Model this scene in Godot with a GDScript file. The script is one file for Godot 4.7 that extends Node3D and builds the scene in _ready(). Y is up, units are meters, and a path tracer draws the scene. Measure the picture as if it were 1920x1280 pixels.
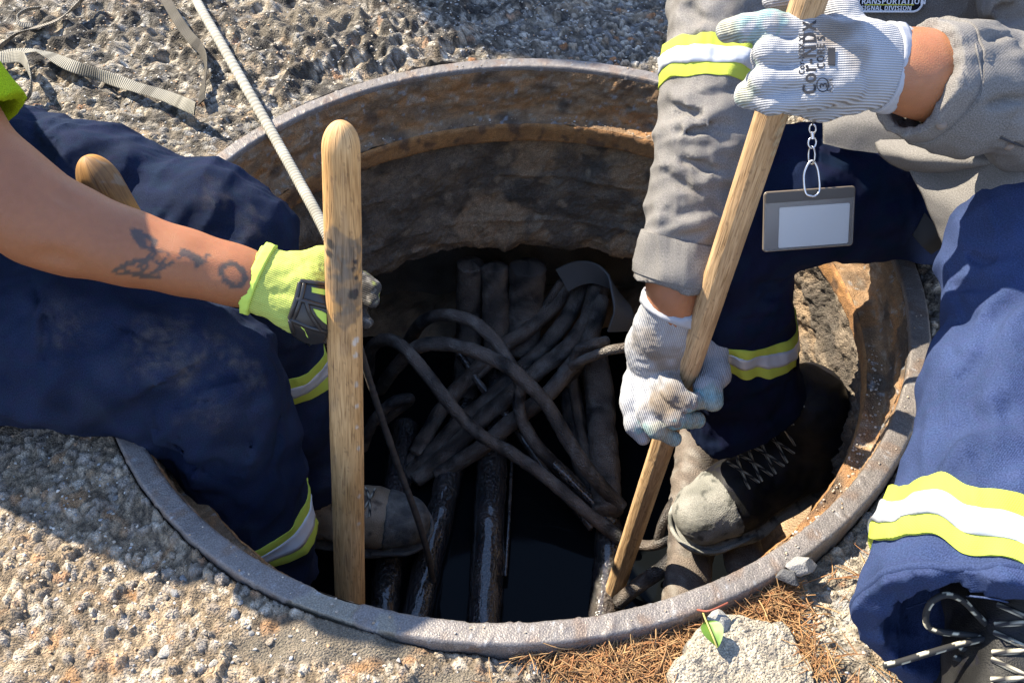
extends Node3D
# An open utility manhole with two seated workers reaching into it, seen from above in low sun-side light.

var M := {}            # materials
var names := {}
var rng := RandomNumberGenerator.new()
var n_lump := FastNoiseLite.new()
var n_mid := FastNoiseLite.new()
var n_fine := FastNoiseLite.new()
var n_cell_d := FastNoiseLite.new()
var n_cell_v := FastNoiseLite.new()
var n_chip_d := FastNoiseLite.new()
var n_chip_v := FastNoiseLite.new()
var n_fold := FastNoiseLite.new()

func _ready() -> void:
	# ---- camera, sky, sun, exposure
	var cam := Camera3D.new()
	cam.name = "camera"
	cam.transform = Transform3D(Basis(Vector3(0.99911, -0.02916, 0.03062), Vector3(0.04229, 0.68903, -0.7235), Vector3(0, 0.72415, 0.68964)).orthonormalized(), Vector3(-0.0044, 0.90374, 0.97467))
	cam.fov = 35.489
	cam.near = 0.02
	cam.far = 400.0
	add_child(cam)
	cam.current = true
	var env := Environment.new()
	env.background_mode = Environment.BG_SKY
	var sky_mat := ProceduralSkyMaterial.new()
	sky_mat.sky_top_color = Color(0.46, 0.58, 0.78)
	sky_mat.sky_horizon_color = Color(0.90, 0.92, 0.93)
	sky_mat.sky_curve = 0.18
	sky_mat.ground_bottom_color = Color(0.25, 0.23, 0.2)
	sky_mat.ground_horizon_color = Color(0.6, 0.6, 0.58)
	sky_mat.energy_multiplier = 0.9
	var sky := Sky.new()
	sky.sky_material = sky_mat
	env.sky = sky
	env.tonemap_mode = Environment.TONE_MAPPER_LINEAR
	env.tonemap_exposure = 2.95
	env.sdfgi_enabled = true
	env.ssao_enabled = true
	env.ssil_enabled = true
	var we := WorldEnvironment.new()
	we.name = "world_environment"
	we.environment = env
	add_child(we)
	var sun := DirectionalLight3D.new()
	sun.name = "sun"
	sun.light_energy = 1.6
	sun.light_color = Color(1.0, 0.95, 0.86)
	sun.light_angular_distance = 0.5
	sun.shadow_enabled = true
	add_child(sun)
	sun.look_at_from_position(Vector3.ZERO, Vector3(0.565, -0.731, 0.381), Vector3.UP)
	# ---- everything else
	rng.seed = 7
	set_noise(n_lump, 6.0, 1, 2)
	set_noise(n_mid, 22.0, 2, 2)
	set_noise(n_fine, 110.0, 3, 2)
	set_noise(n_fold, 16.0, 21, 2)
	n_fold.fractal_type = FastNoiseLite.FRACTAL_RIDGED
	set_cells(n_cell_d, 82.0, 5, FastNoiseLite.RETURN_DISTANCE2_SUB)
	set_cells(n_cell_v, 82.0, 5, FastNoiseLite.RETURN_CELL_VALUE)
	set_cells(n_chip_d, 190.0, 9, FastNoiseLite.RETURN_DISTANCE)
	set_cells(n_chip_v, 190.0, 9, FastNoiseLite.RETURN_CELL_VALUE)
	make_materials()
	build_ground()
	build_frame()
	build_chamber()
	build_cables()
	build_left_worker()
	build_right_worker()
	build_handles()
	build_straps()
	build_badge()
	build_litter()
	build_shade()

# ------------------------------------------------------------------ helpers: nodes
func set_noise(n: FastNoiseLite, f: float, sd: int, octaves: int) -> void:
	n.noise_type = FastNoiseLite.TYPE_SIMPLEX_SMOOTH
	n.frequency = f
	n.seed = sd
	n.fractal_type = FastNoiseLite.FRACTAL_FBM if octaves > 1 else FastNoiseLite.FRACTAL_NONE
	n.fractal_octaves = octaves

func set_cells(n: FastNoiseLite, f: float, sd: int, ret: int) -> void:
	n.noise_type = FastNoiseLite.TYPE_CELLULAR
	n.frequency = f
	n.seed = sd
	n.fractal_type = FastNoiseLite.FRACTAL_NONE
	n.cellular_return_type = ret
	n.cellular_jitter = 1.0

func numbered(called: String) -> String:
	var k: int = names.get(called, 0)
	names[called] = k + 1
	return called if k == 0 else "%s_%03d" % [called, k]

func tag(o: Node, label: String, category: String, group := "") -> void:
	o.set_meta("label", label)
	o.set_meta("category", category)
	if group:
		o.set_meta("group", group)

func thing(called: String, label: String, category: String, at := Vector3.ZERO, group := "") -> Node3D:
	var o := Node3D.new()
	o.name = numbered(called)
	o.position = at
	add_child(o)
	tag(o, label, category, group)
	return o

func obj(called: String, mesh: Mesh, mat: Material, parent: Node = null) -> MeshInstance3D:
	var o := MeshInstance3D.new()
	o.mesh = mesh
	o.material_override = mat
	if parent == null:
		o.name = numbered(called)
		add_child(o)
	else:
		o.name = called
		parent.add_child(o, true)
	return o

func part(called: String, mesh: Mesh, mat: Material, parent: Node3D) -> MeshInstance3D:
	# meshes are made in world coordinates; keep them there under a parent that stands at the thing's base
	var o := obj(called, mesh, mat, parent)
	var off := Vector3.ZERO
	var p: Node = parent
	while p is Node3D and p != self:
		off += (p as Node3D).position
		p = p.get_parent()
	o.position = -off
	return o

func struct(called: String, mesh: Mesh, mat: Material) -> MeshInstance3D:
	var o := obj(called, mesh, mat)
	o.set_meta("kind", "structure")
	return o

# ------------------------------------------------------------------ helpers: meshes
func commit(v: PackedVector3Array, n: PackedVector3Array, c: PackedColorArray, uv: PackedVector2Array, idx: PackedInt32Array) -> ArrayMesh:
	var arr := []
	arr.resize(Mesh.ARRAY_MAX)
	arr[Mesh.ARRAY_VERTEX] = v
	if n.size() == 0:
		n = smooth_normals(v, idx)
	arr[Mesh.ARRAY_NORMAL] = n
	if c.size():
		arr[Mesh.ARRAY_COLOR] = c
	if uv.size():
		arr[Mesh.ARRAY_TEX_UV] = uv
	arr[Mesh.ARRAY_INDEX] = idx
	var m := ArrayMesh.new()
	m.add_surface_from_arrays(Mesh.PRIMITIVE_TRIANGLES, arr)
	return m

func smooth_normals(v: PackedVector3Array, idx: PackedInt32Array) -> PackedVector3Array:
	var n := PackedVector3Array()
	n.resize(v.size())
	for i in range(0, idx.size(), 3):
		var a := idx[i]
		var b := idx[i + 1]
		var c := idx[i + 2]
		var f := (v[c] - v[a]).cross(v[b] - v[a])
		n[a] += f
		n[b] += f
		n[c] += f
	for i in n.size():
		n[i] = n[i].normalized()
	return n

# a grid of rows x cols points -> mesh; clockwise seen from the side that "flip" says
func grid_mesh(v: PackedVector3Array, rows: int, cols: int, wrap: bool, c := PackedColorArray(), uv := PackedVector2Array(), flip := false) -> ArrayMesh:
	var idx := PackedInt32Array()
	var last := cols if wrap else cols - 1
	idx.resize((rows - 1) * last * 6)
	var w := 0
	for r in rows - 1:
		for k in last:
			var k2 := (k + 1) % cols
			var a := r * cols + k
			var b := r * cols + k2
			var d := (r + 1) * cols + k
			var e := (r + 1) * cols + k2
			if flip:
				idx[w] = a; idx[w + 1] = b; idx[w + 2] = d
				idx[w + 3] = b; idx[w + 4] = e; idx[w + 5] = d
			else:
				idx[w] = a; idx[w + 1] = d; idx[w + 2] = b
				idx[w + 3] = b; idx[w + 4] = d; idx[w + 5] = e
			w += 6
	return commit(v, PackedVector3Array(), c, uv, idx)

func spline(pts: Array, per: int) -> PackedVector3Array:
	var out := PackedVector3Array()
	var n := pts.size()
	for i in n - 1:
		var p0: Vector3 = pts[maxi(i - 1, 0)]
		var p1: Vector3 = pts[i]
		var p2: Vector3 = pts[i + 1]
		var p3: Vector3 = pts[mini(i + 2, n - 1)]
		for k in per:
			out.append(p1.cubic_interpolate(p2, p0, p3, float(k) / per))
	out.append(pts[n - 1])
	return out

# a swept tube: radius may be a number or a Callable(t, angle, point) -> metres; colour Callable(t, angle, point) -> Color
func tube(path: PackedVector3Array, radius, sides: int, col = null, caps := true, squash := 1.0, up := Vector3.UP) -> ArrayMesh:
	var v := PackedVector3Array()
	var c := PackedColorArray()
	var uv := PackedVector2Array()
	var n := path.size()
	var nrm := up
	var len := 0.0
	var rows := 0
	for i in n:
		var t := (path[mini(i + 1, n - 1)] - path[maxi(i - 1, 0)]).normalized()
		nrm = (nrm - t * nrm.dot(t)).normalized()
		var bi := t.cross(nrm)
		if i > 0:
			len += path[i].distance_to(path[i - 1])
		var reps := 1
		if caps and (i == 0 or i == n - 1):
			reps = 4
		for rep in reps:
			var shrink := 1.0
			var push := 0.0
			var r0: float = radius if radius is float else 0.0
			if reps == 4:
				var s := float(rep) if i == 0 else 3.0 - rep
				shrink = [0.001, 0.6, 0.88, 1.0][int(s)]
				push = (1.0 - [0.0, 0.7, 0.93, 1.0][int(s)]) * -0.35
				push = [0.35, 0.24, 0.1, 0.0][int(s)] * (-1.0 if i == 0 else 1.0)
			for k in sides:
				var a := TAU * k / sides
				var rr: float = r0 if radius is float else radius.call(float(i) / (n - 1), a, path[i])
				v.append(path[i] + (nrm * cos(a) * squash + bi * sin(a)) * rr * shrink + t * push * rr)
				if col != null:
					c.append(col.call(float(i) / (n - 1), a, path[i]))
				uv.append(Vector2(float(k) / sides, len))
			rows += 1
	return grid_mesh(v, rows, sides, true, c, uv, false)

# a woven ribbon with thickness; sides = direction of its width at each point
func ribbon(path: PackedVector3Array, sides: PackedVector3Array, width: float, thick: float, col = null) -> ArrayMesh:
	var v := PackedVector3Array()
	var c := PackedColorArray()
	var uv := PackedVector2Array()
	var n := path.size()
	var len := 0.0
	var cs := [Vector2(-1, 0), Vector2(-0.9, 1), Vector2(-0.3, 1.15), Vector2(0.3, 1.15), Vector2(0.9, 1), Vector2(1, 0), Vector2(0.9, -1), Vector2(-0.9, -1)]
	for i in n:
		var t := (path[mini(i + 1, n - 1)] - path[maxi(i - 1, 0)]).normalized()
		var s := (sides[i] - t * sides[i].dot(t)).normalized()
		var up := s.cross(t)
		if i > 0:
			len += path[i].distance_to(path[i - 1])
		for q in cs:
			v.append(path[i] + s * q.x * width * 0.5 + up * q.y * thick * 0.5)
			uv.append(Vector2(q.x * 0.5 + 0.5, len))
			if col != null:
				c.append(col.call(float(i) / (n - 1), q.x, path[i]))
	return grid_mesh(v, n, cs.size(), true, c, uv, false)

func add_box(st: SurfaceTool, c: Vector3, s: Vector3, b := Basis()) -> void:
	var bm := BoxMesh.new()
	bm.size = s
	st.append_from(bm, 0, Transform3D(b, c))

# ------------------------------------------------------------------ helpers: blended solids
class Chain:
	var A := PackedVector3Array()
	var B := PackedVector3Array()
	var L := PackedFloat32Array()
	var R := PackedFloat32Array()
	var S := PackedFloat32Array()
	var k := 0.012
	var c := Vector3.ZERO
	var rad := 0.0
	var ax := Vector3.ZERO
	var fl := 1.0
	var cuts := []          # [point, outward normal, hollow depth, wall]
	func _init(js: Array, blend := 0.012, flat_axis := Vector3.ZERO, flat := 1.0) -> void:
		k = blend
		ax = flat_axis.normalized()
		fl = flat
		if js.size() == 1:
			js = [js[0], [js[0][0] + Vector3(0.0005, 0, 0), js[0][1]]]
		for i in js.size() - 1:
			var p: Vector3 = js[i][0]
			var q: Vector3 = js[i + 1][0]
			A.append(p)
			B.append(q - p)
			L.append(1.0 / maxf((q - p).length_squared(), 1e-9))
			R.append(js[i][1])
			S.append(js[i + 1][1] - js[i][1])
		for j in js:
			c += j[0]
		c /= js.size()
		for j in js:
			rad = maxf(rad, c.distance_to(j[0]) + j[1])
	func bone(p: Vector3, i: int) -> float:
		var q := p - A[i]
		var t := clampf(q.dot(B[i]) * L[i], 0.0, 1.0)
		q -= B[i] * t
		if fl != 1.0:
			q += ax * (q.dot(ax) * (fl - 1.0))
		return q.length() - (R[i] + S[i] * t)
	func d(p: Vector3, which: PackedInt32Array) -> float:
		var best := 1000.0
		for i in which:
			var q := p - A[i]
			var t := clampf(q.dot(B[i]) * L[i], 0.0, 1.0)
			q -= B[i] * t
			if fl != 1.0:
				q += ax * (q.dot(ax) * (fl - 1.0))
			var e := q.length() - (R[i] + S[i] * t)
			var h := maxf(k - absf(best - e), 0.0)
			best = minf(best, e) - h * h * 0.25 / k
		for cut in cuts:
			var pl: float = (p - cut[0]).dot(cut[1])
			var body := best
			best = maxf(best, pl)
			if cut[2] > 0.0:
				best = maxf(best, -maxf(body + cut[3], -(pl + cut[2])))
		return best

class Field:
	var chains: Array[Chain] = []
	var blend := 0.02
	var ca := PackedVector3Array()
	var cb := PackedVector3Array()
	var cl := PackedFloat32Array()
	var cr := PackedFloat32Array()
	var cd := PackedFloat32Array()
	var ci := PackedInt32Array()
	var cw := PackedFloat32Array()
	var cv := PackedFloat32Array()
	var count := 0
	var noises := []        # [FastNoiseLite, amount, scale, basis]
	func add(js: Array, k := 0.012, ax := Vector3.ZERO, fl := 1.0) -> Chain:
		var ch := Chain.new(js, k, ax, fl)
		chains.append(ch)
		return ch
	# which chains, bones and creases matter within each 4 cm cell, found when it is first needed
	const CELL := 0.04
	const DIAG := 0.036
	var near := {}
	func local(p: Vector3) -> Array:
		var key := Vector3i((p / CELL).floor())
		var got = near.get(key)
		if got != null:
			return got
		var c := (Vector3(key) + Vector3.ONE * 0.5) * CELL
		var ds := []
		var least := 1000.0
		for ch in chains:
			var best := 1000.0
			for i in ch.A.size():
				best = minf(best, ch.bone(c, i))
			ds.append(best)
			if ch.cuts.is_empty():
				least = minf(least, best)
		var list := []
		for n in chains.size():
			var ch := chains[n]
			if ds[n] > least + blend + DIAG * (1.0 + ch.fl):
				continue
			var which := PackedInt32Array()
			for i in ch.A.size():
				if ch.bone(c, i) < ds[n] + ch.k + DIAG * (1.0 + ch.fl):
					which.append(i)
			list.append([ch, which])
		var cs := PackedInt32Array()
		for i in ca.size():
			var q := c - ca[i]
			var t := clampf(q.dot(cb[i]) * cl[i], 0.0, 1.0)
			if (q - cb[i] * t).length() < 2.24 / sqrt(cr[i]) + DIAG:
				cs.append(i)
		got = [list, cs]
		near[key] = got
		return got
	func raw(p: Vector3) -> float:
		var dd := 1000.0
		for e2 in local(p)[0]:
			var e: float = (e2[0] as Chain).d(p, e2[1])
			var h := maxf(blend - absf(dd - e), 0.0)
			dd = minf(dd, e) - h * h * 0.25 / blend
		return dd
	func at(p: Vector3) -> float:
		var dd := 1000.0
		var loc := local(p)
		for e2 in loc[0]:
			var e: float = (e2[0] as Chain).d(p, e2[1])
			var h := maxf(blend - absf(dd - e), 0.0)
			dd = minf(dd, e) - h * h * 0.25 / blend
		if dd > 0.03 or dd < -0.03:
			return dd
		var cs: PackedInt32Array = loc[1]
		var id := -1
		var low := 9.0
		var most := 0.0
		for i in cs:
			var q := p - ca[i]
			var t := clampf(q.dot(cb[i]) * cl[i], 0.0, 1.0)
			q -= cb[i] * t
			var x := q.length_squared() * cr[i]
			if ci[i] != id:
				if low < 5.0:
					dd += most * exp(-low) * (1.0 - 0.7 * low)
				id = ci[i]
				low = 9.0
			if x < low:
				low = x
				most = cd[i] * lerpf(cw[i], cv[i], t)
		if low < 5.0:
			dd += most * exp(-low) * (1.0 - 0.7 * low)
		for nz in noises:
			dd += nz[1] * (nz[0] as FastNoiseLite).get_noise_3dv((nz[3] as Basis) * p)
		return dd
	func grad(p: Vector3, e := 0.002) -> Vector3:
		return Vector3(raw(p + Vector3(e, 0, 0)) - raw(p - Vector3(e, 0, 0)), raw(p + Vector3(0, e, 0)) - raw(p - Vector3(0, e, 0)), raw(p + Vector3(0, 0, e)) - raw(p - Vector3(0, 0, e))).normalized()
	func snap(p: Vector3) -> Vector3:
		for i in 6:
			p -= grad(p) * raw(p) * 0.8
		return p
	# the first point of the surface met from "from" along "dir"
	func hit(from: Vector3, dir: Vector3, most := 3.0, off := 0.0) -> Vector3:
		var t := 0.0
		for i in 90:
			var dd := at(from + dir * t) - off
			t += maxf(dd, 0.0) * 0.7 + 0.0001
			if dd < 0.0003 or t > most:
				break
		return from + dir * t
	func crease(list: Array, eye := Vector3.INF) -> void:
		var found := []
		for q in list:
			var line := [q[0], q[1]]
			if eye != Vector3.INF:
				line = []
				var sag: Vector3 = (q[1] - q[0]).cross(eye - q[0]).normalized() * (q[1] - q[0]).length() * 0.09 * (1.0 if (count + found.size()) % 2 == 0 else -1.0)
				for k in 6:
					line.append(look(eye, q[0].lerp(q[1], k / 5.0) + sag * sin(PI * k / 5.0)))
			found.append([line, q[2], q[3]])
		near = {}
		for f in found:
			var line: Array = f[0]
			var n := line.size() - 1
			for k in n:
				var a: Vector3 = line[k]
				var b: Vector3 = line[k + 1]
				var t0 := float(k) / n
				var t1 := float(k + 1) / n
				ca.append(a)
				cb.append(b - a)
				cl.append(1.0 / maxf((b - a).length_squared(), 1e-9))
				cr.append(1.0 / (f[1] * f[1]))
				cd.append(f[2])
				ci.append(count)
				cw.append(0.2 + 3.2 * t0 * (1.0 - t0))
				cv.append(0.2 + 3.2 * t1 * (1.0 - t1))
			count += 1
	func look(eye: Vector3, p: Vector3) -> Vector3:
		# the spot of the surface that lies on the line from eye to p
		var dir := (p - eye).normalized()
		var t := 0.3
		for i in 120:
			var dd := raw(eye + dir * t)
			t += maxf(dd * 0.8, 0.0002)
			if dd < 0.001:
				return eye + dir * t
			if t > 3.0:
				break
		return snap(p)

const CORNER := [Vector3i(0, 0, 0), Vector3i(1, 0, 0), Vector3i(0, 1, 0), Vector3i(1, 1, 0), Vector3i(0, 0, 1), Vector3i(1, 0, 1), Vector3i(0, 1, 1), Vector3i(1, 1, 1)]
const EDGES := [0, 1, 2, 3, 4, 5, 6, 7, 0, 2, 1, 3, 4, 6, 5, 7, 0, 4, 1, 5, 2, 6, 3, 7]
const SIX := [Vector3i(1, 0, 0), Vector3i(-1, 0, 0), Vector3i(0, 1, 0), Vector3i(0, -1, 0), Vector3i(0, 0, 1), Vector3i(0, 0, -1)]

# surface nets over the cells that the surface crosses, found by spreading from one seed on each chain
func net(f: Field, cell: float, col = null, uvf = null) -> ArrayMesh:
	var vals := {}
	var where := {}
	var todo: Array[Vector3i] = []
	var done := {}
	for ch in f.chains:
		for s in ch.A.size():
			for pick in 6:
				var dir: Vector3 = [Vector3(0.1, 1, 0.2), Vector3(0.9, 0.1, -0.2), Vector3(-0.3, 0.2, 1)][pick % 3]
				var p := ch.A[s] + ch.B[s] * (0.5 if pick < 3 else 0.02)
				if f.at(p) > 0.0:
					continue
				for i in 400:
					p += dir.normalized() * cell * 0.7
					if f.at(p) > 0.0:
						break
				var q := Vector3i((p / cell).floor())
				for o in CORNER:
					todo.append(q - o)
	var v := PackedVector3Array()
	var nn := PackedVector3Array()
	var cells: Array[Vector3i] = []
	var val := PackedFloat32Array()
	val.resize(8)
	while todo.size():
		var q: Vector3i = todo.pop_back()
		if done.has(q):
			continue
		done[q] = true
		var inside := 0
		for i in 8:
			var g: Vector3i = q + CORNER[i]
			var got = vals.get(g)
			if got == null:
				got = f.at(Vector3(g) * cell)
				vals[g] = got
			val[i] = got
			if got < 0.0:
				inside += 1
		if inside == 0 or inside == 8:
			continue
		var sum := Vector3.ZERO
		var cnt := 0
		for e in 12:
			var a: int = EDGES[e * 2]
			var b: int = EDGES[e * 2 + 1]
			var fa := val[a]
			var fb := val[b]
			if (fa < 0.0) != (fb < 0.0):
				var t := fa / (fa - fb)
				sum += Vector3(CORNER[a]).lerp(Vector3(CORNER[b]), t)
				cnt += 1
		where[q] = v.size()
		cells.append(q)
		v.append((Vector3(q) + sum / cnt) * cell)
		nn.append(Vector3(val[1] + val[3] + val[5] + val[7] - val[0] - val[2] - val[4] - val[6], val[2] + val[3] + val[6] + val[7] - val[0] - val[1] - val[4] - val[5], val[4] + val[5] + val[6] + val[7] - val[0] - val[1] - val[2] - val[3]).normalized())
		for s in SIX:
			if not done.has(q + s):
				todo.append(q + s)
	var idx := PackedInt32Array()
	for q in cells:
		var s0: bool = vals[q] < 0.0
		for axis in 3:
			var g := q
			g[axis] += 1
			var other = vals.get(g)
			if other == null:
				continue
			var s1: bool = other < 0.0
			if s0 == s1:
				continue
			var o1 := Vector3i.ZERO
			var o2 := Vector3i.ZERO
			o1[(axis + 1) % 3] = -1
			o2[(axis + 2) % 3] = -1
			var b = where.get(q + o1)
			var c = where.get(q + o1 + o2)
			var d = where.get(q + o2)
			if b == null or c == null or d == null:
				continue
			var a: int = where[q]
			if s0:
				idx.append_array([a, c, b, a, d, c])
			else:
				idx.append_array([a, b, c, a, c, d])
	var cols := PackedColorArray()
	if col != null:
		cols.resize(v.size())
		for i in v.size():
			cols[i] = col.call(v[i], nn[i])
	var uvs := PackedVector2Array()
	if uvf != null:
		uvs.resize(v.size())
		for i in v.size():
			uvs[i] = uvf.call(v[i], nn[i])
	return commit(v, nn, cols, uvs, idx)

# a band of cloth laid round a limb: found by looking in from outside, all round the axis
func band(f: Field, c: Vector3, axis: Vector3, half: float, lift: float, reach: float, wave := 0.0, tilt := Vector3.ZERO, sides := 120, shift := 0.0) -> ArrayMesh:
	axis = axis.normalized()
	var x := axis.cross(Vector3(0.31, 0.77, 0.55)).normalized()
	var y := axis.cross(x)
	var v := PackedVector3Array()
	var uv := PackedVector2Array()
	var rows := [-1.0, -1.0, -0.5, 0.0, 0.5, 1.0, 1.0]
	for r in rows.size():
		for k in sides:
			var a := TAU * k / sides
			var dir := x * cos(a) + y * sin(a)
			var along: float = rows[r] * half + shift + wave * n_mid.get_noise_2d(cos(a) * 0.06, sin(a) * 0.06) + dir.dot(tilt)
			var from := c + axis * along + dir * reach
			var p := f.hit(from, -dir, reach, lift if (r > 0 and r < 6) else -0.001)
			v.append(p)
			uv.append(Vector2(float(k) / sides * 12.0, rows[r] * 0.5 + 0.5))
	return grid_mesh(v, rows.size(), sides, true, PackedColorArray(), uv, false)

func spots(p: Vector3, list: Array, base: Color, to: Color) -> Color:
	var out := base
	for s in list:
		var x: float = p.distance_to(s[0]) / s[1]
		if x < 1.6:
			var w: float = s[2] * smoothstep(1.25, 0.2, x + 0.55 * n_mid.get_noise_3dv(p * 1.7))
			out = out.lerp(to, clampf(w, 0.0, 1.0))
	return out

# the same with crisp outlines: smears of paint, ink and mud
func marks(p: Vector3, list: Array, base: Color, to: Color) -> Color:
	var out := base
	for s in list:
		var x: float = p.distance_to(s[0]) / s[1]
		if x < 1.7:
			var w: float = s[2] * smoothstep(1.0, 0.72, x + 0.5 * n_mid.get_noise_3dv(p * 2.6) + 0.3 * n_fine.get_noise_3dv(p * 0.8))
			out = out.lerp(to, clampf(w, 0.0, 1.0))
	return out

# ------------------------------------------------------------------ the ground
const RIM := 0.5
func blob(x: float, z: float, cx: float, cz: float, rx: float, rz: float) -> float:
	var dx := (x - cx) / rx
	var dz := (z - cz) / rz
	return smoothstep(1.15, 0.75, sqrt(dx * dx + dz * dz) + 0.35 * n_lump.get_noise_2d(x * 2.0, z * 2.0) + 0.2 * n_mid.get_noise_2d(x, z))

# how high the ground lies, and what it is made of there
func ground_at(x: float, z: float, out_color: bool) -> Array:
	var r := sqrt(x * x + z * z)
	var ang := atan2(z, x)
	var lump := n_lump.get_noise_2d(x, z)
	var mid := n_mid.get_noise_2d(x, z)
	var tar := blob(x, z, -0.42, -0.72, 0.55, 0.34)                       # lumpy tarred ground behind the ring
	var heap := blob(x, z, -0.24, -0.56, 0.22, 0.10)
	var cement := blob(x, z, 0.42, 0.42, 0.34, 0.3)
	var mud := blob(x, z, -0.19, 0.485, 0.10, 0.022) + blob(x, z, -0.075, 0.53, 0.06, 0.015) + 0.9 * blob(x, z, -0.33, -0.63, 0.10, 0.05) + blob(x, z, -0.17, 0.43, 0.05, 0.012)
	mud = clampf(mud, 0.0, 1.0)
	var bare := smoothstep(0.15, 0.45, n_lump.get_noise_2d(x * 1.6 + 9.0, z * 1.6 - 4.0))
	var pitch := clampf(tar * smoothstep(-0.05, 0.25, n_lump.get_noise_2d(x * 2.6 + 4.0, z * 2.6) + 0.5 * mid), 0.0, 1.0)
	var stone_amount := clampf(1.0 - mud - bare * 0.35 - 0.75 * pitch, 0.0, 1.0)
	# loose aggregate of two sizes
	var wx := x + 0.0025 * n_fine.get_noise_2d(x, z)
	var wz := z + 0.0025 * n_fine.get_noise_2d(x + 3.0, z - 5.0)
	var f1 := n_cell_d.get_noise_2d(wx, wz) + 1.0                             # 0 at the joint, up to 1 in the stone
	var cv := n_cell_v.get_noise_2d(wx, wz) * 0.5 + 0.5
	var f2 := n_chip_d.get_noise_2d(wx, wz) + 1.0
	var cv2 := n_chip_v.get_noise_2d(wx, wz) * 0.5 + 0.5
	var here := smoothstep(0.16, 0.26, fmod(cv * 7.31, 1.0)) * stone_amount
	var dome := smoothstep(0.05, 0.34, f1) * here
	var lift := fmod(cv * 13.7, 1.0)
	var tilt := (n_fine.get_noise_2d(x * 0.35 + cv * 40.0, z * 0.35)) * 0.0025
	var h := -0.010 + lump * 0.008 + mid * 0.006 + dome * (0.0022 + 0.0058 * lift + tilt) * (1.0 - 0.55 * tar) + (1.0 - f2) * 0.0032 * (1.0 - mud) * (1.0 - 0.75 * dome)
	h += tar * (mid * 0.009 + 0.005) + pitch * (0.003 * n_fine.get_noise_2d(x * 0.5, z * 0.5) + 0.003) + heap * (0.014 + 0.006 * mid + 0.002 * n_fine.get_noise_2d(x * 0.6, z * 0.6)) + mud * 0.004
	# the ground has sunk away from the ring on the near right side, where needles gather
	var sunk := smoothstep(0.62, 0.51, r) * smoothstep(0.15, 0.5, ang) * smoothstep(1.9, 1.4, ang)
	h -= 0.02 * sunk
	# elsewhere it meets the ring
	h = lerpf(h, minf(h, -0.003), smoothstep(0.535, 0.505, r) * (1.0 - heap))
	if not out_color:
		return [h]
	var warm := blob(x, z, -0.45, 0.45, 0.5, 0.34)
	var mortar := Color(0.125, 0.11, 0.09).lerp(Color(0.21, 0.165, 0.115), warm).lerp(Color(0.10, 0.088, 0.07), tar * (0.5 + 0.9 * mid)).lerp(Color(0.30, 0.27, 0.225), cement)
	mortar = mortar.lerp(Color(0.30, 0.235, 0.165), smoothstep(0.1, 0.5, n_lump.get_noise_2d(x * 1.3 - 7.0, z * 1.3 + 2.0)) * 0.7)
	mortar = mortar.lerp(Color(0.028, 0.026, 0.025), smoothstep(0.12, 0.42, n_mid.get_noise_2d(x * 0.55 + 3.0, z * 0.55)) * (0.35 + 0.6 * tar))
	mortar = mortar.lerp(Color(0.034, 0.031, 0.028), 0.85 * pitch).lerp(Color(0.36, 0.33, 0.28), 0.7 * tar * smoothstep(0.1, 0.4, n_lump.get_noise_2d(x * 3.1 - 11.0, z * 3.1) - pitch))
	var pick := fmod(cv * 5.17, 1.0)
	var stone: Color
	if pick < 0.30:
		stone = Color(0.275, 0.28, 0.29)
	elif pick < 0.52:
		stone = Color(0.43, 0.38, 0.31)
	elif pick < 0.66:
		stone = Color(0.12, 0.12, 0.13)
	elif pick < 0.86:
		stone = Color(0.60, 0.57, 0.51)
	elif pick < 0.96:
		stone = Color(0.40, 0.29, 0.19)
	else:
		stone = Color(0.42, 0.19, 0.075)
	stone = stone.lerp(Color(0.42, 0.34, 0.25), 0.35 * warm)
	stone = stone.lerp(Color(0.50, 0.47, 0.41), 0.35 * tar)
	stone = stone.lerp(mortar, 0.08 + 0.45 * smoothstep(0.0, 0.5, n_mid.get_noise_2d(x * 2.0, z * 2.0 + 4.0)))
	var c := mortar * (0.45 + 1.1 * cv2) * (0.55 + 0.45 * smoothstep(0.1, 0.7, 1.0 - f2))
	c = c.lerp(stone * (0.75 + 0.5 * cv2), dome * 0.95)
	var rust := smoothstep(0.36, 0.55, n_mid.get_noise_2d(x * 0.8 + 20.0, z * 0.8)) * warm
	c = c.lerp(Color(0.40, 0.21, 0.085), rust * 0.5)
	c = c.lerp(Color(0.175, 0.155, 0.125) * (0.9 + 0.3 * mid), mud * 0.9)
	var grit := n_fine.get_noise_2d(x * 2.2, z * 2.2)
	c *= 1.0 + 0.35 * grit
	c = c * Color(1.36, 1.30, 1.20)
	c.a = 1.0
	return [h, c]

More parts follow.
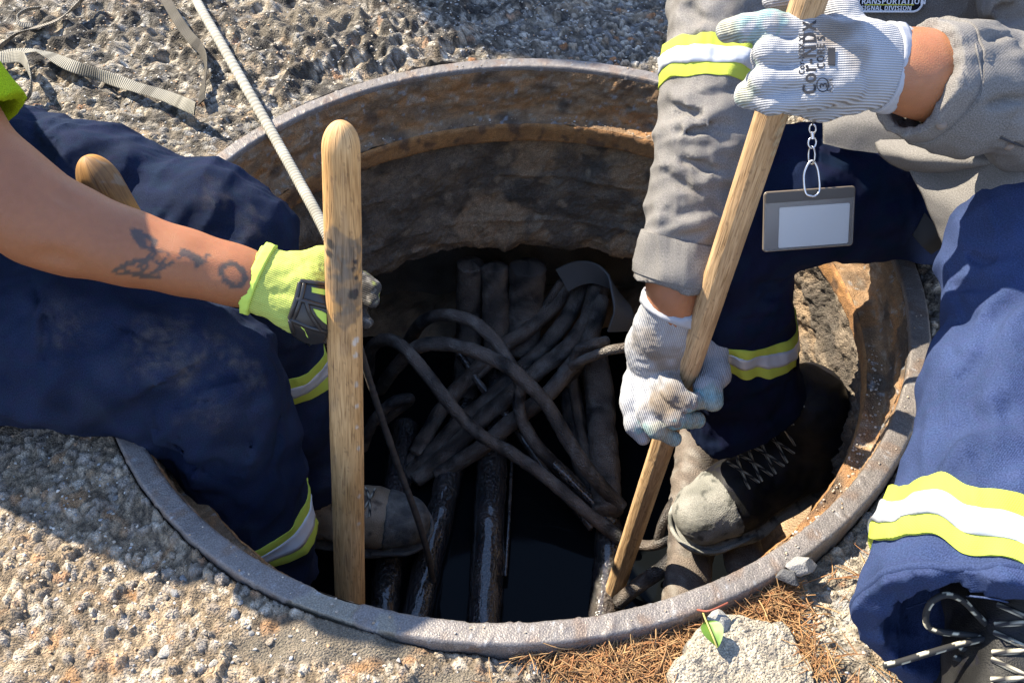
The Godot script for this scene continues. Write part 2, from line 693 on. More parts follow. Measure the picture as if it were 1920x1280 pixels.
func build_ground() -> void:
	var radii := PackedFloat32Array()
	var r := 0.499
	while r < 1.0:
		radii.append(r)
		r += 0.0027
	var step := 0.003
	while r < 1.35:
		radii.append(r)
		r += step
		step *= 1.02
	while r < 300.0:
		radii.append(r)
		step *= 1.35
		r += step
	var cols := 1500
	var v := PackedVector3Array()
	var c := PackedColorArray()
	v.resize(radii.size() * cols)
	c.resize(radii.size() * cols)
	var w := 0
	for ri in radii.size():
		var rr := radii[ri]
		for k in cols:
			var a := TAU * k / cols
			var x := cos(a) * rr
			var z := sin(a) * rr
			var visible := z > -0.95 and z < 0.64 and absf(x) < 1.05
			if visible:
				var g := ground_at(x, z, true)
				v[w] = Vector3(x, -0.05 if ri == 0 else g[0], z)
				c[w] = g[1]
			else:
				var q := n_mid.get_noise_2d(x, z)
				v[w] = Vector3(x, -0.006 + (0.006 * q if rr < 5.0 else 0.0), z)
				var t := 0.2 + 0.07 * q + 0.05 * n_lump.get_noise_2d(x, z)
				c[w] = Color(t, t * 0.94, t * 0.84)
			w += 1
	var g := struct("ground", grid_mesh(v, radii.size(), cols, true, c, PackedVector2Array(), true), M.ground)
	# stones that lie proud of it: the largest are pieces of their own, the rest is grit
	var shapes: Array[ArrayMesh] = []
	for s in 7:
		shapes.append(stone_mesh(s, 7, 10, 0.8))
	var tones := [Color(0.31, 0.31, 0.31), Color(0.42, 0.375, 0.305), Color(0.24, 0.235, 0.225), Color(0.50, 0.465, 0.40), Color(0.38, 0.31, 0.23), Color(0.37, 0.24, 0.14)]
	var mats := []
	for t in tones:
		mats.append(rock_material(t))
	var placed := 0
	while placed < 295:
		var x := rng.randf_range(-0.85, 0.72)
		var z := rng.randf_range(-0.78, 0.56)
		var d := Vector2(x, z).length()
		if d < 0.517 or (z < -0.2 and rng.randf() < 0.5) or (absf(x) > 0.55 and absf(z) < 0.25):
			continue
		var size := rng.randf_range(0.0035, 0.0062) * (1.5 if rng.randf() < 0.06 else 1.0)
		var o := obj("stone", shapes[rng.randi() % 7], mats[rng.randi() % 5 if rng.randf() < 0.97 else 5], g)
		var b := Basis(Vector3.UP, rng.randf() * TAU) * Basis(Vector3.RIGHT, rng.randf_range(-0.35, 0.35))
		o.transform = Transform3D(b.scaled(Vector3(size, size * 0.6, size)), Vector3(x, ground_at(x, z, false)[0] - size * 0.05, z))
		placed += 1
	var mm := MultiMesh.new()
	mm.transform_format = MultiMesh.TRANSFORM_3D
	mm.use_colors = true
	mm.mesh = shapes[2]
	mm.instance_count = 9000
	for i in mm.instance_count:
		var x := 0.0
		var z := 0.0
		while x * x + z * z < 0.266:
			x = rng.randf_range(-0.95, 0.75)
			z = rng.randf_range(-0.85, 0.58)
		var size := rng.randf_range(0.001, 0.0027)
		var b := Basis(Vector3.UP, rng.randf() * TAU) * Basis(Vector3.RIGHT, rng.randf_range(-0.5, 0.5))
		mm.set_instance_transform(i, Transform3D(b.scaled(Vector3(size, size * 0.7, size * rng.randf_range(0.7, 1.2))), Vector3(x, ground_at(x, z, false)[0] + size * 0.1, z)))
		var t: Color = tones[rng.randi() % 6]
		mm.set_instance_color(i, t * rng.randf_range(0.7, 1.25))
	var grit := MultiMeshInstance3D.new()
	grit.name = "grit"
	grit.multimesh = mm
	grit.material_override = M.rock_tint
	grit.set_meta("kind", "stuff")
	g.add_child(grit)

func stone_mesh(sd: int, rows := 7, cols := 10, sharp := 0.0) -> ArrayMesh:
	# a broken pebble: a faceted lump cut by a few planes
	var rg := RandomNumberGenerator.new()
	rg.seed = 100 + sd
	var cuts := []
	for i in 9 + int(sharp * 10.0):
		cuts.append([Vector3(rg.randfn(), rg.randfn(), rg.randfn()).normalized(), rg.randf_range(0.62, 0.92) - 0.12 * sharp])
	var v := PackedVector3Array()
	for r in rows:
		for k in cols:
			var th := PI * r / (rows - 1)
			var a := TAU * k / cols
			var p := Vector3(sin(th) * cos(a), cos(th), sin(th) * sin(a))
			for q in cuts:
				var over: float = p.dot(q[0]) - q[1]
				if over > 0.0:
					p -= q[0] * over
			v.append(p * Vector3(1.15, 1.0, 0.9))
	return grid_mesh(v, rows, cols, true, PackedColorArray(), PackedVector2Array(), true)

# ------------------------------------------------------------------ the cast-iron frame in the ground
func lathe(profile: Array, cols: int, bump: Callable, tone: Callable, flip := false) -> ArrayMesh:
	# profile: points (radius, height) from one end to the other, subdivided to about 3 mm
	var pts := []
	for i in profile.size() - 1:
		var a: Vector2 = profile[i]
		var b: Vector2 = profile[i + 1]
		var n := maxi(1, int(a.distance_to(b) / 0.0035))
		for k in n:
			pts.append(a.lerp(b, float(k) / n))
	pts.append(profile[-1])
	var v := PackedVector3Array()
	var c := PackedColorArray()
	for i in pts.size():
		var a: Vector2 = pts[maxi(i - 1, 0)]
		var b: Vector2 = pts[mini(i + 1, pts.size() - 1)]
		var tan := (b - a).normalized()
		var nr := Vector2(-tan.y, tan.x)
		for k in cols:
			var an := TAU * k / cols
			var q: Vector2 = pts[i]
			var p := Vector3(q.x * cos(an), q.y, q.x * sin(an))
			var h: float = bump.call(p, an, q)
			q += nr * h
			p = Vector3(q.x * cos(an), q.y, q.x * sin(an))
			v.append(p)
			c.append(tone.call(p, an, q))
	return grid_mesh(v, pts.size(), cols, true, c, PackedVector2Array(), flip)

func build_frame() -> void:
	var t := thing("manhole_frame", "round rusty cast iron manhole frame set in the broken ground", "manhole frame", Vector3(0, -0.11, 0))
	# worn flat rim
	var rim := [Vector2(0.500, -0.06), Vector2(0.500, -0.004), Vector2(0.4985, -0.0012), Vector2(0.4965, 0.0), Vector2(0.479, 0.0), Vector2(0.4765, -0.001), Vector2(0.4755, -0.004), Vector2(0.475, -0.008)]
	var rim_bump := func(p: Vector3, an: float, q: Vector2) -> float:
		return 0.0007 * n_mid.get_noise_3dv(p * 0.8) + 0.0005 * n_fine.get_noise_3dv(p) - 0.0012 * smoothstep(0.42, 0.6, n_fine.get_noise_3dv(p * 0.55 + Vector3(3, 3, 1))) + 0.0022 * crust(p, an)
	var rim_tone := func(p: Vector3, an: float, q: Vector2) -> Color:
		var c := Color(0.225, 0.203, 0.19).lerp(Color(0.30, 0.27, 0.25), 0.5 + 0.6 * n_mid.get_noise_3dv(p * 0.7))
		c *= 1.0 + 0.22 * n_fine.get_noise_3dv(p * 1.4)
		c = c.lerp(Color(0.25, 0.16, 0.105), 0.5 * smoothstep(0.15, 0.45, n_mid.get_noise_3dv(p * 1.3 + Vector3(4, 0, 0))))
		c = c.lerp(Color(0.33, 0.295, 0.235), crust(p, an))
		c = c.lerp(Color(0.5, 0.52, 0.54), 0.6 * smoothstep(0.55, 0.62, n_fine.get_noise_3dv(p * 0.9 + Vector3(9, 2, 1))))
		return c
	part("rim", lathe(rim, 1300, rim_bump, rim_tone, true), M.iron, t)
	# rough wall below it, down to the ledge that the lid sits on
	var wall := [Vector2(0.4748, -0.0075), Vector2(0.473, -0.02), Vector2(0.470, -0.045), Vector2(0.4685, -0.072), Vector2(0.465, -0.0825), Vector2(0.455, -0.0847), Vector2(0.4445, -0.085)]
	var wall_bump := func(p: Vector3, an: float, q: Vector2) -> float:
		return (0.0035 * n_mid.get_noise_3dv(p * Vector3(1, 2.0, 1)) + 0.0026 * n_fine.get_noise_3dv(p * Vector3(0.45, 0.9, 0.45)) + 0.0012 * n_fine.get_noise_3dv(p * 1.6)) * smoothstep(-0.008, -0.014, q.y)
	var wall_tone := func(p: Vector3, an: float, q: Vector2) -> Color:
		# rust in flakes of several ages, with mortar dust and tar stuck to it
		var k := n_mid.get_noise_3dv(p * Vector3(0.8, 2.2, 0.8))
		var c := Color(0.24, 0.155, 0.09).lerp(Color(0.42, 0.255, 0.13), clampf(0.5 + 1.2 * k, 0.0, 1.0))
		c = c.lerp(Color(0.46, 0.22, 0.075), 0.7 * smoothstep(0.0, 0.4, n_mid.get_noise_3dv(p * Vector3(0.5, 1.2, 0.5) + Vector3(2, 6, 1))))
		c = c.lerp(Color(0.44, 0.37, 0.28), 0.7 * smoothstep(0.15, 0.5, n_fine.get_noise_3dv(p * Vector3(0.3, 0.8, 0.3) + Vector3(0, 7, 0))))
		c = c.lerp(Color(0.07, 0.06, 0.05), 0.75 * smoothstep(0.22, 0.5, n_mid.get_noise_3dv(p * Vector3(0.5, 0.7, 0.5) + Vector3(7, 3, 0))))
		c = c.lerp(Color(0.40, 0.43, 0.46), 0.7 * smoothstep(0.52, 0.6, n_fine.get_noise_3dv(p * 0.5)))
		return c * (1.0 + 0.3 * n_fine.get_noise_3dv(p * 1.3))
	part("inner_wall", lathe(wall, 1200, wall_bump, wall_tone, true), M.rusty, t)
	# the lip under the ledge
	var lip := [Vector2(0.4447, -0.085), Vector2(0.4425, -0.087), Vector2(0.4415, -0.091), Vector2(0.4425, -0.105), Vector2(0.4435, -0.117), Vector2(0.446, -0.1195), Vector2(0.460, -0.121)]
	var lip_bump := func(p: Vector3, an: float, q: Vector2) -> float:
		return 0.0016 * n_mid.get_noise_3dv(p) + 0.0012 * n_fine.get_noise_3dv(p * 0.7)
	var lip_tone := func(p: Vector3, an: float, q: Vector2) -> Color:
		var k := n_mid.get_noise_3dv(p * 0.8)
		var c := Color(0.34, 0.175, 0.07).lerp(Color(0.50, 0.25, 0.088), clampf(0.5 + k, 0.0, 1.0))
		c = c.lerp(Color(0.09, 0.06, 0.045), 0.7 * smoothstep(0.12, 0.4, n_mid.get_noise_3dv(p * 1.3 + Vector3(2, 5, 0))))
		return c * (1.0 + 0.3 * n_fine.get_noise_3dv(p))
	part("ledge_lip", lathe(lip, 1000, lip_bump, lip_tone, true), M.rusty, t)
	crumbs(t)

func crumbs(t: Node3D) -> void:
	var mm := MultiMesh.new()
	mm.transform_format = MultiMesh.TRANSFORM_3D
	mm.use_colors = true
	mm.mesh = stone_mesh(3)
	mm.instance_count = 420
	for i in mm.instance_count:
		var on_rim := i < 110
		var an := rng.randf_range(-PI, PI) if on_rim else (rng.randf_range(0.15, 1.5) if i < 330 else rng.randf_range(-2.6, -0.3))
		var rr := rng.randf_range(0.48, 0.497) if on_rim else rng.randf_range(0.446, 0.463)
		var size := rng.randf_range(0.0008, 0.0022) * (0.7 if on_rim else 1.0)
		var b := Basis(Vector3.UP, rng.randf() * TAU).scaled(Vector3(size, size * 0.7, size))
		mm.set_instance_transform(i, Transform3D(b, Vector3(cos(an) * rr, (0.0003 if on_rim else -0.0838) + size * 0.3, sin(an) * rr) - t.position))
		mm.set_instance_color(i, Color(0.42, 0.29, 0.17).lerp(Color(0.5, 0.47, 0.42), rng.randf()) * rng.randf_range(0.5, 1.1))
	var o := MultiMeshInstance3D.new()
	o.name = "crumbs"
	o.multimesh = mm
	o.material_override = M.rock_tint
	o.set_meta("kind", "stuff")
	t.add_child(o)

func crust(p: Vector3, an: float) -> float:
	# dried mud and mortar stuck to the rim
	var k := smoothstep(0.22, 0.30, n_mid.get_noise_3dv(p * 0.9 + Vector3(3, 0, 8)) + 0.25 * n_fine.get_noise_3dv(p * 0.4)) * smoothstep(0.5, 0.1, absf(an + 2.2) - 0.85)
	k = maxf(k, smoothstep(0.15, 0.24, n_mid.get_noise_3dv(p * 0.6 + Vector3(1, 0, 2))) * smoothstep(0.35, 0.15, absf(an - 1.95)))
	return clampf(k, 0.0, 1.0)

# ------------------------------------------------------------------ the chamber below
func build_chamber() -> void:
	# neck of rough mortar and brick under the frame
	var neck := [Vector2(0.459, -0.116), Vector2(0.461, -0.16), Vector2(0.462, -0.26), Vector2(0.452, -0.33), Vector2(0.462, -0.355), Vector2(0.50, -0.37), Vector2(0.62, -0.38)]
	var bump := func(p: Vector3, an: float, q: Vector2) -> float:
		var b := 0.010 * n_lump.get_noise_3dv(p * 1.5) + 0.006 * n_mid.get_noise_3dv(p) + 0.003 * n_fine.get_noise_3dv(p)
		b += 0.006 * smoothstep(-0.75, -0.45, an) * smoothstep(0.5, 0.25, an) * n_fine.get_noise_3dv(p * 0.6)
		# one course of rough blocks shows as shallow joints
		var course := absf(fmod(absf(q.y + 0.11) + 0.045, 0.09) - 0.045)
		b -= 0.004 * smoothstep(0.006, 0.0, course) * smoothstep(-0.3, 0.1, n_mid.get_noise_3dv(p * 0.4))
		return b * smoothstep(-0.122, -0.14, q.y)
	var tone := func(p: Vector3, an: float, q: Vector2) -> Color:
		var c := Color(0.14, 0.115, 0.092).lerp(Color(0.24, 0.19, 0.14), clampf(0.5 + n_mid.get_noise_3dv(p * 0.7), 0, 1))
		c = c.lerp(Color(0.08, 0.07, 0.06), 0.6 * smoothstep(0.1, 0.4, n_lump.get_noise_3dv(p * 1.3 + Vector3(5, 0, 3))))
		c = c.lerp(Color(0.36, 0.29, 0.21), 0.8 * smoothstep(0.28, 0.5, n_mid.get_noise_3dv(p * 0.9 + Vector3(0, 9, 0))))
		c = c.lerp(Color(0.40, 0.285, 0.18), smoothstep(0.05, 0.3, n_lump.get_noise_3dv(p * 0.9 + Vector3(1, 2, 0)) + 0.3 * n_mid.get_noise_3dv(p)))
		return c * (1.0 + 0.4 * n_fine.get_noise_3dv(p))
	struct("chamber_neck", lathe(neck, 900, bump, tone, true), M.mortar)
	# the wider room: walls, roof and floor
	var lo := -0.72
	var rough := func(a: Vector3, u: Vector3, w: Vector3, nu: int, nw: int, amount: float) -> ArrayMesh:
		var v := PackedVector3Array()
		var c := PackedColorArray()
		var nrm := w.cross(u).normalized()
		for i in nu + 1:
			for k in nw + 1:
				var p := a + u * (float(i) / nu) + w * (float(k) / nw)
				var h := n_lump.get_noise_3dv(p * 1.4) * amount + n_mid.get_noise_3dv(p * 0.8) * amount * 0.6
				v.append(p + nrm * h)
				c.append(Color(0.23, 0.195, 0.155) * (1.0 + 0.6 * n_mid.get_noise_3dv(p * 0.6)))
		return grid_mesh(v, nu + 1, nw + 1, false, c, PackedVector2Array(), false)
	struct("chamber_wall_back", rough.call(Vector3(-0.95, lo, -0.66), Vector3(1.9, 0, 0), Vector3(0, 0.36, 0), 160, 40, 0.012), M.mortar)
	struct("chamber_wall_front", rough.call(Vector3(0.95, lo, 0.75), Vector3(-1.9, 0, 0), Vector3(0, 0.36, 0), 60, 20, 0.012), M.mortar)
	struct("chamber_wall_left", rough.call(Vector3(-0.9, lo, 0.8), Vector3(0, 0, -1.5), Vector3(0, 0.36, 0), 60, 20, 0.012), M.mortar)
	struct("chamber_wall_right", rough.call(Vector3(0.9, lo, -0.75), Vector3(0, 0, 1.55), Vector3(0, 0.36, 0), 60, 20, 0.012), M.mortar)
	# roof slab with the round opening
	var roof := [Vector2(0.60, -0.379), Vector2(0.9, -0.372), Vector2(1.5, -0.365)]
	var none := func(_p: Vector3, _a: float, _q: Vector2) -> float: return 0.0
	var grey := func(_p: Vector3, _a: float, _q: Vector2) -> Color: return Color(0.22, 0.2, 0.17)
	struct("chamber_roof", lathe(roof, 120, none, grey, true), M.mortar)
	# muddy floor, mostly under black water
	var v := PackedVector3Array()
	var c := PackedColorArray()
	var nx := 260
	var nz := 220
	for i in nz + 1:
		for k in nx + 1:
			var x := -0.92 + 1.86 * k / nx
			var z := -0.7 + 1.48 * i / nz
			v.append(Vector3(x, floor_at(x, z), z))
			var q := Vector3(x, 0, z)
			var e := Color(0.17, 0.125, 0.085).lerp(Color(0.38, 0.27, 0.17), clampf(0.5 + n_mid.get_noise_3dv(q * 0.7), 0, 1))
			c.append(e * (1.0 + 0.35 * n_fine.get_noise_3dv(q)))
	struct("chamber_floor", grid_mesh(v, nz + 1, nx + 1, false, c, PackedVector2Array(), true), M.soil)
	var w := PackedVector3Array()
	for i in 41:
		for k in 41:
			var x := -0.9 + 1.8 * k / 40.0
			var z := -0.66 + 1.4 * i / 40.0
			w.append(Vector3(x, -0.668 + 0.0006 * n_lump.get_noise_2d(x * 2.0, z * 2.0), z))
	struct("water", grid_mesh(w, 41, 41, false, PackedColorArray(), PackedVector2Array(), true), M.water)

func floor_at(x: float, z: float) -> float:
	var h := -0.70 + 0.02 * n_lump.get_noise_2d(x, z) + 0.006 * n_mid.get_noise_2d(x, z)
	h += 0.36 * smoothstep(0.30, 0.66, x + 0.25 * (0.1 - z) * 0.4 + 0.03 * n_lump.get_noise_2d(x + 5.0, z)) * smoothstep(0.62, 0.45, z)       # earth bank against the right wall
	h += 0.05 * smoothstep(-0.45, -0.6, z)
	if x > 0.25:
		h += 0.007 * n_mid.get_noise_2d(x * 1.8, z * 1.8) + 0.006 * n_fine.get_noise_2d(x * 0.6, z * 0.6) + 0.003 * n_fine.get_noise_2d(x * 1.4, z * 1.4)
	return h

# ------------------------------------------------------------------ ducts and cables in the chamber
func cable(called: String, label: String, category: String, group: String, pts: Array, rad: float, mat: Material, dirt: float, sides := 16, ends := true) -> Node3D:
	var path := spline(pts, 14)
	var seed_off := Vector3(pts[0].x * 9.0, 3.0, pts[0].z * 9.0)
	var rf := func(t: float, a: float, p: Vector3) -> float:
		return rad * (1.0 + 0.10 * n_mid.get_noise_3dv(p * 0.8 + Vector3(cos(a), sin(a), 0) * 0.03 + seed_off) + 0.07 * n_fine.get_noise_3dv(p * 0.6 + Vector3(cos(a), sin(a), 0) * 0.01))
	var cf := func(t: float, a: float, p: Vector3) -> Color:
		var q := p + Vector3(cos(a), sin(a), 0) * rad
		var k := n_mid.get_noise_3dv(q * 0.8 + seed_off)
		var c := Color(0.02, 0.02, 0.022).lerp(Color(0.215, 0.175, 0.145), clampf(dirt + k * 1.2 * minf(1.0, dirt * 2.5), 0.0, 1.0))
		c = c.lerp(Color(0.34, 0.32, 0.29), 0.6 * dirt * smoothstep(0.15, 0.45, n_mid.get_noise_3dv(q * 1.7 - seed_off)))
		return c * (1.0 + 0.35 * n_fine.get_noise_3dv(q))
	var o := obj(called, tube(path, rf, sides, cf, ends), mat)
	tag(o, label, category, group)
	return o

func build_cables() -> void:
	# wet ducts that run towards the viewer, half under water
	cable("duct", "black wet duct lying half under water beside the toe of the tan boot", "duct", "wet ducts on the chamber floor", [Vector3(-0.0709, -0.6000, -0.5808), Vector3(-0.0894, -0.6300, -0.4054), Vector3(-0.1200, -0.6450, -0.2121), Vector3(-0.1555, -0.6500, -0.0354), Vector3(-0.1864, -0.6550, 0.1394), Vector3(-0.2079, -0.6600, 0.2429)], 0.025, M.wet, 0.05, 22)
	cable("duct", "thick black wet duct with bright glints next to open dark water", "duct", "wet ducts on the chamber floor", [Vector3(-0.0263, -0.6000, -0.6414), Vector3(-0.0377, -0.6200, -0.3935), Vector3(-0.0499, -0.6350, -0.2007), Vector3(-0.0595, -0.6400, -0.0242), Vector3(-0.0711, -0.6500, 0.1473), Vector3(-0.0766, -0.6550, 0.2510)], 0.028, M.wet, 0.05, 22)
	cable("duct", "black wet duct mostly hidden under the tan boot", "duct", "wet ducts on the chamber floor", [Vector3(-0.2125, -0.6600, -0.3040), Vector3(-0.2237, -0.6550, -0.1192), Vector3(-0.2284, -0.6500, 0.0030), Vector3(-0.2360, -0.6550, 0.1371), Vector3(-0.2407, -0.6600, 0.2414)], 0.026, M.wet, 0.03, 18)
	cable("duct", "black wet duct beside the foot of the long wooden handle", "duct", "wet ducts on the chamber floor", [Vector3(0.1201, -0.6800, -0.4384), Vector3(0.1428, -0.6650, -0.2134), Vector3(0.1474, -0.6650, -0.0517), Vector3(0.1249, -0.6700, 0.0982), Vector3(0.1051, -0.6800, 0.2301)], 0.025, M.wet, 0.12, 18)
	cable("duct_line", "thin dark cord lying along the thick wet duct", "cord", "", [Vector3(-0.0130, -0.6400, -0.2147), Vector3(-0.0216, -0.6450, -0.0908), Vector3(-0.0324, -0.6500, 0.0329)], 0.0035, M.wet, 0.1, 8)
	# upright muddy ducts at the back
	cable("muddy_duct", "muddy duct rising at the back left of the cable nest", "duct", "muddy ducts at the chamber back", [Vector3(-0.0750, -0.4200, -0.4872), Vector3(-0.0817, -0.5000, -0.4783), Vector3(-0.0885, -0.5800, -0.4433), Vector3(-0.1003, -0.6400, -0.3336)], 0.025, M.mud, 0.55, 18)
	cable("muddy_duct", "muddy duct with a pale collar at the back of the cable nest", "duct", "muddy ducts at the chamber back", [Vector3(-0.0299, -0.4200, -0.4771), Vector3(-0.0318, -0.5000, -0.4466), Vector3(-0.0342, -0.5800, -0.3845)], 0.025, M.mud, 0.45, 18)
	cable("muddy_duct", "broad muddy duct under the hooked strip at the chamber back", "duct", "muddy ducts at the chamber back", [Vector3(0.0307, -0.4200, -0.4733), Vector3(0.0236, -0.5000, -0.4575), Vector3(0.0130, -0.5800, -0.4093)], 0.034, M.mud, 0.5, 18)
	cable("muddy_duct", "mottled grey duct with dark blotches left of the long handle", "duct", "muddy ducts at the chamber back", [Vector3(0.1416, -0.5600, -0.4108), Vector3(0.1515, -0.5800, -0.3205), Vector3(0.1505, -0.6000, -0.2357), Vector3(0.1485, -0.6200, -0.1321), Vector3(0.1480, -0.6300, -0.0718)], 0.027, M.mud, 0.75, 20)
	cable("muddy_duct", "narrow dark duct just left of the mottled grey duct", "duct", "muddy ducts at the chamber back", [Vector3(0.0968, -0.5800, -0.4184), Vector3(0.1001, -0.6000, -0.3146), Vector3(0.1081, -0.6200, -0.2171), Vector3(0.1251, -0.6400, -0.1249)], 0.020, M.mud, 0.35, 16)
	# heavy lead cables running up to the right, in a sheaf
	var sheaf := "heavy cables crossing in a sheaf"
	cable("heavy_cable", "heavy grey cable at the top edge of the crossing sheaf", "cable", sheaf, [Vector3(0.1138, -0.4700, -0.5050), Vector3(0.0786, -0.5000, -0.4542), Vector3(0.0212, -0.5200, -0.4071), Vector3(-0.0247, -0.5400, -0.3877), Vector3(-0.0861, -0.5700, -0.3448), Vector3(-0.1372, -0.6000, -0.2954), Vector3(-0.1867, -0.6300, -0.2163)], 0.0145, M.mud, 0.7, 16)
	cable("heavy_cable", "thick muddy cable in the middle of the crossing sheaf", "cable", sheaf, [Vector3(0.1340, -0.4800, -0.5026), Vector3(0.1103, -0.5100, -0.4481), Vector3(0.0647, -0.5300, -0.3867), Vector3(0.0131, -0.5500, -0.3410), Vector3(-0.0478, -0.5800, -0.2992), Vector3(-0.1075, -0.6000, -0.2559), Vector3(-0.1775, -0.6400, -0.1992), Vector3(-0.2265, -0.6600, -0.1691)], 0.0155, M.mud, 0.55, 20)
	cable("heavy_cable", "thick scuffed cable with lumpy wiped joint in the crossing sheaf", "cable", sheaf, [Vector3(0.1565, -0.4700, -0.4614), Vector3(0.1351, -0.5000, -0.4085), Vector3(0.0916, -0.5100, -0.3460), Vector3(0.0466, -0.5300, -0.3210), Vector3(0.0016, -0.5500, -0.2897), Vector3(-0.0532, -0.5800, -0.2614), Vector3(-0.1278, -0.6200, -0.2054), Vector3(-0.1872, -0.6500, -0.1715)], 0.0155, M.mud, 0.7, 20)
	cable("heavy_cable", "mottled cable at the lower edge of the crossing sheaf", "cable", sheaf, [Vector3(0.1651, -0.4800, -0.4427), Vector3(0.1356, -0.5000, -0.3540), Vector3(0.0878, -0.5100, -0.2878), Vector3(0.0479, -0.5300, -0.2510), Vector3(-0.0104, -0.5600, -0.2241), Vector3(-0.0693, -0.6000, -0.1988), Vector3(-0.1481, -0.6400, -0.1739)], 0.015, M.mud, 0.65, 18)
	cable("heavy_cable", "dark bluish cable bending down beside the hooked strip", "cable", sheaf, [Vector3(0.1653, -0.4600, -0.4865), Vector3(0.1564, -0.4900, -0.4535), Vector3(0.1349, -0.5200, -0.4004), Vector3(0.1069, -0.5500, -0.3490), Vector3(0.0858, -0.5800, -0.3242)], 0.020, M.mud, 0.3, 18)
	# looping service cables
	var loops := "looping cables"
	cable("loop_cable", "brown cable arching from the left and running down to the long handle", "cable", loops, [Vector3(-0.2807, -0.6000, -0.3894), Vector3(-0.2612, -0.5000, -0.3571), Vector3(-0.2282, -0.4400, -0.3220), Vector3(-0.1947, -0.4200, -0.2870), Vector3(-0.1560, -0.4400, -0.2449), Vector3(-0.1085, -0.4800, -0.1931), Vector3(-0.0656, -0.5200, -0.1651), Vector3(-0.0125, -0.5500, -0.1454), Vector3(0.0493, -0.5800, -0.1080), Vector3(0.1099, -0.6100, -0.0600), Vector3(0.1665, -0.6400, -0.0236)], 0.0115, M.mud, 0.55, 14)
	cable("loop_cable", "upper arching cable that crosses the sheaf and drops to the right", "cable", loops, [Vector3(-0.2094, -0.5800, -0.4362), Vector3(-0.1662, -0.4600, -0.3800), Vector3(-0.1243, -0.4200, -0.3579), Vector3(-0.0769, -0.4100, -0.3319), Vector3(-0.0407, -0.4200, -0.3008), Vector3(-0.0147, -0.4400, -0.2677), Vector3(0.0062, -0.4700, -0.2320), Vector3(0.0019, -0.5000, -0.2098), Vector3(0.0123, -0.5300, -0.1864), Vector3(0.0382, -0.5600, -0.1562), Vector3(0.0783, -0.6000, -0.1325), Vector3(0.1315, -0.6400, -0.0907)], 0.0115, M.mud, 0.6, 14)
	cable("loop_cable", "lower arching cable with dark joints ending at the mottled duct", "cable", loops, [Vector3(-0.2561, -0.6000, -0.3477), Vector3(-0.2109, -0.5000, -0.3150), Vector3(-0.1668, -0.4400, -0.3017), Vector3(-0.1142, -0.4200, -0.2861), Vector3(-0.0595, -0.4200, -0.2617), Vector3(-0.0108, -0.4300, -0.2337), Vector3(0.0238, -0.4500, -0.2074), Vector3(0.0538, -0.4800, -0.1841), Vector3(0.0831, -0.5200, -0.1455), Vector3(0.1211, -0.5600, -0.1007), Vector3(0.1707, -0.6200, -0.0748)], 0.0125, M.mud, 0.7, 14)
	cable("loop_cable", "short bent cable end looping at the left beside the pole", "cable", loops, [Vector3(-0.2827, -0.6200, -0.2258), Vector3(-0.2549, -0.5500, -0.2292), Vector3(-0.2164, -0.5000, -0.2279), Vector3(-0.1861, -0.5000, -0.2347), Vector3(-0.2107, -0.5300, -0.2370), Vector3(-0.2440, -0.5700, -0.2450)], 0.010, M.mud, 0.55, 12)
	cable("loop_cable", "thin rusty cable reaching from the sheaf to the white lower glove", "cable", loops, [Vector3(0.0942, -0.4500, -0.2520), Vector3(0.1293, -0.4200, -0.2434), Vector3(0.1641, -0.4000, -0.2386), Vector3(0.2087, -0.4000, -0.2397), Vector3(0.2639, -0.4200, -0.2405)], 0.0085, M.mud, 0.75, 12)
	cable("loop_cable", "hooked grey cable stub over the sheaf", "cable", loops, [Vector3(0.1576, -0.4200, -0.2765), Vector3(0.1306, -0.4100, -0.2623), Vector3(0.1081, -0.4200, -0.2606), Vector3(0.1019, -0.4400, -0.2585), Vector3(0.1114, -0.4600, -0.2601)], 0.0095, M.mud, 0.5, 12)
	cable("loop_cable", "black cable running down right beside the brown arching cable", "cable", loops, [Vector3(0.0252, -0.5600, -0.1744), Vector3(0.0603, -0.5800, -0.1414), Vector3(0.1042, -0.6100, -0.1045), Vector3(0.1566, -0.6450, -0.0597)], 0.0095, M.wet, 0.1, 12)
	cable("loop_cable", "brown cable under the grey boot rising to the right of the handle", "cable", loops, [Vector3(0.1479, -0.6200, 0.1084), Vector3(0.1806, -0.5800, 0.1000), Vector3(0.2220, -0.5500, 0.0867), Vector3(0.2603, -0.5400, 0.0463)], 0.0125, M.mud, 0.6, 14)
	cable("loop_cable", "thin bent cable behind the grey boot toe", "cable", loops, [Vector3(0.2172, -0.5600, 0.0311), Vector3(0.2255, -0.5300, 0.0161), Vector3(0.2512, -0.5200, -0.0219), Vector3(0.2830, -0.5200, -0.0627)], 0.008, M.mud, 0.4, 12)
	cable("loop_cable", "thin sagging cable between the handle and the grey boot", "cable", loops, [Vector3(0.1784, -0.6000, 0.0133), Vector3(0.2087, -0.5700, 0.0362), Vector3(0.2392, -0.5500, 0.0337), Vector3(0.2646, -0.5400, 0.0164)], 0.009, M.mud, 0.45, 12)
	cable("loop_cable", "thin black cable threading under the lower arching cable", "cable", loops, [Vector3(-0.1048, -0.5500, -0.3881), Vector3(-0.0666, -0.5700, -0.3240), Vector3(-0.0197, -0.5850, -0.2575), Vector3(0.0249, -0.6000, -0.1819), Vector3(0.0770, -0.6300, -0.1089), Vector3(0.1195, -0.6500, -0.0540)], 0.0075, M.wet, 0.2, 12)
	cable("loop_cable", "thin grey cable running beside the top edge of the sheaf", "cable", loops, [Vector3(0.0921, -0.4700, -0.4798), Vector3(0.0370, -0.5100, -0.4242), Vector3(-0.0354, -0.5500, -0.3678), Vector3(-0.1071, -0.5900, -0.3175), Vector3(-0.1675, -0.6200, -0.2566), Vector3(-0.2073, -0.6500, -0.1963)], 0.008, M.mud, 0.5, 12)
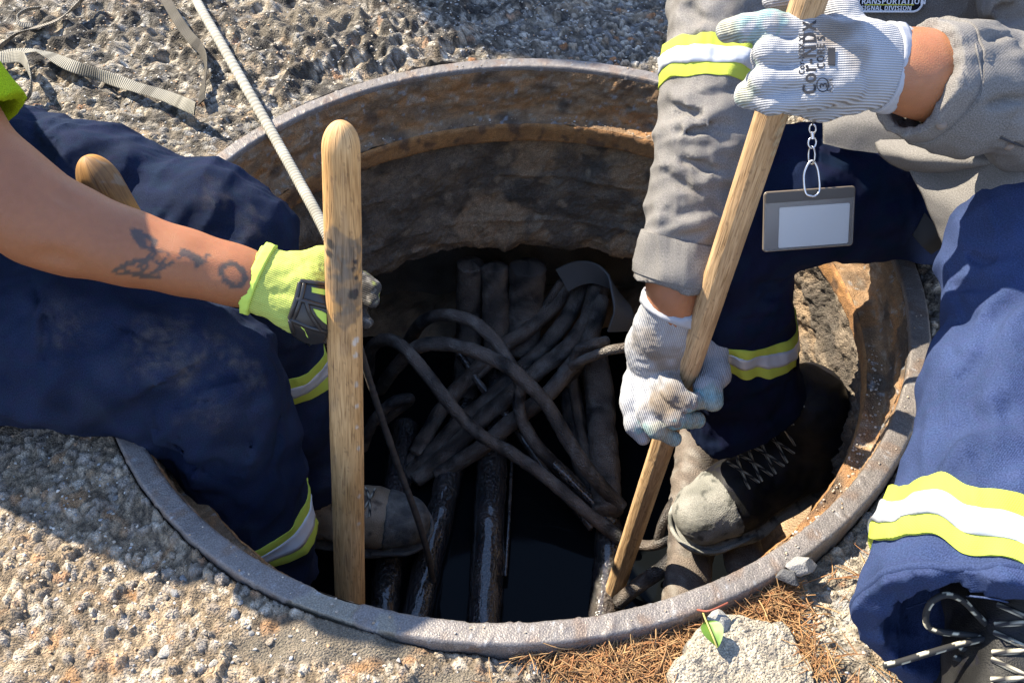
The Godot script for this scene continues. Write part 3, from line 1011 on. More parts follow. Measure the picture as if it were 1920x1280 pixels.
	cable("loop_cable", "dark cable crossing low between sheaf and mottled duct", "cable", loops, [Vector3(0.1279, -0.5400, -0.4344), Vector3(0.1076, -0.5600, -0.3581), Vector3(0.1070, -0.5850, -0.2757), Vector3(0.1198, -0.6100, -0.1846), Vector3(0.1474, -0.6400, -0.1123)], 0.009, M.mud, 0.35, 12)
	# pipes under the right boot
	cable("clay_pipe", "ochre clay pipe under the toe of the grey capped boot", "pipe", "", [Vector3(0.3213, -0.5200, -0.2090), Vector3(0.2931, -0.5200, -0.0949), Vector3(0.2725, -0.5300, 0.0032), Vector3(0.2550, -0.5400, 0.0945), Vector3(0.2315, -0.5500, 0.1970)], 0.036, M.clay, 1.0, 24)
	cable("clay_pipe", "rusty brown pipe stub behind the laces of the grey capped boot", "pipe", "", [Vector3(0.3672, -0.5500, -0.2195), Vector3(0.3564, -0.5400, -0.1409), Vector3(0.3484, -0.5400, -0.0632), Vector3(0.3415, -0.5300, 0.0568), Vector3(0.3377, -0.5300, 0.1235)], 0.030, M.clay, 0.95, 20)
	# hooked rubber strip at the back
	var path := spline([Vector3(0.0941, -0.4500, -0.4657), Vector3(0.1230, -0.4300, -0.4611), Vector3(0.1511, -0.4200, -0.4485), Vector3(0.1776, -0.4200, -0.4214), Vector3(0.1893, -0.4300, -0.3896), Vector3(0.1957, -0.4500, -0.3687), Vector3(0.1884, -0.4800, -0.3584)], 10)
	var sides := PackedVector3Array()
	for i in path.size():
		sides.append(Vector3(0.3, 1.0, -0.25).lerp(Vector3(-0.9, 0.5, 0.3), float(i) / path.size()))
	var hook := obj("rubber_strip", ribbon(path, sides, 0.05, 0.006), M.grey_rubber)
	tag(hook, "grey rubber strip curling like a hook over the cable sheaf", "strip")

# ------------------------------------------------------------------ people
const EYE := Vector3(-0.0044, 0.90374, 0.97467)

# a cloth sheet with thickness through rows of control points
func sheet(rows: Array, thick: float, per := 8, ripple := 0.002) -> ArrayMesh:
	var fine := []
	for r in rows:
		fine.append(spline(r, per))
	var cols: int = fine[0].size()
	var lines := []
	for k in cols:
		var q := []
		for r in fine:
			q.append(r[k])
		lines.append(spline(q, per))
	var n: int = lines[0].size()
	var front := PackedVector3Array()
	for i in n:
		for k in cols:
			front.append(lines[k][i])
	var idx_mesh := grid_mesh(front, n, cols, false)
	var nr: PackedVector3Array = idx_mesh.surface_get_arrays(0)[Mesh.ARRAY_NORMAL]
	# front, then the edges, then the back, as one closed skin
	var v := PackedVector3Array()
	var ring := cols * 2
	for i in n:
		for k in cols:
			var p := front[i * cols + k]
			v.append(p + nr[i * cols + k] * (thick * 0.5 + ripple * n_mid.get_noise_3dv(p * 1.2)))
		for k in cols:
			var kk := cols - 1 - k
			var p := front[i * cols + kk]
			v.append(p - nr[i * cols + kk] * (thick * 0.5 - ripple * n_mid.get_noise_3dv(p * 1.2)))
	return grid_mesh(v, n, ring, true)

# flat lettering laid onto a curved surface
func letters(f: Field, text: String, c: Vector3, across: Vector3, up: Vector3, into: Vector3, height: float, bold := false, sans := "Droid Sans") -> ArrayMesh:
	var tm := TextMesh.new()
	var font := SystemFont.new()
	font.font_names = PackedStringArray([sans])
	if bold:
		font.font_weight = 700
	tm.font = font
	tm.text = text
	tm.font_size = 64
	tm.pixel_size = height / 46.0
	tm.depth = 0.0
	tm.curve_step = 4.0
	var arr := tm.surface_get_arrays(0)
	var src: PackedVector3Array = arr[Mesh.ARRAY_VERTEX]
	var v := PackedVector3Array()
	var n := PackedVector3Array()
	for p in src:
		var q := c + across * p.x + up * p.y
		if f != null:
			q = f.hit(q - into * 0.08, into, 0.2) - into * 0.0007
		v.append(q)
		n.append(-into)
	var idx: PackedInt32Array
	if arr[Mesh.ARRAY_INDEX] == null or arr[Mesh.ARRAY_INDEX].size() == 0:
		for i in v.size():
			idx.append(i)
	else:
		idx = arr[Mesh.ARRAY_INDEX]
	return commit(v, n, PackedColorArray(), PackedVector2Array(), idx)

# a line of cord drawn on a surface as seen along "into"
func stitch(f: Field, pts: Array, rad: float, lift := 0.0, per := 6) -> ArrayMesh:
	var path := PackedVector3Array()
	for p in spline(pts, per):
		var dir := (p - EYE).normalized()
		path.append(f.hit(p - dir * 0.12, dir, 0.3) - dir * lift)
	return tube(path, rad, 6)

func tape(person_part: Node3D, f: Field, c: Vector3, axis: Vector3, half: float, reach: float, wave := 0.0, tilt := Vector3.ZERO, lift := 0.002) -> void:
	var t := part("reflective_tape", band(f, c, axis, half, lift, reach, wave, tilt, 170), M.lime, person_part)
	t.set_meta("label", "lime fabric tape")
	var s := part("silver_stripe", band(f, c, axis, half * 0.40, lift + 0.0014, reach, wave, tilt, 170), M.silver, t)
	s.set_meta("label", "silver reflective stripe")

func turn_folds(axis: Vector3, tight: float, loose: float) -> Basis:
	# noise that is stretched round a limb whose bone runs along axis
	var a := axis.normalized()
	var x := a.cross(Vector3(0.2, 0.5, 0.84)).normalized()
	var y := a.cross(x)
	return Basis(x * loose, y * loose, a * tight).transposed()

func head(f: Field, c: Vector3, look_dir: Vector3, up: Vector3) -> void:
	var x := look_dir.normalized()
	var y := (up - x * up.dot(x)).normalized()
	var z := x.cross(y)
	var at := func(a: float, b: float, d: float) -> Vector3: return c + x * a + y * b + z * d
	f.add([[at.call(-0.02, 0.05, 0), 0.078], [at.call(0.015, -0.02, 0), 0.066], [at.call(0.045, -0.085, 0), 0.036]], 0.03)
	f.add([[at.call(0.082, 0.0, 0), 0.009], [at.call(0.1, -0.03, 0), 0.013]], 0.01)
	f.add([[at.call(0.062, -0.068, -0.02), 0.012], [at.call(0.07, -0.068, 0), 0.013], [at.call(0.062, -0.068, 0.02), 0.012]], 0.01)
	for s in [-1.0, 1.0]:
		f.add([[at.call(-0.015, 0.01, s * 0.078), 0.014], [at.call(-0.01, -0.02, s * 0.076), 0.011]], 0.008)
		f.add([[at.call(0.066, 0.012, s * 0.032), 0.011]], 0.006)
		f.add([[at.call(0.074, 0.028, s * 0.014), 0.008], [at.call(0.066, 0.028, s * 0.045), 0.008]], 0.006)

func hair(c: Vector3, look_dir: Vector3) -> ArrayMesh:
	var f := Field.new()
	var x := look_dir.normalized()
	var y := (Vector3.UP - x * x.y).normalized()
	f.add([[c - x * 0.026 + y * 0.058, 0.081], [c - x * 0.05, 0.062]], 0.02)
	f.noises.append([n_fine, 0.003, 1.0, Basis()])
	return net(f, 0.008, func(p: Vector3, _n: Vector3) -> Color: return Color(0.02, 0.016, 0.013) * (1.0 + 0.4 * n_fine.get_noise_3dv(p)))

func boot(parent: Node3D, heel: Vector3, toe: Vector3, up: Vector3, upper_col: Callable, cap_col: Callable, upper_mat: Material, lace_mat: Material, shaft := 0.2, lean := 0.0, cap_at := 0.196) -> Field:
	var x := (toe - heel).normalized()
	var y := (up - x * up.dot(x)).normalized()
	var z := x.cross(y)
	var s := (toe - heel).length() / 0.3
	var at := func(a: float, b: float, c: float) -> Vector3: return heel + (x * a + y * b + z * c) * s
	var f := Field.new()
	f.blend = 0.03
	f.add([[at.call(0.252, 0.05, 0), 0.040 * s], [at.call(0.20, 0.056, 0), 0.046 * s], [at.call(0.14, 0.066, 0), 0.043 * s], [at.call(0.08, 0.072, 0), 0.043 * s], [at.call(0.045, 0.06, 0), 0.040 * s]], 0.02, z, 0.94)
	f.add([[at.call(0.07, 0.09, 0), 0.047 * s], [at.call(0.055 + lean * 0.5, 0.15, 0), 0.050 * s], [at.call(0.055 + lean, shaft, 0), 0.052 * s]], 0.02)
	f.add([[at.call(0.19, 0.085, 0), 0.022 * s], [at.call(0.12, 0.115, 0), 0.024 * s], [at.call(0.09, 0.16, 0), 0.03 * s]], 0.02)
	f.noises.append([n_mid, 0.0022, 1.0, Basis()])
	f.crease([[at.call(0.165, 0.10, -0.035), at.call(0.16, 0.10, 0.035), 0.006, 0.0035], [at.call(0.14, 0.11, -0.04), at.call(0.142, 0.11, 0.04), 0.006, 0.003], [at.call(0.1, 0.10, -0.05), at.call(0.12, 0.06, -0.05), 0.007, 0.003], [at.call(0.09, 0.1, 0.05), at.call(0.12, 0.06, 0.05), 0.007, 0.003]])
	var b := part("boot", net(f, 0.0032, upper_col), upper_mat, parent)
	# toe cap
	var g := Field.new()
	g.add([[at.call(0.254, 0.05, 0), 0.0425 * s], [at.call(0.20, 0.056, 0), 0.0485 * s], [at.call(0.16, 0.062, 0), 0.047 * s]], 0.02, z, 0.94)
	g.chains[0].cuts.append([at.call(cap_at, 0.06, 0), -x + y * 0.12, 0.0, 0.0])
	g.noises.append([n_mid, 0.0016, 1.0, Basis()])
	g.noises.append([n_fine, 0.0007, 1.0, Basis()])
	part("toe_cap", net(g, 0.003, cap_col), M.leather, b)
	# sole with a welt
	var w := Field.new()
	w.add([[at.call(0.246, 0.014, 0), 0.050 * s], [at.call(0.19, 0.013, 0), 0.052 * s], [at.call(0.12, 0.012, 0), 0.042 * s], [at.call(0.045, 0.012, 0), 0.043 * s]], 0.02, y, 3.4)
	part("sole", net(w, 0.0035, cap_col), M.leather, b)
	var welt := PackedVector3Array()
	for k in 29:
		var a := PI * (k / 28.0) - PI / 2
		welt.append(at.call(0.246 + 0.051 * cos(a), 0.024, 0.051 * sin(a)) if absf(a) < 1.5 else at.call(0.2, 0.024, 0.054 * signf(a)))
	part("welt", tube(welt, 0.0035, 8, func(_t: float, _a: float, p: Vector3) -> Color: return cap_col.call(p, Vector3.UP) * 1.25), M.leather, b)
	# laces across the instep
	for k in 6:
		var t := k / 5.0
		var a0 := lerpf(0.185, 0.105, t)
		var h0 := lerpf(0.09, 0.17, t * t * 0.4 + t * 0.6)
		for sgn in [-1.0, 1.0]:
			var path := PackedVector3Array()
			for j in 7:
				var u := j / 6.0 * 2.0 - 1.0
				var q: Vector3 = at.call(a0 + sgn * u * 0.009, h0, u * 0.026)
				var from := q + (y + x * 0.6).normalized() * 0.09
				path.append(f.hit(from, -(y + x * 0.6).normalized(), 0.2) + y * 0.002)
			part("lace", tube(path, 0.0023, 6, lace_color), lace_mat, b)
	return f

func lace_color(t: float, a: float, p: Vector3) -> Color:
	var k := fmod(absf(t * 9.0) + a * 0.16, 1.0)
	return Color(0.6, 0.57, 0.45) if k < 0.22 and fmod(a, 3.1) < 1.6 else Color(0.015, 0.015, 0.016)

func build_left_worker() -> void:
	var who := thing("person", "worker in navy trousers with bare tattooed forearm and lime glove, legs in the hole", "person", Vector3(-0.78, 0, -0.1))
	# --- trousers
	var f := Field.new()
	f.blend = 0.035
	f.add([[Vector3(-0.7402, 0.0487, 0.0745), 0.1085], [Vector3(-0.6260, 0.0384, 0.1143), 0.1006], [Vector3(-0.4903, 0.0427, 0.1387), 0.0876], [Vector3(-0.3770, 0.0398, 0.1709), 0.0755], [Vector3(-0.3247, 0.0376, 0.1877), 0.0620]], 0.03)
	var near_shin := f.add([[Vector3(-0.3247, 0.0376, 0.1877), 0.0608], [Vector3(-0.3333, -0.0495, 0.1921), 0.0646], [Vector3(-0.3363, -0.1283, 0.2024), 0.0640], [Vector3(-0.3342, -0.2058, 0.2112), 0.0585], [Vector3(-0.3317, -0.2942, 0.2243), 0.0554], [Vector3(-0.3297, -0.3365, 0.2325), 0.0550]], 0.03)
	f.add([[Vector3(-0.7950, 0.0751, -0.1563), 0.1035], [Vector3(-0.6483, 0.0738, -0.1259), 0.0986], [Vector3(-0.4983, 0.0807, -0.0752), 0.0858], [Vector3(-0.3693, 0.0847, -0.0213), 0.0691], [Vector3(-0.3357, 0.0748, 0.0035), 0.0654]], 0.03)
	var far_shin := f.add([[Vector3(-0.3357, 0.0748, 0.0035), 0.0654], [Vector3(-0.3226, -0.0530, 0.0073), 0.0585], [Vector3(-0.3241, -0.2301, -0.0098), 0.0570], [Vector3(-0.3201, -0.3944, -0.0113), 0.0567], [Vector3(-0.3214, -0.4552, -0.0054), 0.0548]], 0.03)
	f.add([[Vector3(-0.8364, 0.0808, -0.0463), 0.1235], [Vector3(-0.7728, 0.0566, -0.0208), 0.1268]], 0.03)
	near_shin.cuts.append([Vector3(-0.3314, -0.2924, 0.2238), (Vector3(-0.3297, -0.3365, 0.2325) - Vector3(-0.3342, -0.2058, 0.2112)).normalized(), 0.07, 0.008])
	far_shin.cuts.append([Vector3(-0.3197, -0.4012, -0.0114), (Vector3(-0.3214, -0.4552, -0.0054) - Vector3(-0.3241, -0.2301, -0.0098)).normalized(), 0.06, 0.008])
	f.crease([[Vector3(-0.2990, 0.1051, 0.2182), Vector3(-0.3975, 0.0712, 0.2538), 0.0058, 0.0074], [Vector3(-0.2671, 0.0875, 0.2367), Vector3(-0.3862, 0.0758, 0.2490), 0.0058, 0.0084], [Vector3(-0.3970, 0.0788, 0.2459), Vector3(-0.3227, 0.0329, 0.2940), 0.0066, 0.0074], [Vector3(-0.4962, 0.1671, 0.1532), Vector3(-0.4921, 0.0986, 0.2250), 0.0058, 0.0074], [Vector3(-0.4632, 0.1661, 0.1542), Vector3(-0.4715, 0.1208, 0.2018), 0.0050, 0.0063], [Vector3(-0.2517, 0.0688, 0.2563), Vector3(-0.2600, 0.0235, 0.3039), 0.0041, 0.0084], [Vector3(-0.3543, 0.0566, 0.2691), Vector3(-0.3182, 0.0176, 0.3101), 0.0050, 0.0095], [Vector3(-0.2774, 0.0544, 0.2715), Vector3(-0.2962, 0.0170, 0.3108), 0.0041, 0.0074], [Vector3(-0.4156, 0.1344, 0.1875), Vector3(-0.3506, 0.1173, 0.2055), 0.0050, 0.0063], [Vector3(-0.2962, 0.1073, 0.2159), Vector3(-0.4032, 0.0676, 0.2577), 0.0124, 0.0147], [Vector3(-0.2652, 0.0920, 0.2320), Vector3(-0.3806, 0.0772, 0.2476), 0.0116, 0.0158], [Vector3(-0.3693, 0.0818, 0.2428), Vector3(-0.4422, 0.0592, 0.2664), 0.0182, 0.0105], [Vector3(-0.4084, 0.0715, 0.2535), Vector3(-0.3177, 0.0252, 0.3021), 0.0165, 0.0126], [Vector3(-0.3433, 0.0563, 0.2695), Vector3(-0.3072, 0.0173, 0.3104), 0.0116, 0.0053], [Vector3(-0.2700, 0.0846, 0.2398), Vector3(-0.2788, 0.0317, 0.2954), 0.0107, 0.0042], [Vector3(-0.2517, 0.0688, 0.2563), Vector3(-0.2632, 0.0160, 0.3118), 0.0099, 0.0042], [Vector3(-0.2989, 0.0626, 0.2629), Vector3(-0.3280, 0.0369, 0.2899), 0.0099, -0.0042], [Vector3(-0.4962, 0.1671, 0.1532), Vector3(-0.4898, 0.0910, 0.2331), 0.0149, 0.0042], [Vector3(-0.4577, 0.1660, 0.1543), Vector3(-0.4662, 0.1169, 0.2059), 0.0132, -0.0042], [Vector3(-0.5136, 0.1524, 0.1686), Vector3(-0.5127, 0.0765, 0.2483), 0.0099, 0.0042], [Vector3(-0.4149, 0.1457, 0.1756), Vector3(-0.3497, 0.1324, 0.1895), 0.0206, -0.0042], [Vector3(-0.3231, 0.1165, 0.2063), Vector3(-0.2693, 0.0959, 0.2279), 0.0165, -0.0053], [Vector3(-0.2396, 0.0419, 0.2846), Vector3(-0.2474, 0.0042, 0.3242), 0.0083, 0.0032], [Vector3(-0.2804, 0.0051, 0.3232), Vector3(-0.2981, -0.0133, 0.3426), 0.0083, 0.0032], [Vector3(-0.3487, 0.1476, 0.1736), Vector3(-0.3002, 0.1310, 0.1911), 0.0099, 0.0032], [Vector3(-0.3685, 0.0950, 0.2288), Vector3(-0.3023, 0.0969, 0.2269), 0.0099, -0.0032]], EYE)
	f.crease([[Vector3(-0.5331, 0.2262, -0.0539), Vector3(-0.5173, 0.1905, -0.0165), 0.0126, 0.0063], [Vector3(-0.4917, 0.2167, -0.0440), Vector3(-0.5121, 0.1780, -0.0033), 0.0108, -0.0042], [Vector3(-0.4571, 0.1929, -0.0190), Vector3(-0.4959, 0.1485, 0.0277), 0.0144, 0.0063], [Vector3(-0.4124, 0.1875, -0.0133), Vector3(-0.4534, 0.1555, 0.0203), 0.0126, 0.0063], [Vector3(-0.3747, 0.1657, 0.0096), Vector3(-0.4284, 0.1714, 0.0036), 0.0126, 0.0053], [Vector3(-0.2926, 0.1343, 0.0426), Vector3(-0.3770, 0.1285, 0.0487), 0.0126, 0.0063], [Vector3(-0.2815, 0.1195, 0.0582), Vector3(-0.3418, 0.1150, 0.0628), 0.0090, 0.0053], [Vector3(-0.3327, 0.1644, 0.0109), Vector3(-0.3757, 0.1491, 0.0270), 0.0162, -0.0042], [Vector3(-0.3033, 0.1553, 0.0205), Vector3(-0.2751, 0.1255, 0.0518), 0.0126, -0.0032], [Vector3(-0.4341, 0.1757, -0.0009), Vector3(-0.4651, 0.1600, 0.0156), 0.0126, -0.0042]], EYE)
	f.noises.append([n_lump, 0.009, 1.0, turn_folds(Vector3(1, -0.1, 0.1), 0.7, 1.6)])
	f.noises.append([n_mid, 0.0016, 1.0, turn_folds(Vector3(1, -0.5, 0.1), 0.5, 1.0)])
	f.noises.append([n_fold, -0.003, 1.0, turn_folds(Vector3(0.5, 0.3, 0.8), 1.7, 0.6)])
	f.noises.append([n_fold, -0.009, 1.0, turn_folds(Vector3(0.8, -0.5, 0.35), 0.6, 0.24)])
	var dust: Array = [[Vector3(-0.4653, 0.1320, 0.1900), 0.0330, 0.25], [Vector3(-0.2476, 0.0915, 0.2325), 0.0165, 0.30], [Vector3(-0.3671, 0.1178, 0.2050), 0.0385, 0.45], [Vector3(-0.3435, 0.0981, 0.2256), 0.0248, 0.40], [Vector3(-0.3011, 0.1158, 0.2070), 0.0330, 0.40], [Vector3(-0.2751, 0.0923, 0.2317), 0.0220, 0.40], [Vector3(-0.3211, 0.0595, 0.2662), 0.0330, 0.25], [Vector3(-0.2895, 0.0358, 0.2910), 0.0330, 0.30], [Vector3(-0.3456, 0.0184, 0.3093), 0.0220, 0.25]]
	dust.append_array([[Vector3(-0.2873, 0.1552, 0.0496), 0.0354, 0.50], [Vector3(-0.3332, 0.1769, 0.0268), 0.0295, 0.40], [Vector3(-0.3680, 0.1861, 0.0172), 0.0177, 0.30], [Vector3(-0.2588, 0.1381, 0.0676), 0.0177, 0.40]])
	var rust: Array = [[Vector3(-0.2837, -0.0932, 0.1800), 0.0216, 0.80], [Vector3(-0.3032, -0.1212, 0.2093), 0.0191, 0.35], [Vector3(-0.2905, -0.0689, 0.1545), 0.0152, 0.40]]
	var navy := func(p: Vector3, n: Vector3) -> Color:
		var c := Color(0.022, 0.031, 0.064) * (1.0 + 0.35 * n_mid.get_noise_3dv(p * 0.6))
		c = c.lerp(Color(0.042, 0.054, 0.088), 0.4 * smoothstep(0.2, 0.6, n_lump.get_noise_3dv(p * 1.8)))
		c = c.lerp(spots(p, dust, c, Color(0.17, 0.145, 0.12)), 0.55 + 0.9 * n_fine.get_noise_3dv(p * 0.9))
		c = marks(p, rust, c, Color(0.34, 0.17, 0.055))
		return c
	var tr := part("trousers", net(f, 0.005, navy), M.navy, who)
	tape(tr, f, Vector3(-0.3345, -0.1927, 0.2090), Vector3(-0.3297, -0.3365, 0.2325) - Vector3(-0.3363, -0.1283, 0.2024), 0.024, 0.12, 0.003, (Vector3(-0.2601, -0.2221, 0.1631) - Vector3(-0.3716, -0.2450, 0.1871)).normalized() * -0.0 + Vector3(0, 0.012, 0))
	tape(tr, f, Vector3(-0.3200, -0.1347, -0.0012), Vector3(-0.3199, -0.3727, -0.0051) - Vector3(-0.3226, -0.0530, 0.0073), 0.030, 0.13, 0.002, Vector3(0.02, 0.03, 0))
	# --- skin: head, neck, both arms
	var b := Field.new()
	b.blend = 0.03
	b.add([[Vector3(-0.75, 0.38, 0.0), 0.08], [Vector3(-0.74, 0.47, 0.02), 0.07], [Vector3(-0.74, 0.52, 0.02), 0.052], [Vector3(-0.735, 0.57, 0.025), 0.052]], 0.04)
	head(b, Vector3(-0.725, 0.64, 0.03), Vector3(0.8, -0.5, 0.2), Vector3.UP)
	b.add([[Vector3(-0.69, 0.44, 0.10), 0.055], [[Vector3(-0.6214, 0.4488, 0.0313), 0.0514]][0], [[Vector3(-0.5508, 0.3249, 0.0890), 0.0464]][0], [[Vector3(-0.4937, 0.2542, 0.1270), 0.0417]][0], [[Vector3(-0.4679, 0.2331, 0.1419), 0.0398]][0], [[Vector3(-0.4320, 0.2173, 0.1468), 0.0368]][0], [[Vector3(-0.3818, 0.2005, 0.1543), 0.0317]][0], [[Vector3(-0.3301, 0.1860, 0.1623), 0.0275]][0], [[Vector3(-0.2834, 0.1726, 0.1691), 0.0244]][0], [[Vector3(-0.2470, 0.1610, 0.1741), 0.0240]][0]], 0.03)
	b.add([[Vector3(-0.74, 0.45, -0.04), 0.055], [Vector3(-0.90, 0.28, -0.36), 0.042], [Vector3(-1.0, 0.06, -0.42), 0.028], [Vector3(-1.03, 0.02, -0.46), 0.03]], 0.03)
	for k in 5:
		var a := 0.35 * (k - 2)
		var o := Vector3(-1.03, 0.02, -0.46)
		var dirv := Vector3(-0.7 * cos(a) + 0.4 * sin(a), -0.12, -0.6 * cos(a) - 0.7 * sin(a))
		b.add([[o + dirv * 0.02, 0.011], [o + dirv * (0.05 + 0.01 * (2 - absi(k - 2))), 0.009], [o + dirv * (0.075 + 0.012 * (2 - absi(k - 2))) - Vector3(0, 0.006, 0), 0.007]], 0.006)
	b.crease([[Vector3(-0.4388, 0.2816, 0.1489), Vector3(-0.4116, 0.2668, 0.1645), 0.0092, 0.0032], [Vector3(-0.4595, 0.2347, 0.1981), Vector3(-0.4141, 0.2263, 0.2069), 0.0122, 0.0032], [Vector3(-0.3619, 0.2459, 0.1864), Vector3(-0.2763, 0.2258, 0.2075), 0.0107, -0.0021]], EYE)
	var ink: Array = []
	for s in [Vector3(-0.3663, 0.2330, 0.1710), Vector3(-0.3512, 0.2246, 0.1797), Vector3(-0.3202, 0.2209, 0.1837), Vector3(-0.3024, 0.2132, 0.1918), Vector3(-0.2831, 0.2061, 0.1992), Vector3(-0.2828, 0.2108, 0.1943)]:
		ink.append(s)
	# strokes of the tattoo: a scroll, a figure 1 and a figure 0
	var strokes := [[Vector3(-0.3677, 0.2345, 0.1694), Vector3(-0.3599, 0.2263, 0.1780)], [Vector3(-0.3625, 0.2343, 0.1696), Vector3(-0.3484, 0.2281, 0.1760), Vector3(-0.3518, 0.2225, 0.1820)], [Vector3(-0.3600, 0.2256, 0.1787), Vector3(-0.3488, 0.2217, 0.1828)], [Vector3(-0.3239, 0.2188, 0.1858), Vector3(-0.3168, 0.2172, 0.1876)], [Vector3(-0.3208, 0.2194, 0.1852), Vector3(-0.3035, 0.2132, 0.1917)], [Vector3(-0.3088, 0.2105, 0.1946), Vector3(-0.2981, 0.2166, 0.1881)], [Vector3(-0.3252, 0.2160, 0.1888), Vector3(-0.3198, 0.2187, 0.1860)], [Vector3(-0.3891, 0.2092, 0.1959), Vector3(-0.3752, 0.2146, 0.1903), Vector3(-0.3640, 0.2114, 0.1937), Vector3(-0.3542, 0.2183, 0.1864), Vector3(-0.3441, 0.2122, 0.1928), Vector3(-0.3343, 0.2191, 0.1855), Vector3(-0.3436, 0.2215, 0.1830), Vector3(-0.3516, 0.2175, 0.1873)], [Vector3(-0.3850, 0.2070, 0.1983), Vector3(-0.3694, 0.2079, 0.1973), Vector3(-0.3592, 0.2048, 0.2006), Vector3(-0.3464, 0.2087, 0.1965), Vector3(-0.3326, 0.2133, 0.1916)], [Vector3(-0.3806, 0.2119, 0.1932), Vector3(-0.3706, 0.2051, 0.2002), Vector3(-0.3567, 0.2112, 0.1939), Vector3(-0.3606, 0.2156, 0.1892), Vector3(-0.3700, 0.2151, 0.1897)], [Vector3(-0.3644, 0.2042, 0.2012), Vector3(-0.3446, 0.2043, 0.2010)], [Vector3(-0.2765, 0.2110, 0.1941), Vector3(-0.2704, 0.2101, 0.1950), Vector3(-0.2639, 0.2056, 0.1997), Vector3(-0.2621, 0.2005, 0.2051), Vector3(-0.2660, 0.1963, 0.2095), Vector3(-0.2733, 0.1954, 0.2104), Vector3(-0.2804, 0.1989, 0.2068), Vector3(-0.2853, 0.2048, 0.2006), Vector3(-0.2839, 0.2090, 0.1961), Vector3(-0.2765, 0.2110, 0.1941)]]
	var ink_w := [9.0, 6.0, 5.0, 5.0, 9.0, 5.0, 5.0, 4.0, 4.0, 4.0, 4.0, 6.0]
	var lines := []
	for i in strokes.size():
		for k in strokes[i].size() - 1:
			lines.append([b.look(EYE, strokes[i][k]), b.look(EYE, strokes[i][k + 1]), ink_w[i] * 0.00053])
	var mid_arm: Vector3 = Vector3(-0.3263, 0.2071, 0.1836)
	var flesh := func(p: Vector3, n: Vector3) -> Color:
		var c := Color(0.245, 0.09, 0.035).lerp(Color(0.30, 0.115, 0.047), clampf(0.5 + 0.5 * n_mid.get_noise_3dv(p * 0.4), 0, 1))
		c *= 1.0 + 0.08 * n_fine.get_noise_3dv(p)
		if p.distance_to(mid_arm) < 0.12:
			var best := 9.0
			for l in lines:
				best = minf(best, Geometry3D.get_closest_point_to_segment(p, l[0], l[1]).distance_to(p) / l[2])
			c = c.lerp(Color(0.055, 0.04, 0.032), 0.95 * smoothstep(1.1, 0.75, best + 0.2 * n_fine.get_noise_3dv(p * 0.6)))
		return c
	part("body", net(b, 0.0031, flesh), M.skin, who)
	part("hair", hair(Vector3(-0.725, 0.64, 0.03), Vector3(0.8, -0.5, 0.2)), M.leather, who)
	# --- shirt
	var sh := Field.new()
	sh.blend = 0.04
	sh.add([[Vector3(-0.82, 0.10, -0.08), 0.16], [Vector3(-0.80, 0.25, -0.05), 0.16], [Vector3(-0.75, 0.38, 0.0), 0.15], [Vector3(-0.74, 0.46, 0.02), 0.09]], 0.05, Vector3(1, 0.1, 0), 1.2)
	var slv := sh.add([[Vector3(-0.70, 0.44, 0.09), 0.08], [[Vector3(-0.6214, 0.4488, 0.0313), 0.0662]][0], [[Vector3(-0.5552, 0.3375, 0.0758), 0.0644]][0], [[Vector3(-0.5056, 0.2812, 0.1058), 0.0609]][0], [[Vector3(-0.4749, 0.2487, 0.1255), 0.0583]][0]], 0.03)
	slv.cuts.append([Vector3(-0.5164, 0.3150, 0.0993), (Vector3(-0.4749, 0.2487, 0.1255) - Vector3(-0.5546, 0.3481, 0.0646)).normalized(), 0.03, 0.012])
	var slv2 := sh.add([[Vector3(-0.74, 0.45, -0.05), 0.08], [Vector3(-0.85, 0.36, -0.3), 0.065], [Vector3(-0.90, 0.28, -0.36), 0.06]], 0.03)
	slv2.cuts.append([Vector3(-0.88, 0.31, -0.33), Vector3(-0.45, -0.65, -0.5).normalized(), 0.05, 0.008])
	sh.noises.append([n_lump, 0.008, 1.0, Basis()])
	part("shirt", net(sh, 0.0065), M.hi_vis, who).material_override = M.hi_vis
	# --- glove: lime knit, dark dipped palm, rubber guard over the knuckles
	var g := Field.new()
	g.blend = 0.005
	var into: Vector3 = Vector3(-0.1894, -0.6776, -0.7106)
	var wrist_g := g.add([[Vector3(-0.2782, 0.1722, 0.1681), 0.0310], [Vector3(-0.2637, 0.1674, 0.1703), 0.0316], [Vector3(-0.2411, 0.1622, 0.1757), 0.0326], [Vector3(-0.2175, 0.1537, 0.1817), 0.0371], [Vector3(-0.2050, 0.1438, 0.1863), 0.0350]], 0.012, into, 1.35)
	wrist_g.cuts.append([Vector3(-0.2668, 0.1685, 0.1697), (Vector3(-0.2782, 0.1722, 0.1681) - Vector3(-0.2411, 0.1622, 0.1757)).normalized(), 0.0, 0.0])
	g.add([[Vector3(-0.2024, 0.1640, 0.1680), 0.0142], [Vector3(-0.1844, 0.1506, 0.1589), 0.0133], [Vector3(-0.1618, 0.1453, 0.1586), 0.0117], [Vector3(-0.1453, 0.1479, 0.1689), 0.0083]], 0.008)
	g.add([[Vector3(-0.1993, 0.1497, 0.1786), 0.0148], [Vector3(-0.1826, 0.1385, 0.1687), 0.0139], [Vector3(-0.1626, 0.1346, 0.1684), 0.0122], [Vector3(-0.1474, 0.1392, 0.1796), 0.0083]], 0.008)
	g.add([[Vector3(-0.1992, 0.1347, 0.1930), 0.0137], [Vector3(-0.1836, 0.1276, 0.1830), 0.0127], [Vector3(-0.1655, 0.1216, 0.1835), 0.0111], [Vector3(-0.1546, 0.1228, 0.1939), 0.0072]], 0.008)
	g.add([[Vector3(-0.2055, 0.1227, 0.2055), 0.0121], [Vector3(-0.1893, 0.1165, 0.2004), 0.0110], [Vector3(-0.1721, 0.1123, 0.2020), 0.0094]], 0.008)
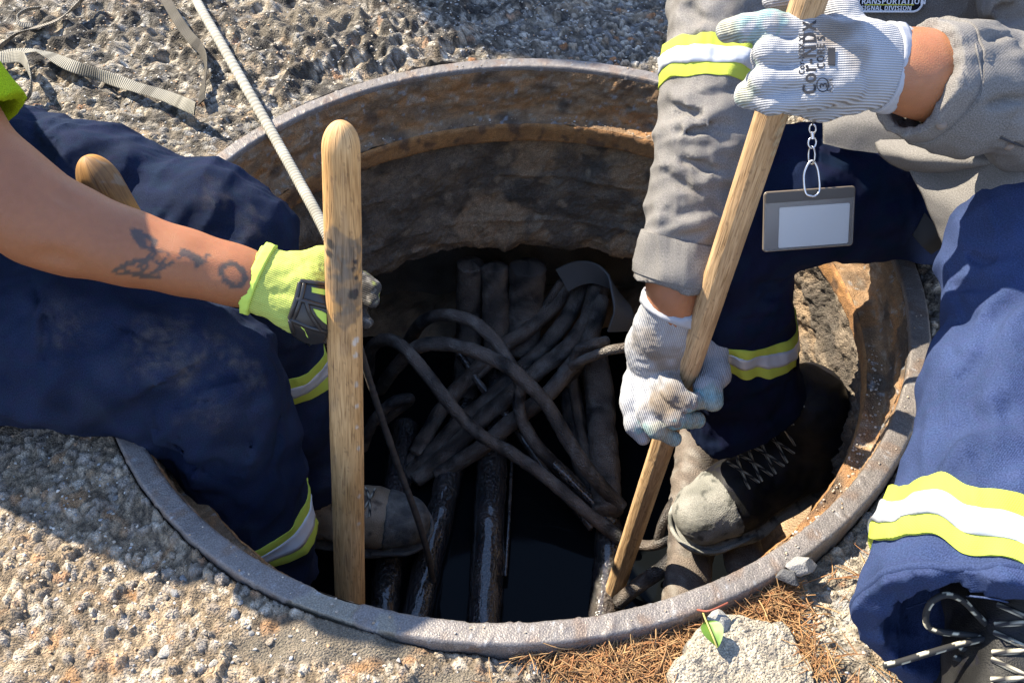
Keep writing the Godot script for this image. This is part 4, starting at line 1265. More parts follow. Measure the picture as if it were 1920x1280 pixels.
	g.add([[Vector3(-0.2195, 0.1701, 0.1616), 0.0186], [Vector3(-0.1960, 0.1690, 0.1512), 0.0149], [Vector3(-0.1725, 0.1593, 0.1527), 0.0122]], 0.008)
	g.noises.append([n_fine, 0.0012, 1.0, Basis()])
	g.noises.append([n_mid, 0.002, 1.0, Basis()])
	g.crease([[Vector3(-0.2388, 0.1937, 0.1977), Vector3(-0.2111, 0.2001, 0.1909), 0.0063, 0.0021], [Vector3(-0.2437, 0.1830, 0.2090), Vector3(-0.2124, 0.1784, 0.2137), 0.0063, 0.0032], [Vector3(-0.2339, 0.1718, 0.2207), Vector3(-0.2133, 0.1640, 0.2289), 0.0063, 0.0021], [Vector3(-0.2229, 0.1788, 0.2134), Vector3(-0.2081, 0.1638, 0.2291), 0.0055, -0.0021]], EYE)
	var tips: Array = [[Vector3(-0.1602, 0.1516, 0.1694), 0.0413, 1.00], [Vector3(-0.1593, 0.1402, 0.1814), 0.0413, 1.00], [Vector3(-0.1628, 0.1270, 0.1953), 0.0413, 1.00], [Vector3(-0.1802, 0.1123, 0.2107), 0.0330, 1.00], [Vector3(-0.2051, 0.1111, 0.2119), 0.0165, 0.90]]
	var dark_spots: Array = [[Vector3(-0.2388, 0.1937, 0.1977), 0.0137, 0.55], [Vector3(-0.2282, 0.1789, 0.2132), 0.0158, 0.50], [Vector3(-0.2341, 0.1682, 0.2245), 0.0126, 0.35]]  # darker green spots at set points near the cuff
	var lime := func(p: Vector3, n: Vector3) -> Color:
		var c := Color(0.56, 0.66, 0.14) * (1.0 + 0.15 * n_mid.get_noise_3dv(p))
		c = spots(p, dark_spots, c, Color(0.10, 0.12, 0.035))
		return marks(p, tips, c, Color(0.05, 0.047, 0.043).lerp(Color(0.24, 0.225, 0.2), smoothstep(0.1, 0.5, n_fine.get_noise_3dv(p))))
	var axis: Vector3 = (Vector3(-0.2050, 0.1438, 0.1863) - Vector3(-0.2637, 0.1674, 0.1703)).normalized()
	var cross := axis.cross(into).normalized()
	var knit_uv := func(p: Vector3, n: Vector3) -> Vector2: return Vector2(p.dot(cross) * 62.0, p.dot(axis) * 50.0)
	var gl := part("glove", net(g, 0.0022, lime, knit_uv), M.knit, who)
	var cuff := part("cuff", band(g, Vector3(-0.2615, 0.1673, 0.1703), axis, 0.0055, 0.0035, 0.06, 0.0, Vector3.ZERO, 90), M.lime_knit, gl)
	cuff.set_meta("label", "rolled lime cuff")
	# rubber guard: a dark plate with raised ribs and lime windows
	var plate := func(rows: Array, lift: float, thick: float) -> ArrayMesh:
		var out := []
		for r in rows:
			var q := []
			for p in r:
				q.append(g.look(EYE, p) + (EYE - p).normalized() * lift)
			out.append(q)
		return sheet(out, thick, 5, 0.0)
	var guard := part("knuckle_guard", plate.call([[Vector3(-0.2101, 0.1903, 0.2012), Vector3(-0.1960, 0.1888, 0.2028), Vector3(-0.1814, 0.1870, 0.2048)], [Vector3(-0.2156, 0.1785, 0.2136), Vector3(-0.2000, 0.1752, 0.2172), Vector3(-0.1834, 0.1718, 0.2207)], [Vector3(-0.2232, 0.1650, 0.2279), Vector3(-0.2057, 0.1594, 0.2337), Vector3(-0.1855, 0.1552, 0.2381)], [Vector3(-0.2181, 0.1540, 0.2394), Vector3(-0.2038, 0.1485, 0.2452), Vector3(-0.1901, 0.1488, 0.2449)]], 0.0015, 0.004), M.guard, gl)
	for path in [[Vector3(-0.2101, 0.1903, 0.2012), Vector3(-0.1960, 0.1888, 0.2028), Vector3(-0.1814, 0.1870, 0.2048)], [Vector3(-0.2107, 0.1893, 0.2024), Vector3(-0.2151, 0.1785, 0.2137), Vector3(-0.2222, 0.1653, 0.2275)], [Vector3(-0.2066, 0.1884, 0.2033), Vector3(-0.2109, 0.1777, 0.2145), Vector3(-0.2186, 0.1641, 0.2288)], [Vector3(-0.2145, 0.1785, 0.2137), Vector3(-0.2000, 0.1752, 0.2172), Vector3(-0.1834, 0.1718, 0.2207)], [Vector3(-0.2222, 0.1653, 0.2275), Vector3(-0.2052, 0.1594, 0.2337), Vector3(-0.1865, 0.1552, 0.2381)], [Vector3(-0.2222, 0.1642, 0.2287), Vector3(-0.2176, 0.1540, 0.2394), Vector3(-0.2028, 0.1474, 0.2464)], [Vector3(-0.2052, 0.1761, 0.2162), Vector3(-0.2016, 0.1673, 0.2255), Vector3(-0.1927, 0.1569, 0.2364)]]:
		part("rib", stitch(g, path, 0.0026, 0.0038), M.guard, guard)
	for rows in [[[Vector3(-0.1992, 0.1715, 0.2210), Vector3(-0.1919, 0.1699, 0.2227), Vector3(-0.1858, 0.1675, 0.2252)], [Vector3(-0.1953, 0.1663, 0.2264), Vector3(-0.1903, 0.1626, 0.2304), Vector3(-0.1862, 0.1603, 0.2328)]], [[Vector3(-0.1994, 0.1860, 0.2058), Vector3(-0.1921, 0.1847, 0.2071), Vector3(-0.1848, 0.1838, 0.2081)], [Vector3(-0.1996, 0.1824, 0.2096), Vector3(-0.1923, 0.1811, 0.2109), Vector3(-0.1850, 0.1798, 0.2123)]], [[Vector3(-0.2125, 0.1611, 0.2320), Vector3(-0.2104, 0.1595, 0.2336), Vector3(-0.2084, 0.1584, 0.2348)], [Vector3(-0.2076, 0.1544, 0.2390), Vector3(-0.2061, 0.1529, 0.2406), Vector3(-0.2046, 0.1521, 0.2414)]]]:
		part("window", plate.call(rows, 0.0036, 0.0016), M.lime_knit, guard)
	# --- boot in the hole
	var tan_col := func(p: Vector3, n: Vector3) -> Color:
		var c := Color(0.36, 0.27, 0.175).lerp(Color(0.54, 0.45, 0.34), clampf(0.5 + 1.3 * n_mid.get_noise_3dv(p * 0.8), 0, 1))
		return c.lerp(Color(0.05, 0.04, 0.035), 0.8 * smoothstep(0.3, 0.5, n_mid.get_noise_3dv(p * 1.3 + Vector3(4, 0, 0))))
	var cap := func(p: Vector3, n: Vector3) -> Color:
		return Color(0.10, 0.103, 0.105).lerp(Color(0.30, 0.30, 0.27), clampf(0.3 + 0.6 * n_mid.get_noise_3dv(p * 1.6 + Vector3(0, 2, 0)) + 0.5 * n_fine.get_noise_3dv(p * 0.8), 0, 1))
	boot(who, Vector3(-0.4262, -0.6000, -0.0534), Vector3(-0.1466, -0.6000, -0.0183), Vector3(0, 1, 0.1), tan_col, cap, M.leather, M.lace, 0.24, -0.02, 0.222)

func build_right_worker() -> void:
	var who := thing("person", "worker in grey work shirt and navy trousers with white gloves holding the slanting handle", "person", Vector3(0.6, 0, -0.15))
	# --- trousers
	var f := Field.new()
	f.blend = 0.03
	f.add([[Vector3(0.5688, 0.0616, -0.0696), 0.0998], [Vector3(0.4384, 0.0942, -0.0313), 0.0806], [Vector3(0.3274, 0.1045, 0.0014), 0.0737], [Vector3(0.2386, 0.0842, 0.0227), 0.0700]], 0.03)
	var shin := f.add([[Vector3(0.2372, 0.0821, 0.0249), 0.0688], [Vector3(0.2675, -0.0283, 0.0103), 0.0697], [Vector3(0.2986, -0.1505, 0.0081), 0.0715], [Vector3(0.3220, -0.2694, 0.0025), 0.0821], [Vector3(0.3442, -0.3810, 0.0037), 0.0896]], 0.03)
	f.add([[Vector3(0.5824, 0.0658, -0.0740), 0.0998], [Vector3(0.5927, 0.1296, -0.0105), 0.0868], [Vector3(0.6015, 0.1942, 0.0377), 0.0812]], 0.03)
	var shin2 := f.add([[Vector3(0.6015, 0.1942, 0.0377), 0.0812], [Vector3(0.5234, 0.1793, 0.1984), 0.0784], [Vector3(0.4440, 0.1595, 0.3713), 0.0716], [Vector3(0.4018, 0.1366, 0.4679), 0.0778], [Vector3(0.3679, 0.0977, 0.5595), 0.0892], [Vector3(0.3554, 0.0823, 0.5975), 0.0898]], 0.03)
	shin.cuts.append([Vector3(0.3138, -0.2448, 0.0013), ((Vector3(0.3442, -0.3810, 0.0037) - Vector3(0.2986, -0.1505, 0.0081)).normalized() + Vector3(0.4, 0, -0.1)).normalized(), 0.07, 0.008])
	shin2.cuts.append([Vector3(0.3652, 0.0966, 0.5635), ((Vector3(0.3554, 0.0823, 0.5975) - Vector3(0.4018, 0.1366, 0.4679)).normalized() + Vector3(0.0, 0.35, 0.0)).normalized(), 0.075, 0.016])
	f.crease([[Vector3(0.3639, 0.1648, 0.0105), Vector3(0.4466, 0.1417, 0.0348), 0.0126, 0.0042], [Vector3(0.3853, 0.1228, 0.0547), Vector3(0.4703, 0.1369, 0.0399), 0.0144, 0.0053], [Vector3(0.3721, 0.1025, 0.0760), Vector3(0.4568, 0.1124, 0.0656), 0.0108, 0.0032], [Vector3(0.2504, 0.0770, 0.1027), Vector3(0.3034, 0.0589, 0.1217), 0.0126, 0.0053], [Vector3(0.2367, 0.0484, 0.1327), Vector3(0.3026, 0.0465, 0.1348), 0.0126, 0.0063], [Vector3(0.2614, 0.0601, 0.1205), Vector3(0.3099, 0.0670, 0.1132), 0.0090, -0.0042], [Vector3(0.3126, 0.1125, 0.0655), Vector3(0.3598, 0.0987, 0.0800), 0.0126, 0.0042], [Vector3(0.2383, -0.0220, 0.2067), Vector3(0.3178, 0.0005, 0.1831), 0.0108, -0.0032], [Vector3(0.1909, -0.0124, 0.1966), Vector3(0.2933, -0.0071, 0.1910), 0.0126, 0.0032], [Vector3(0.3073, 0.0257, 0.1567), Vector3(0.3178, 0.0005, 0.1831), 0.0072, 0.0032]], EYE)
	f.crease([[Vector3(0.3851, 0.2817, 0.2938), Vector3(0.4212, 0.2711, 0.3049), 0.0069, 0.0095], [Vector3(0.3697, 0.2568, 0.3200), Vector3(0.4157, 0.2554, 0.3214), 0.0076, 0.0095], [Vector3(0.3755, 0.2391, 0.3385), Vector3(0.4010, 0.2416, 0.3360), 0.0062, 0.0084], [Vector3(0.4046, 0.2256, 0.3527), Vector3(0.4384, 0.2500, 0.3271), 0.0124, 0.0095], [Vector3(0.3755, 0.2010, 0.3785), Vector3(0.4044, 0.2224, 0.3561), 0.0097, 0.0084], [Vector3(0.3544, 0.1572, 0.4245), Vector3(0.4069, 0.1874, 0.3928), 0.0138, 0.0105], [Vector3(0.3739, 0.1757, 0.4051), Vector3(0.4268, 0.2122, 0.3668), 0.0152, -0.0095], [Vector3(0.4024, 0.2637, 0.3127), Vector3(0.4372, 0.2691, 0.3071), 0.0110, -0.0063], [Vector3(0.3817, 0.2263, 0.3520), Vector3(0.4042, 0.2192, 0.3594), 0.0083, -0.0053], [Vector3(0.3582, 0.1444, 0.4380), Vector3(0.4011, 0.1685, 0.4126), 0.0124, -0.0084], [Vector3(0.3760, 0.1343, 0.4486), Vector3(0.4233, 0.1552, 0.4267), 0.0110, 0.0032], [Vector3(0.3555, 0.1000, 0.4846), Vector3(0.4189, 0.0823, 0.5032), 0.0062, 0.0042], [Vector3(0.3980, 0.1178, 0.4659), Vector3(0.4298, 0.1105, 0.4735), 0.0110, -0.0042]], EYE)
	f.noises.append([n_lump, 0.006, 1.0, turn_folds(Vector3(0.1, -0.3, 1), 0.8, 1.6)])
	f.noises.append([n_mid, 0.0014, 1.0, Basis()])
	f.noises.append([n_fold, -0.0028, 1.0, turn_folds(Vector3(0.9, 0.3, 0.2), 1.7, 0.6)])
	f.noises.append([n_fold, -0.008, 1.0, turn_folds(Vector3(0.35, -0.35, 0.85), 0.6, 0.24)])
	var pale_spots: Array = [[Vector3(0.3090, 0.0751, 0.5397), 0.0180, 0.35], [Vector3(0.3282, 0.0932, 0.5207), 0.0135, 0.30], [Vector3(0.3908, 0.1597, 0.4509), 0.0360, 0.30], [Vector3(0.4033, 0.2898, 0.3143), 0.0270, 0.30]]  # paler blue spots at set points on the near leg
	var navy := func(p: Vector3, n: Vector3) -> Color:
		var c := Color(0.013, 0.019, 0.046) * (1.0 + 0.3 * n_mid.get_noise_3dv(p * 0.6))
		c = c.lerp(Color(0.050, 0.073, 0.165) * (1.0 + 0.25 * n_mid.get_noise_3dv(p * 0.6)), smoothstep(0.50, 0.53, p.x + 0.9 * p.z))    # sunlight painted in: same trousers, near leg coloured brighter and bluer
		c = spots(p, pale_spots, c, Color(0.09, 0.12, 0.2))
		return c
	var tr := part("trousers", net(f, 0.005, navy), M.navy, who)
	tape(tr, f, Vector3(0.2834, -0.0847, 0.0042), Vector3(0.2986, -0.1505, 0.0081) - Vector3(0.2675, -0.0283, 0.0103), 0.025, 0.15, 0.004, Vector3(0.05, 0.01, 0))
	tape(tr, f, Vector3(0.3885, 0.1151, 0.5123), Vector3(0.3679, 0.0977, 0.5595) - Vector3(0.4417, 0.1634, 0.3745), 0.026, 0.16, 0.010, Vector3(0.02, 0.0, 0.0), 0.0036)
	# stitched side seam and hem
	for q in [[Vector3(0.2829, 0.1780, 0.5767), Vector3(0.3152, 0.1831, 0.5713), Vector3(0.3471, 0.1811, 0.5735), Vector3(0.3748, 0.1753, 0.5795)]]:
		part("seam", stitch(f, q, 0.0008, 0.0004), M.navy_plain, tr)
	var hc: Vector3 = shin2.cuts[0][0]
	var hn: Vector3 = shin2.cuts[0][1]
	var hx := hn.cross(Vector3.RIGHT).normalized()
	var hy := hn.cross(hx)
	var hem_path := PackedVector3Array()
	for k in 73:
		var dirh := hx * cos(TAU * k / 72.0) + hy * sin(TAU * k / 72.0)
		hem_path.append(f.hit(hc - hn * 0.006 + dirh * 0.17, -dirh, 0.17) - dirh * 0.002)
	part("hem", tube(hem_path, 0.0042, 8, null, false), M.navy_hem, tr)
	# --- skin
	var b := Field.new()
	b.blend = 0.03
	var nk: Vector3 = Vector3(0.4135, 0.5033, -0.2724)
	b.add([[[Vector3(0.4830, 0.2983, -0.2457), 0.0768]][0], [[Vector3(0.4458, 0.4233, -0.2609), 0.0780]][0], [nk, 0.055], [nk + Vector3(-0.03, 0.07, 0.05), 0.052]], 0.04)
	head(b, nk + Vector3(-0.06, 0.14, 0.1), Vector3(-0.5, -0.65, 0.55), Vector3(-0.3, 0.9, 0.2))
	b.add([[Vector3(0.4458, 0.4233, -0.2609), 0.0600], [Vector3(0.2981, 0.3736, -0.2376), 0.0427], [Vector3(0.2421, 0.2458, -0.0890), 0.0375], [Vector3(0.2133, 0.1568, 0.0190), 0.0348], [Vector3(0.1886, 0.0874, 0.0745), 0.0279], [Vector3(0.1853, 0.0513, 0.0935), 0.0257], [Vector3(0.1840, 0.0217, 0.1028), 0.0260]], 0.03)
	b.add([[Vector3(0.4638, 0.4228, -0.2604), 0.0600], [Vector3(0.5692, 0.3783, -0.2137), 0.0450], [Vector3(0.5903, 0.3305, -0.0474), 0.0403], [Vector3(0.5670, 0.2841, 0.0883), 0.0403], [Vector3(0.4748, 0.3226, 0.1348), 0.0390], [Vector3(0.4014, 0.3602, 0.1606), 0.0334], [Vector3(0.3582, 0.3790, 0.1699), 0.0309], [Vector3(0.3402, 0.3846, 0.1713), 0.0288]], 0.03)
	var flesh := func(p: Vector3, n: Vector3) -> Color:
		var c := Color(0.30, 0.118, 0.052).lerp(Color(0.37, 0.155, 0.072), clampf(0.5 + n_mid.get_noise_3dv(p * 0.6), 0, 1))
		return c * (1.0 + 0.12 * n_fine.get_noise_3dv(p))
	b.crease([[Vector3(0.3384, 0.4066, 0.1916), Vector3(0.3556, 0.3937, 0.2052), 0.0040, 0.0016], [Vector3(0.3327, 0.3882, 0.2110), Vector3(0.3537, 0.4000, 0.1986), 0.0040, 0.0016]], EYE)
	part("body", net(b, 0.006, flesh), M.skin, who)
	part("hair", hair(nk + Vector3(-0.06, 0.14, 0.1), Vector3(-0.5, -0.65, 0.55)), M.leather, who)
	# --- shirt
	var sh := Field.new()
	sh.blend = 0.03
	var up_axis: Vector3 = Vector3(0.3536, -0.4831, -0.8010)
	sh.add([[Vector3(0.5764, 0.0662, -0.1179), 0.1156], [Vector3(0.5582, 0.1411, -0.2111), 0.1267], [Vector3(0.5075, 0.2562, -0.2739), 0.1430], [Vector3(0.4670, 0.3776, -0.2999), 0.1197], [Vector3(0.4411, 0.4442, -0.2828), 0.0660]], 0.05, up_axis, 1.25)
	var sl := sh.add([[Vector3(0.3070, 0.3733, -0.2518), 0.0677], [Vector3(0.2510, 0.2823, -0.1418), 0.0561], [Vector3(0.2373, 0.2348, -0.0629), 0.0516], [Vector3(0.2219, 0.1874, 0.0014), 0.0524], [Vector3(0.2046, 0.1322, 0.0448), 0.0480], [Vector3(0.1869, 0.0790, 0.0832), 0.0400], [Vector3(0.1809, 0.0549, 0.0970), 0.0366]], 0.02)
	sl.cuts.append([Vector3(0.1831, 0.0647, 0.0925), (Vector3(0.1809, 0.0549, 0.0970) - Vector3(0.2046, 0.1322, 0.0448)).normalized(), 0.05, 0.008])
	var sl2 := sh.add([[Vector3(0.5612, 0.3827, -0.2473), 0.0854], [Vector3(0.5875, 0.3305, -0.0475), 0.0661], [Vector3(0.5722, 0.2821, 0.0904), 0.0625], [Vector3(0.4846, 0.3189, 0.1388), 0.0560], [Vector3(0.4267, 0.3444, 0.1555), 0.0514], [Vector3(0.3759, 0.3675, 0.1675), 0.0463], [Vector3(0.3457, 0.3795, 0.1722), 0.0439]], 0.02)
	sl2.cuts.append([Vector3(0.3632, 0.3726, 0.1694), (Vector3(0.3511, 0.3776, 0.1713) - Vector3(0.4267, 0.3444, 0.1555)).normalized(), 0.05, 0.008])
	sh.crease([[Vector3(0.1709, 0.2729, 0.0421), Vector3(0.2412, 0.2519, 0.0641), 0.0083, 0.0095], [Vector3(0.1646, 0.2598, 0.0558), Vector3(0.2088, 0.2623, 0.0532), 0.0066, 0.0074], [Vector3(0.1874, 0.2724, 0.0426), Vector3(0.2481, 0.2744, 0.0404), 0.0074, -0.0063], [Vector3(0.1668, 0.2502, 0.0658), Vector3(0.2297, 0.2438, 0.0726), 0.0083, 0.0084], [Vector3(0.1744, 0.2405, 0.0760), Vector3(0.2400, 0.2329, 0.0840), 0.0074, -0.0063], [Vector3(0.1711, 0.2311, 0.0859), Vector3(0.2171, 0.2184, 0.0993), 0.0074, 0.0084], [Vector3(0.1624, 0.2238, 0.0936), Vector3(0.1999, 0.2075, 0.1107), 0.0074, 0.0074], [Vector3(0.1893, 0.2135, 0.1044), Vector3(0.2389, 0.2140, 0.1039), 0.0074, -0.0063], [Vector3(0.1550, 0.1936, 0.1253), Vector3(0.2048, 0.1979, 0.1208), 0.0074, 0.0063], [Vector3(0.1463, 0.1863, 0.1330), Vector3(0.1770, 0.1930, 0.1260), 0.0074, -0.0053], [Vector3(0.1650, 0.1763, 0.1435), Vector3(0.2039, 0.1827, 0.1367), 0.0066, 0.0063], [Vector3(0.1958, 0.2304, 0.0867), Vector3(0.2398, 0.2291, 0.0880), 0.0066, 0.0063], [Vector3(0.2105, 0.1996, 0.1190), Vector3(0.2315, 0.1838, 0.1356), 0.0066, 0.0053], [Vector3(0.1806, 0.3409, -0.0294), Vector3(0.2124, 0.3210, -0.0085), 0.0116, 0.0074], [Vector3(0.1964, 0.3291, -0.0170), Vector3(0.2504, 0.3123, 0.0006), 0.0099, -0.0053], [Vector3(0.1902, 0.3179, -0.0052), Vector3(0.2391, 0.3070, 0.0063), 0.0083, 0.0063], [Vector3(0.2403, 0.3278, -0.0156), Vector3(0.2502, 0.3085, 0.0046), 0.0066, 0.0053]], EYE)
	sh.crease([[Vector3(0.4131, 0.3593, 0.1978), Vector3(0.4505, 0.3630, 0.1939), 0.0070, 0.0095], [Vector3(0.4183, 0.3688, 0.1879), Vector3(0.4425, 0.3841, 0.1717), 0.0063, 0.0084], [Vector3(0.4219, 0.3510, 0.2065), Vector3(0.4495, 0.3454, 0.2124), 0.0056, -0.0053], [Vector3(0.4288, 0.3877, 0.1680), Vector3(0.4325, 0.3716, 0.1849), 0.0056, 0.0063], [Vector3(0.4191, 0.3816, 0.1744), Vector3(0.4520, 0.3871, 0.1687), 0.0070, -0.0053], [Vector3(0.4106, 0.3947, 0.1607), Vector3(0.4117, 0.3369, 0.2214), 0.0024, 0.0032], [Vector3(0.4120, 0.3417, 0.2163), Vector3(0.4486, 0.3310, 0.2275), 0.0035, 0.0042]], EYE)
	sh.crease([[Vector3(0.4443, 0.3477, 0.0360), Vector3(0.5127, 0.3493, 0.0343), 0.0110, 0.0105], [Vector3(0.4490, 0.3385, 0.0456), Vector3(0.5120, 0.3385, 0.0457), 0.0095, -0.0084], [Vector3(0.4816, 0.3557, 0.0276), Vector3(0.5132, 0.3584, 0.0248), 0.0079, 0.0063], [Vector3(0.4696, 0.3325, 0.0520), Vector3(0.5064, 0.3321, 0.0524), 0.0063, 0.0084]], EYE)
	sh.noises.append([n_lump, 0.006, 1.0, Basis()])
	sh.noises.append([n_mid, 0.0016, 1.0, Basis()])
	sh.noises.append([n_fold, -0.0022, 1.0, turn_folds(Vector3(0.9, 0.2, 0.4), 1.9, 0.7)])
	sh.noises.append([n_fold, -0.006, 1.0, turn_folds(Vector3(0.25, -0.75, 0.6), 1.0, 0.34)])
	var greys := func(p: Vector3, n: Vector3) -> Color:
		var c := Color(0.275, 0.262, 0.25) * (1.0 + 0.18 * n_mid.get_noise_3dv(p * 0.5))
		return c.lerp(Color(0.17, 0.155, 0.14), 0.5 * smoothstep(0.25, 0.6, n_mid.get_noise_3dv(p * 0.8 + Vector3(3, 1, 0))))
	var shirt := part("shirt", net(sh, 0.004, greys), M.grey_cloth, who)
	tape(shirt, sh, Vector3(0.2361, 0.2356, -0.0638), Vector3(0.2219, 0.1874, 0.0014) - Vector3(0.2498, 0.2823, -0.1419), 0.024, 0.12, 0.002, Vector3(0.0, 0.006, 0))
	var cuffs := [band(sh, Vector3(0.1914, 0.0870, 0.0806), Vector3(0.1831, 0.0647, 0.0925) - Vector3(0.2046, 0.1322, 0.0448), 0.024, 0.0028, 0.1, 0.0, Vector3.ZERO, 110), band(sh, Vector3(0.3979, 0.3581, 0.1614), Vector3(0.3511, 0.3776, 0.1713) - Vector3(0.4267, 0.3444, 0.1555), 0.0225, 0.003, 0.1, 0.0, Vector3.ZERO, 110)]
	for q in cuffs:
		part("cuff", q, M.grey_plain, shirt)
	# buttons of the left sleeve
	for p in [Vector3(0.3657, 0.3676, 0.2326), Vector3(0.4453, 0.3233, 0.2066)]:
		var c: Vector3 = sh.look(EYE, p)
		var dirn: Vector3 = (EYE - c).normalized()
		part("button", tube(PackedVector3Array([c - dirn * 0.001, c + dirn * 0.001, c + dirn * 0.0022]), 0.0048, 14), M.button, shirt)
	part("seam", stitch(sh, [Vector3(0.4108, 0.3973, 0.1580), Vector3(0.4150, 0.3753, 0.1810), Vector3(0.4127, 0.3529, 0.2045), Vector3(0.4033, 0.3365, 0.2218)], 0.0011, 0.0), M.grey_plain, shirt)
	part("seam", stitch(sh, [Vector3(0.4034, 0.3532, 0.2043), Vector3(0.4214, 0.3430, 0.2149), Vector3(0.4585, 0.3220, 0.2080)], 0.0010, 0.0), M.ink, shirt)
	# loose front tails over the lap
	part("shirt_tail", sheet([[Vector3(0.3498, 0.2120, -0.0172), Vector3(0.3773, 0.2287, 0.0014), Vector3(0.4160, 0.2351, 0.0237), Vector3(0.4695, 0.2335, 0.0544)], [Vector3(0.3490, 0.2056, 0.0040), Vector3(0.3761, 0.2218, 0.0232), Vector3(0.4172, 0.2291, 0.0445), Vector3(0.4701, 0.2278, 0.0749)], [Vector3(0.3497, 0.1904, 0.0127), Vector3(0.3822, 0.1958, 0.0360), Vector3(0.4255, 0.2034, 0.0571), Vector3(0.4847, 0.2079, 0.0813)]], 0.004), M.grey_plain, shirt)
	part("shirt_tail", sheet([[Vector3(0.3954, 0.2093, 0.0363), Vector3(0.4329, 0.2356, 0.0812), Vector3(0.4688, 0.2480, 0.1117), Vector3(0.5233, 0.2680, 0.1342)], [Vector3(0.3998, 0.2041, 0.0563), Vector3(0.4242, 0.2359, 0.1099), Vector3(0.4646, 0.2511, 0.1375), Vector3(0.5175, 0.2635, 0.1534)], [Vector3(0.4285, 0.1861, 0.0607), Vector3(0.4466, 0.2074, 0.0963), Vector3(0.4831, 0.2274, 0.1188), Vector3(0.5275, 0.2482, 0.1405)]], 0.004), M.grey_plain, shirt)
	part("shirt_tail", sheet([[Vector3(0.4250, 0.1963, 0.0645), Vector3(0.4527, 0.2168, 0.0864), Vector3(0.4748, 0.2520, 0.1220), Vector3(0.5083, 0.2898, 0.1548)], [Vector3(0.4319, 0.1882, 0.1020), Vector3(0.4497, 0.2109, 0.1361), Vector3(0.4673, 0.2441, 0.1666), Vector3(0.5019, 0.2753, 0.1846)], [Vector3(0.4456, 0.1646, 0.1268), Vector3(0.4519, 0.1966, 0.1585), Vector3(0.4692, 0.2322, 0.1863), Vector3(0.5014, 0.2666, 0.1936)], [Vector3(0.4561, 0.1442, 0.1482), Vector3(0.4557, 0.1772, 0.1716), Vector3(0.4710, 0.2197, 0.1922), Vector3(0.5034, 0.2555, 0.1981)]], 0.004), M.grey_plain, shirt)
	part("belt_strap", sheet([[Vector3(0.4663, 0.1204, 0.0572), Vector3(0.4765, 0.1142, 0.0782), Vector3(0.4889, 0.0970, 0.0818)], [Vector3(0.4515, 0.1043, 0.0741), Vector3(0.4617, 0.0949, 0.0840), Vector3(0.4744, 0.0837, 0.0812)]], 0.006), M.rubber, shirt)
	# woven badge on the chest
	var pc: Vector3 = sh.look(EYE, Vector3(0.3997, 0.3414, -0.0299))
	var pn: Vector3 = (EYE - pc).normalized()
	var px: Vector3 = (Vector3(1, -0.03, 0.03) - pn * pn.dot(Vector3(1, -0.03, 0.03))).normalized()
	var py := pn.cross(px)
	pc += pn * 0.006
	var pt := part("chest_patch", round_plate(pc, px, py, pn, 0.076, 0.037, 0.010, 0.003), M.patch, shirt)
	part("border", outline(pc + pn * 0.003, px, py, 0.074, 0.035, 0.010, 0.0014), M.white_thread, pt)
	part("lettering", letters(null, "TRANSPORTATION", pc + pn * 0.0038 + py * -0.0062 + px * 0.003, px, py, -pn, 0.0062, true), M.white_thread, pt)
	part("lettering", letters(null, "SIGNAL DIVISION", pc + pn * 0.0038 + py * -0.0137 - px * 0.002, px, py, -pn, 0.0048, true), M.white_thread, pt)
	part("lettering", tube(PackedVector3Array([pc + pn * 0.0038 + py * -0.0101 - px * 0.026, pc + pn * 0.0038 + py * -0.0099 + px * 0.028]), 0.0007, 6), M.yellow_thread, pt)
	upper_glove(who)
	lower_glove(who)
	# --- boots
	var black := func(p: Vector3, n: Vector3) -> Color:
		return Color(0.011, 0.011, 0.013) * (1.0 + 0.5 * n_mid.get_noise_3dv(p))
	var cap := func(p: Vector3, n: Vector3) -> Color:
		var c := Color(0.24, 0.24, 0.215).lerp(Color(0.42, 0.415, 0.375), clampf(0.5 + 1.2 * n_mid.get_noise_3dv(p * 0.9), 0, 1))
		return c.lerp(Color(0.045, 0.05, 0.045), 0.8 * smoothstep(0.2, 0.5, n_mid.get_noise_3dv(p * 1.6 + Vector3(2, 0, 1)) + 0.35 * n_fine.get_noise_3dv(p * 0.8)))
	boot(who, Vector3(0.5083, -0.4750, -0.0365), Vector3(0.2242, -0.4750, 0.1000), Vector3(0, 1, 0), black, cap, M.black_leather, M.lace, 0.21, 0.05, 0.222)
	var toe := func(p: Vector3, n: Vector3) -> Color:
		return Color(0.009, 0.009, 0.010).lerp(Color(0.03, 0.03, 0.03), clampf(0.3 + n_mid.get_noise_3dv(p), 0, 1))
	var nb := boot(who, Vector3(0.435, 0.004, 0.44), Vector3(0.345, 0.004, 0.725), Vector3.UP, toe, toe, M.black_leather, M.lace, 0.15, -0.10)
	# its loose bow
	var last: Node3D = who.get_child(who.get_child_count() - 1)
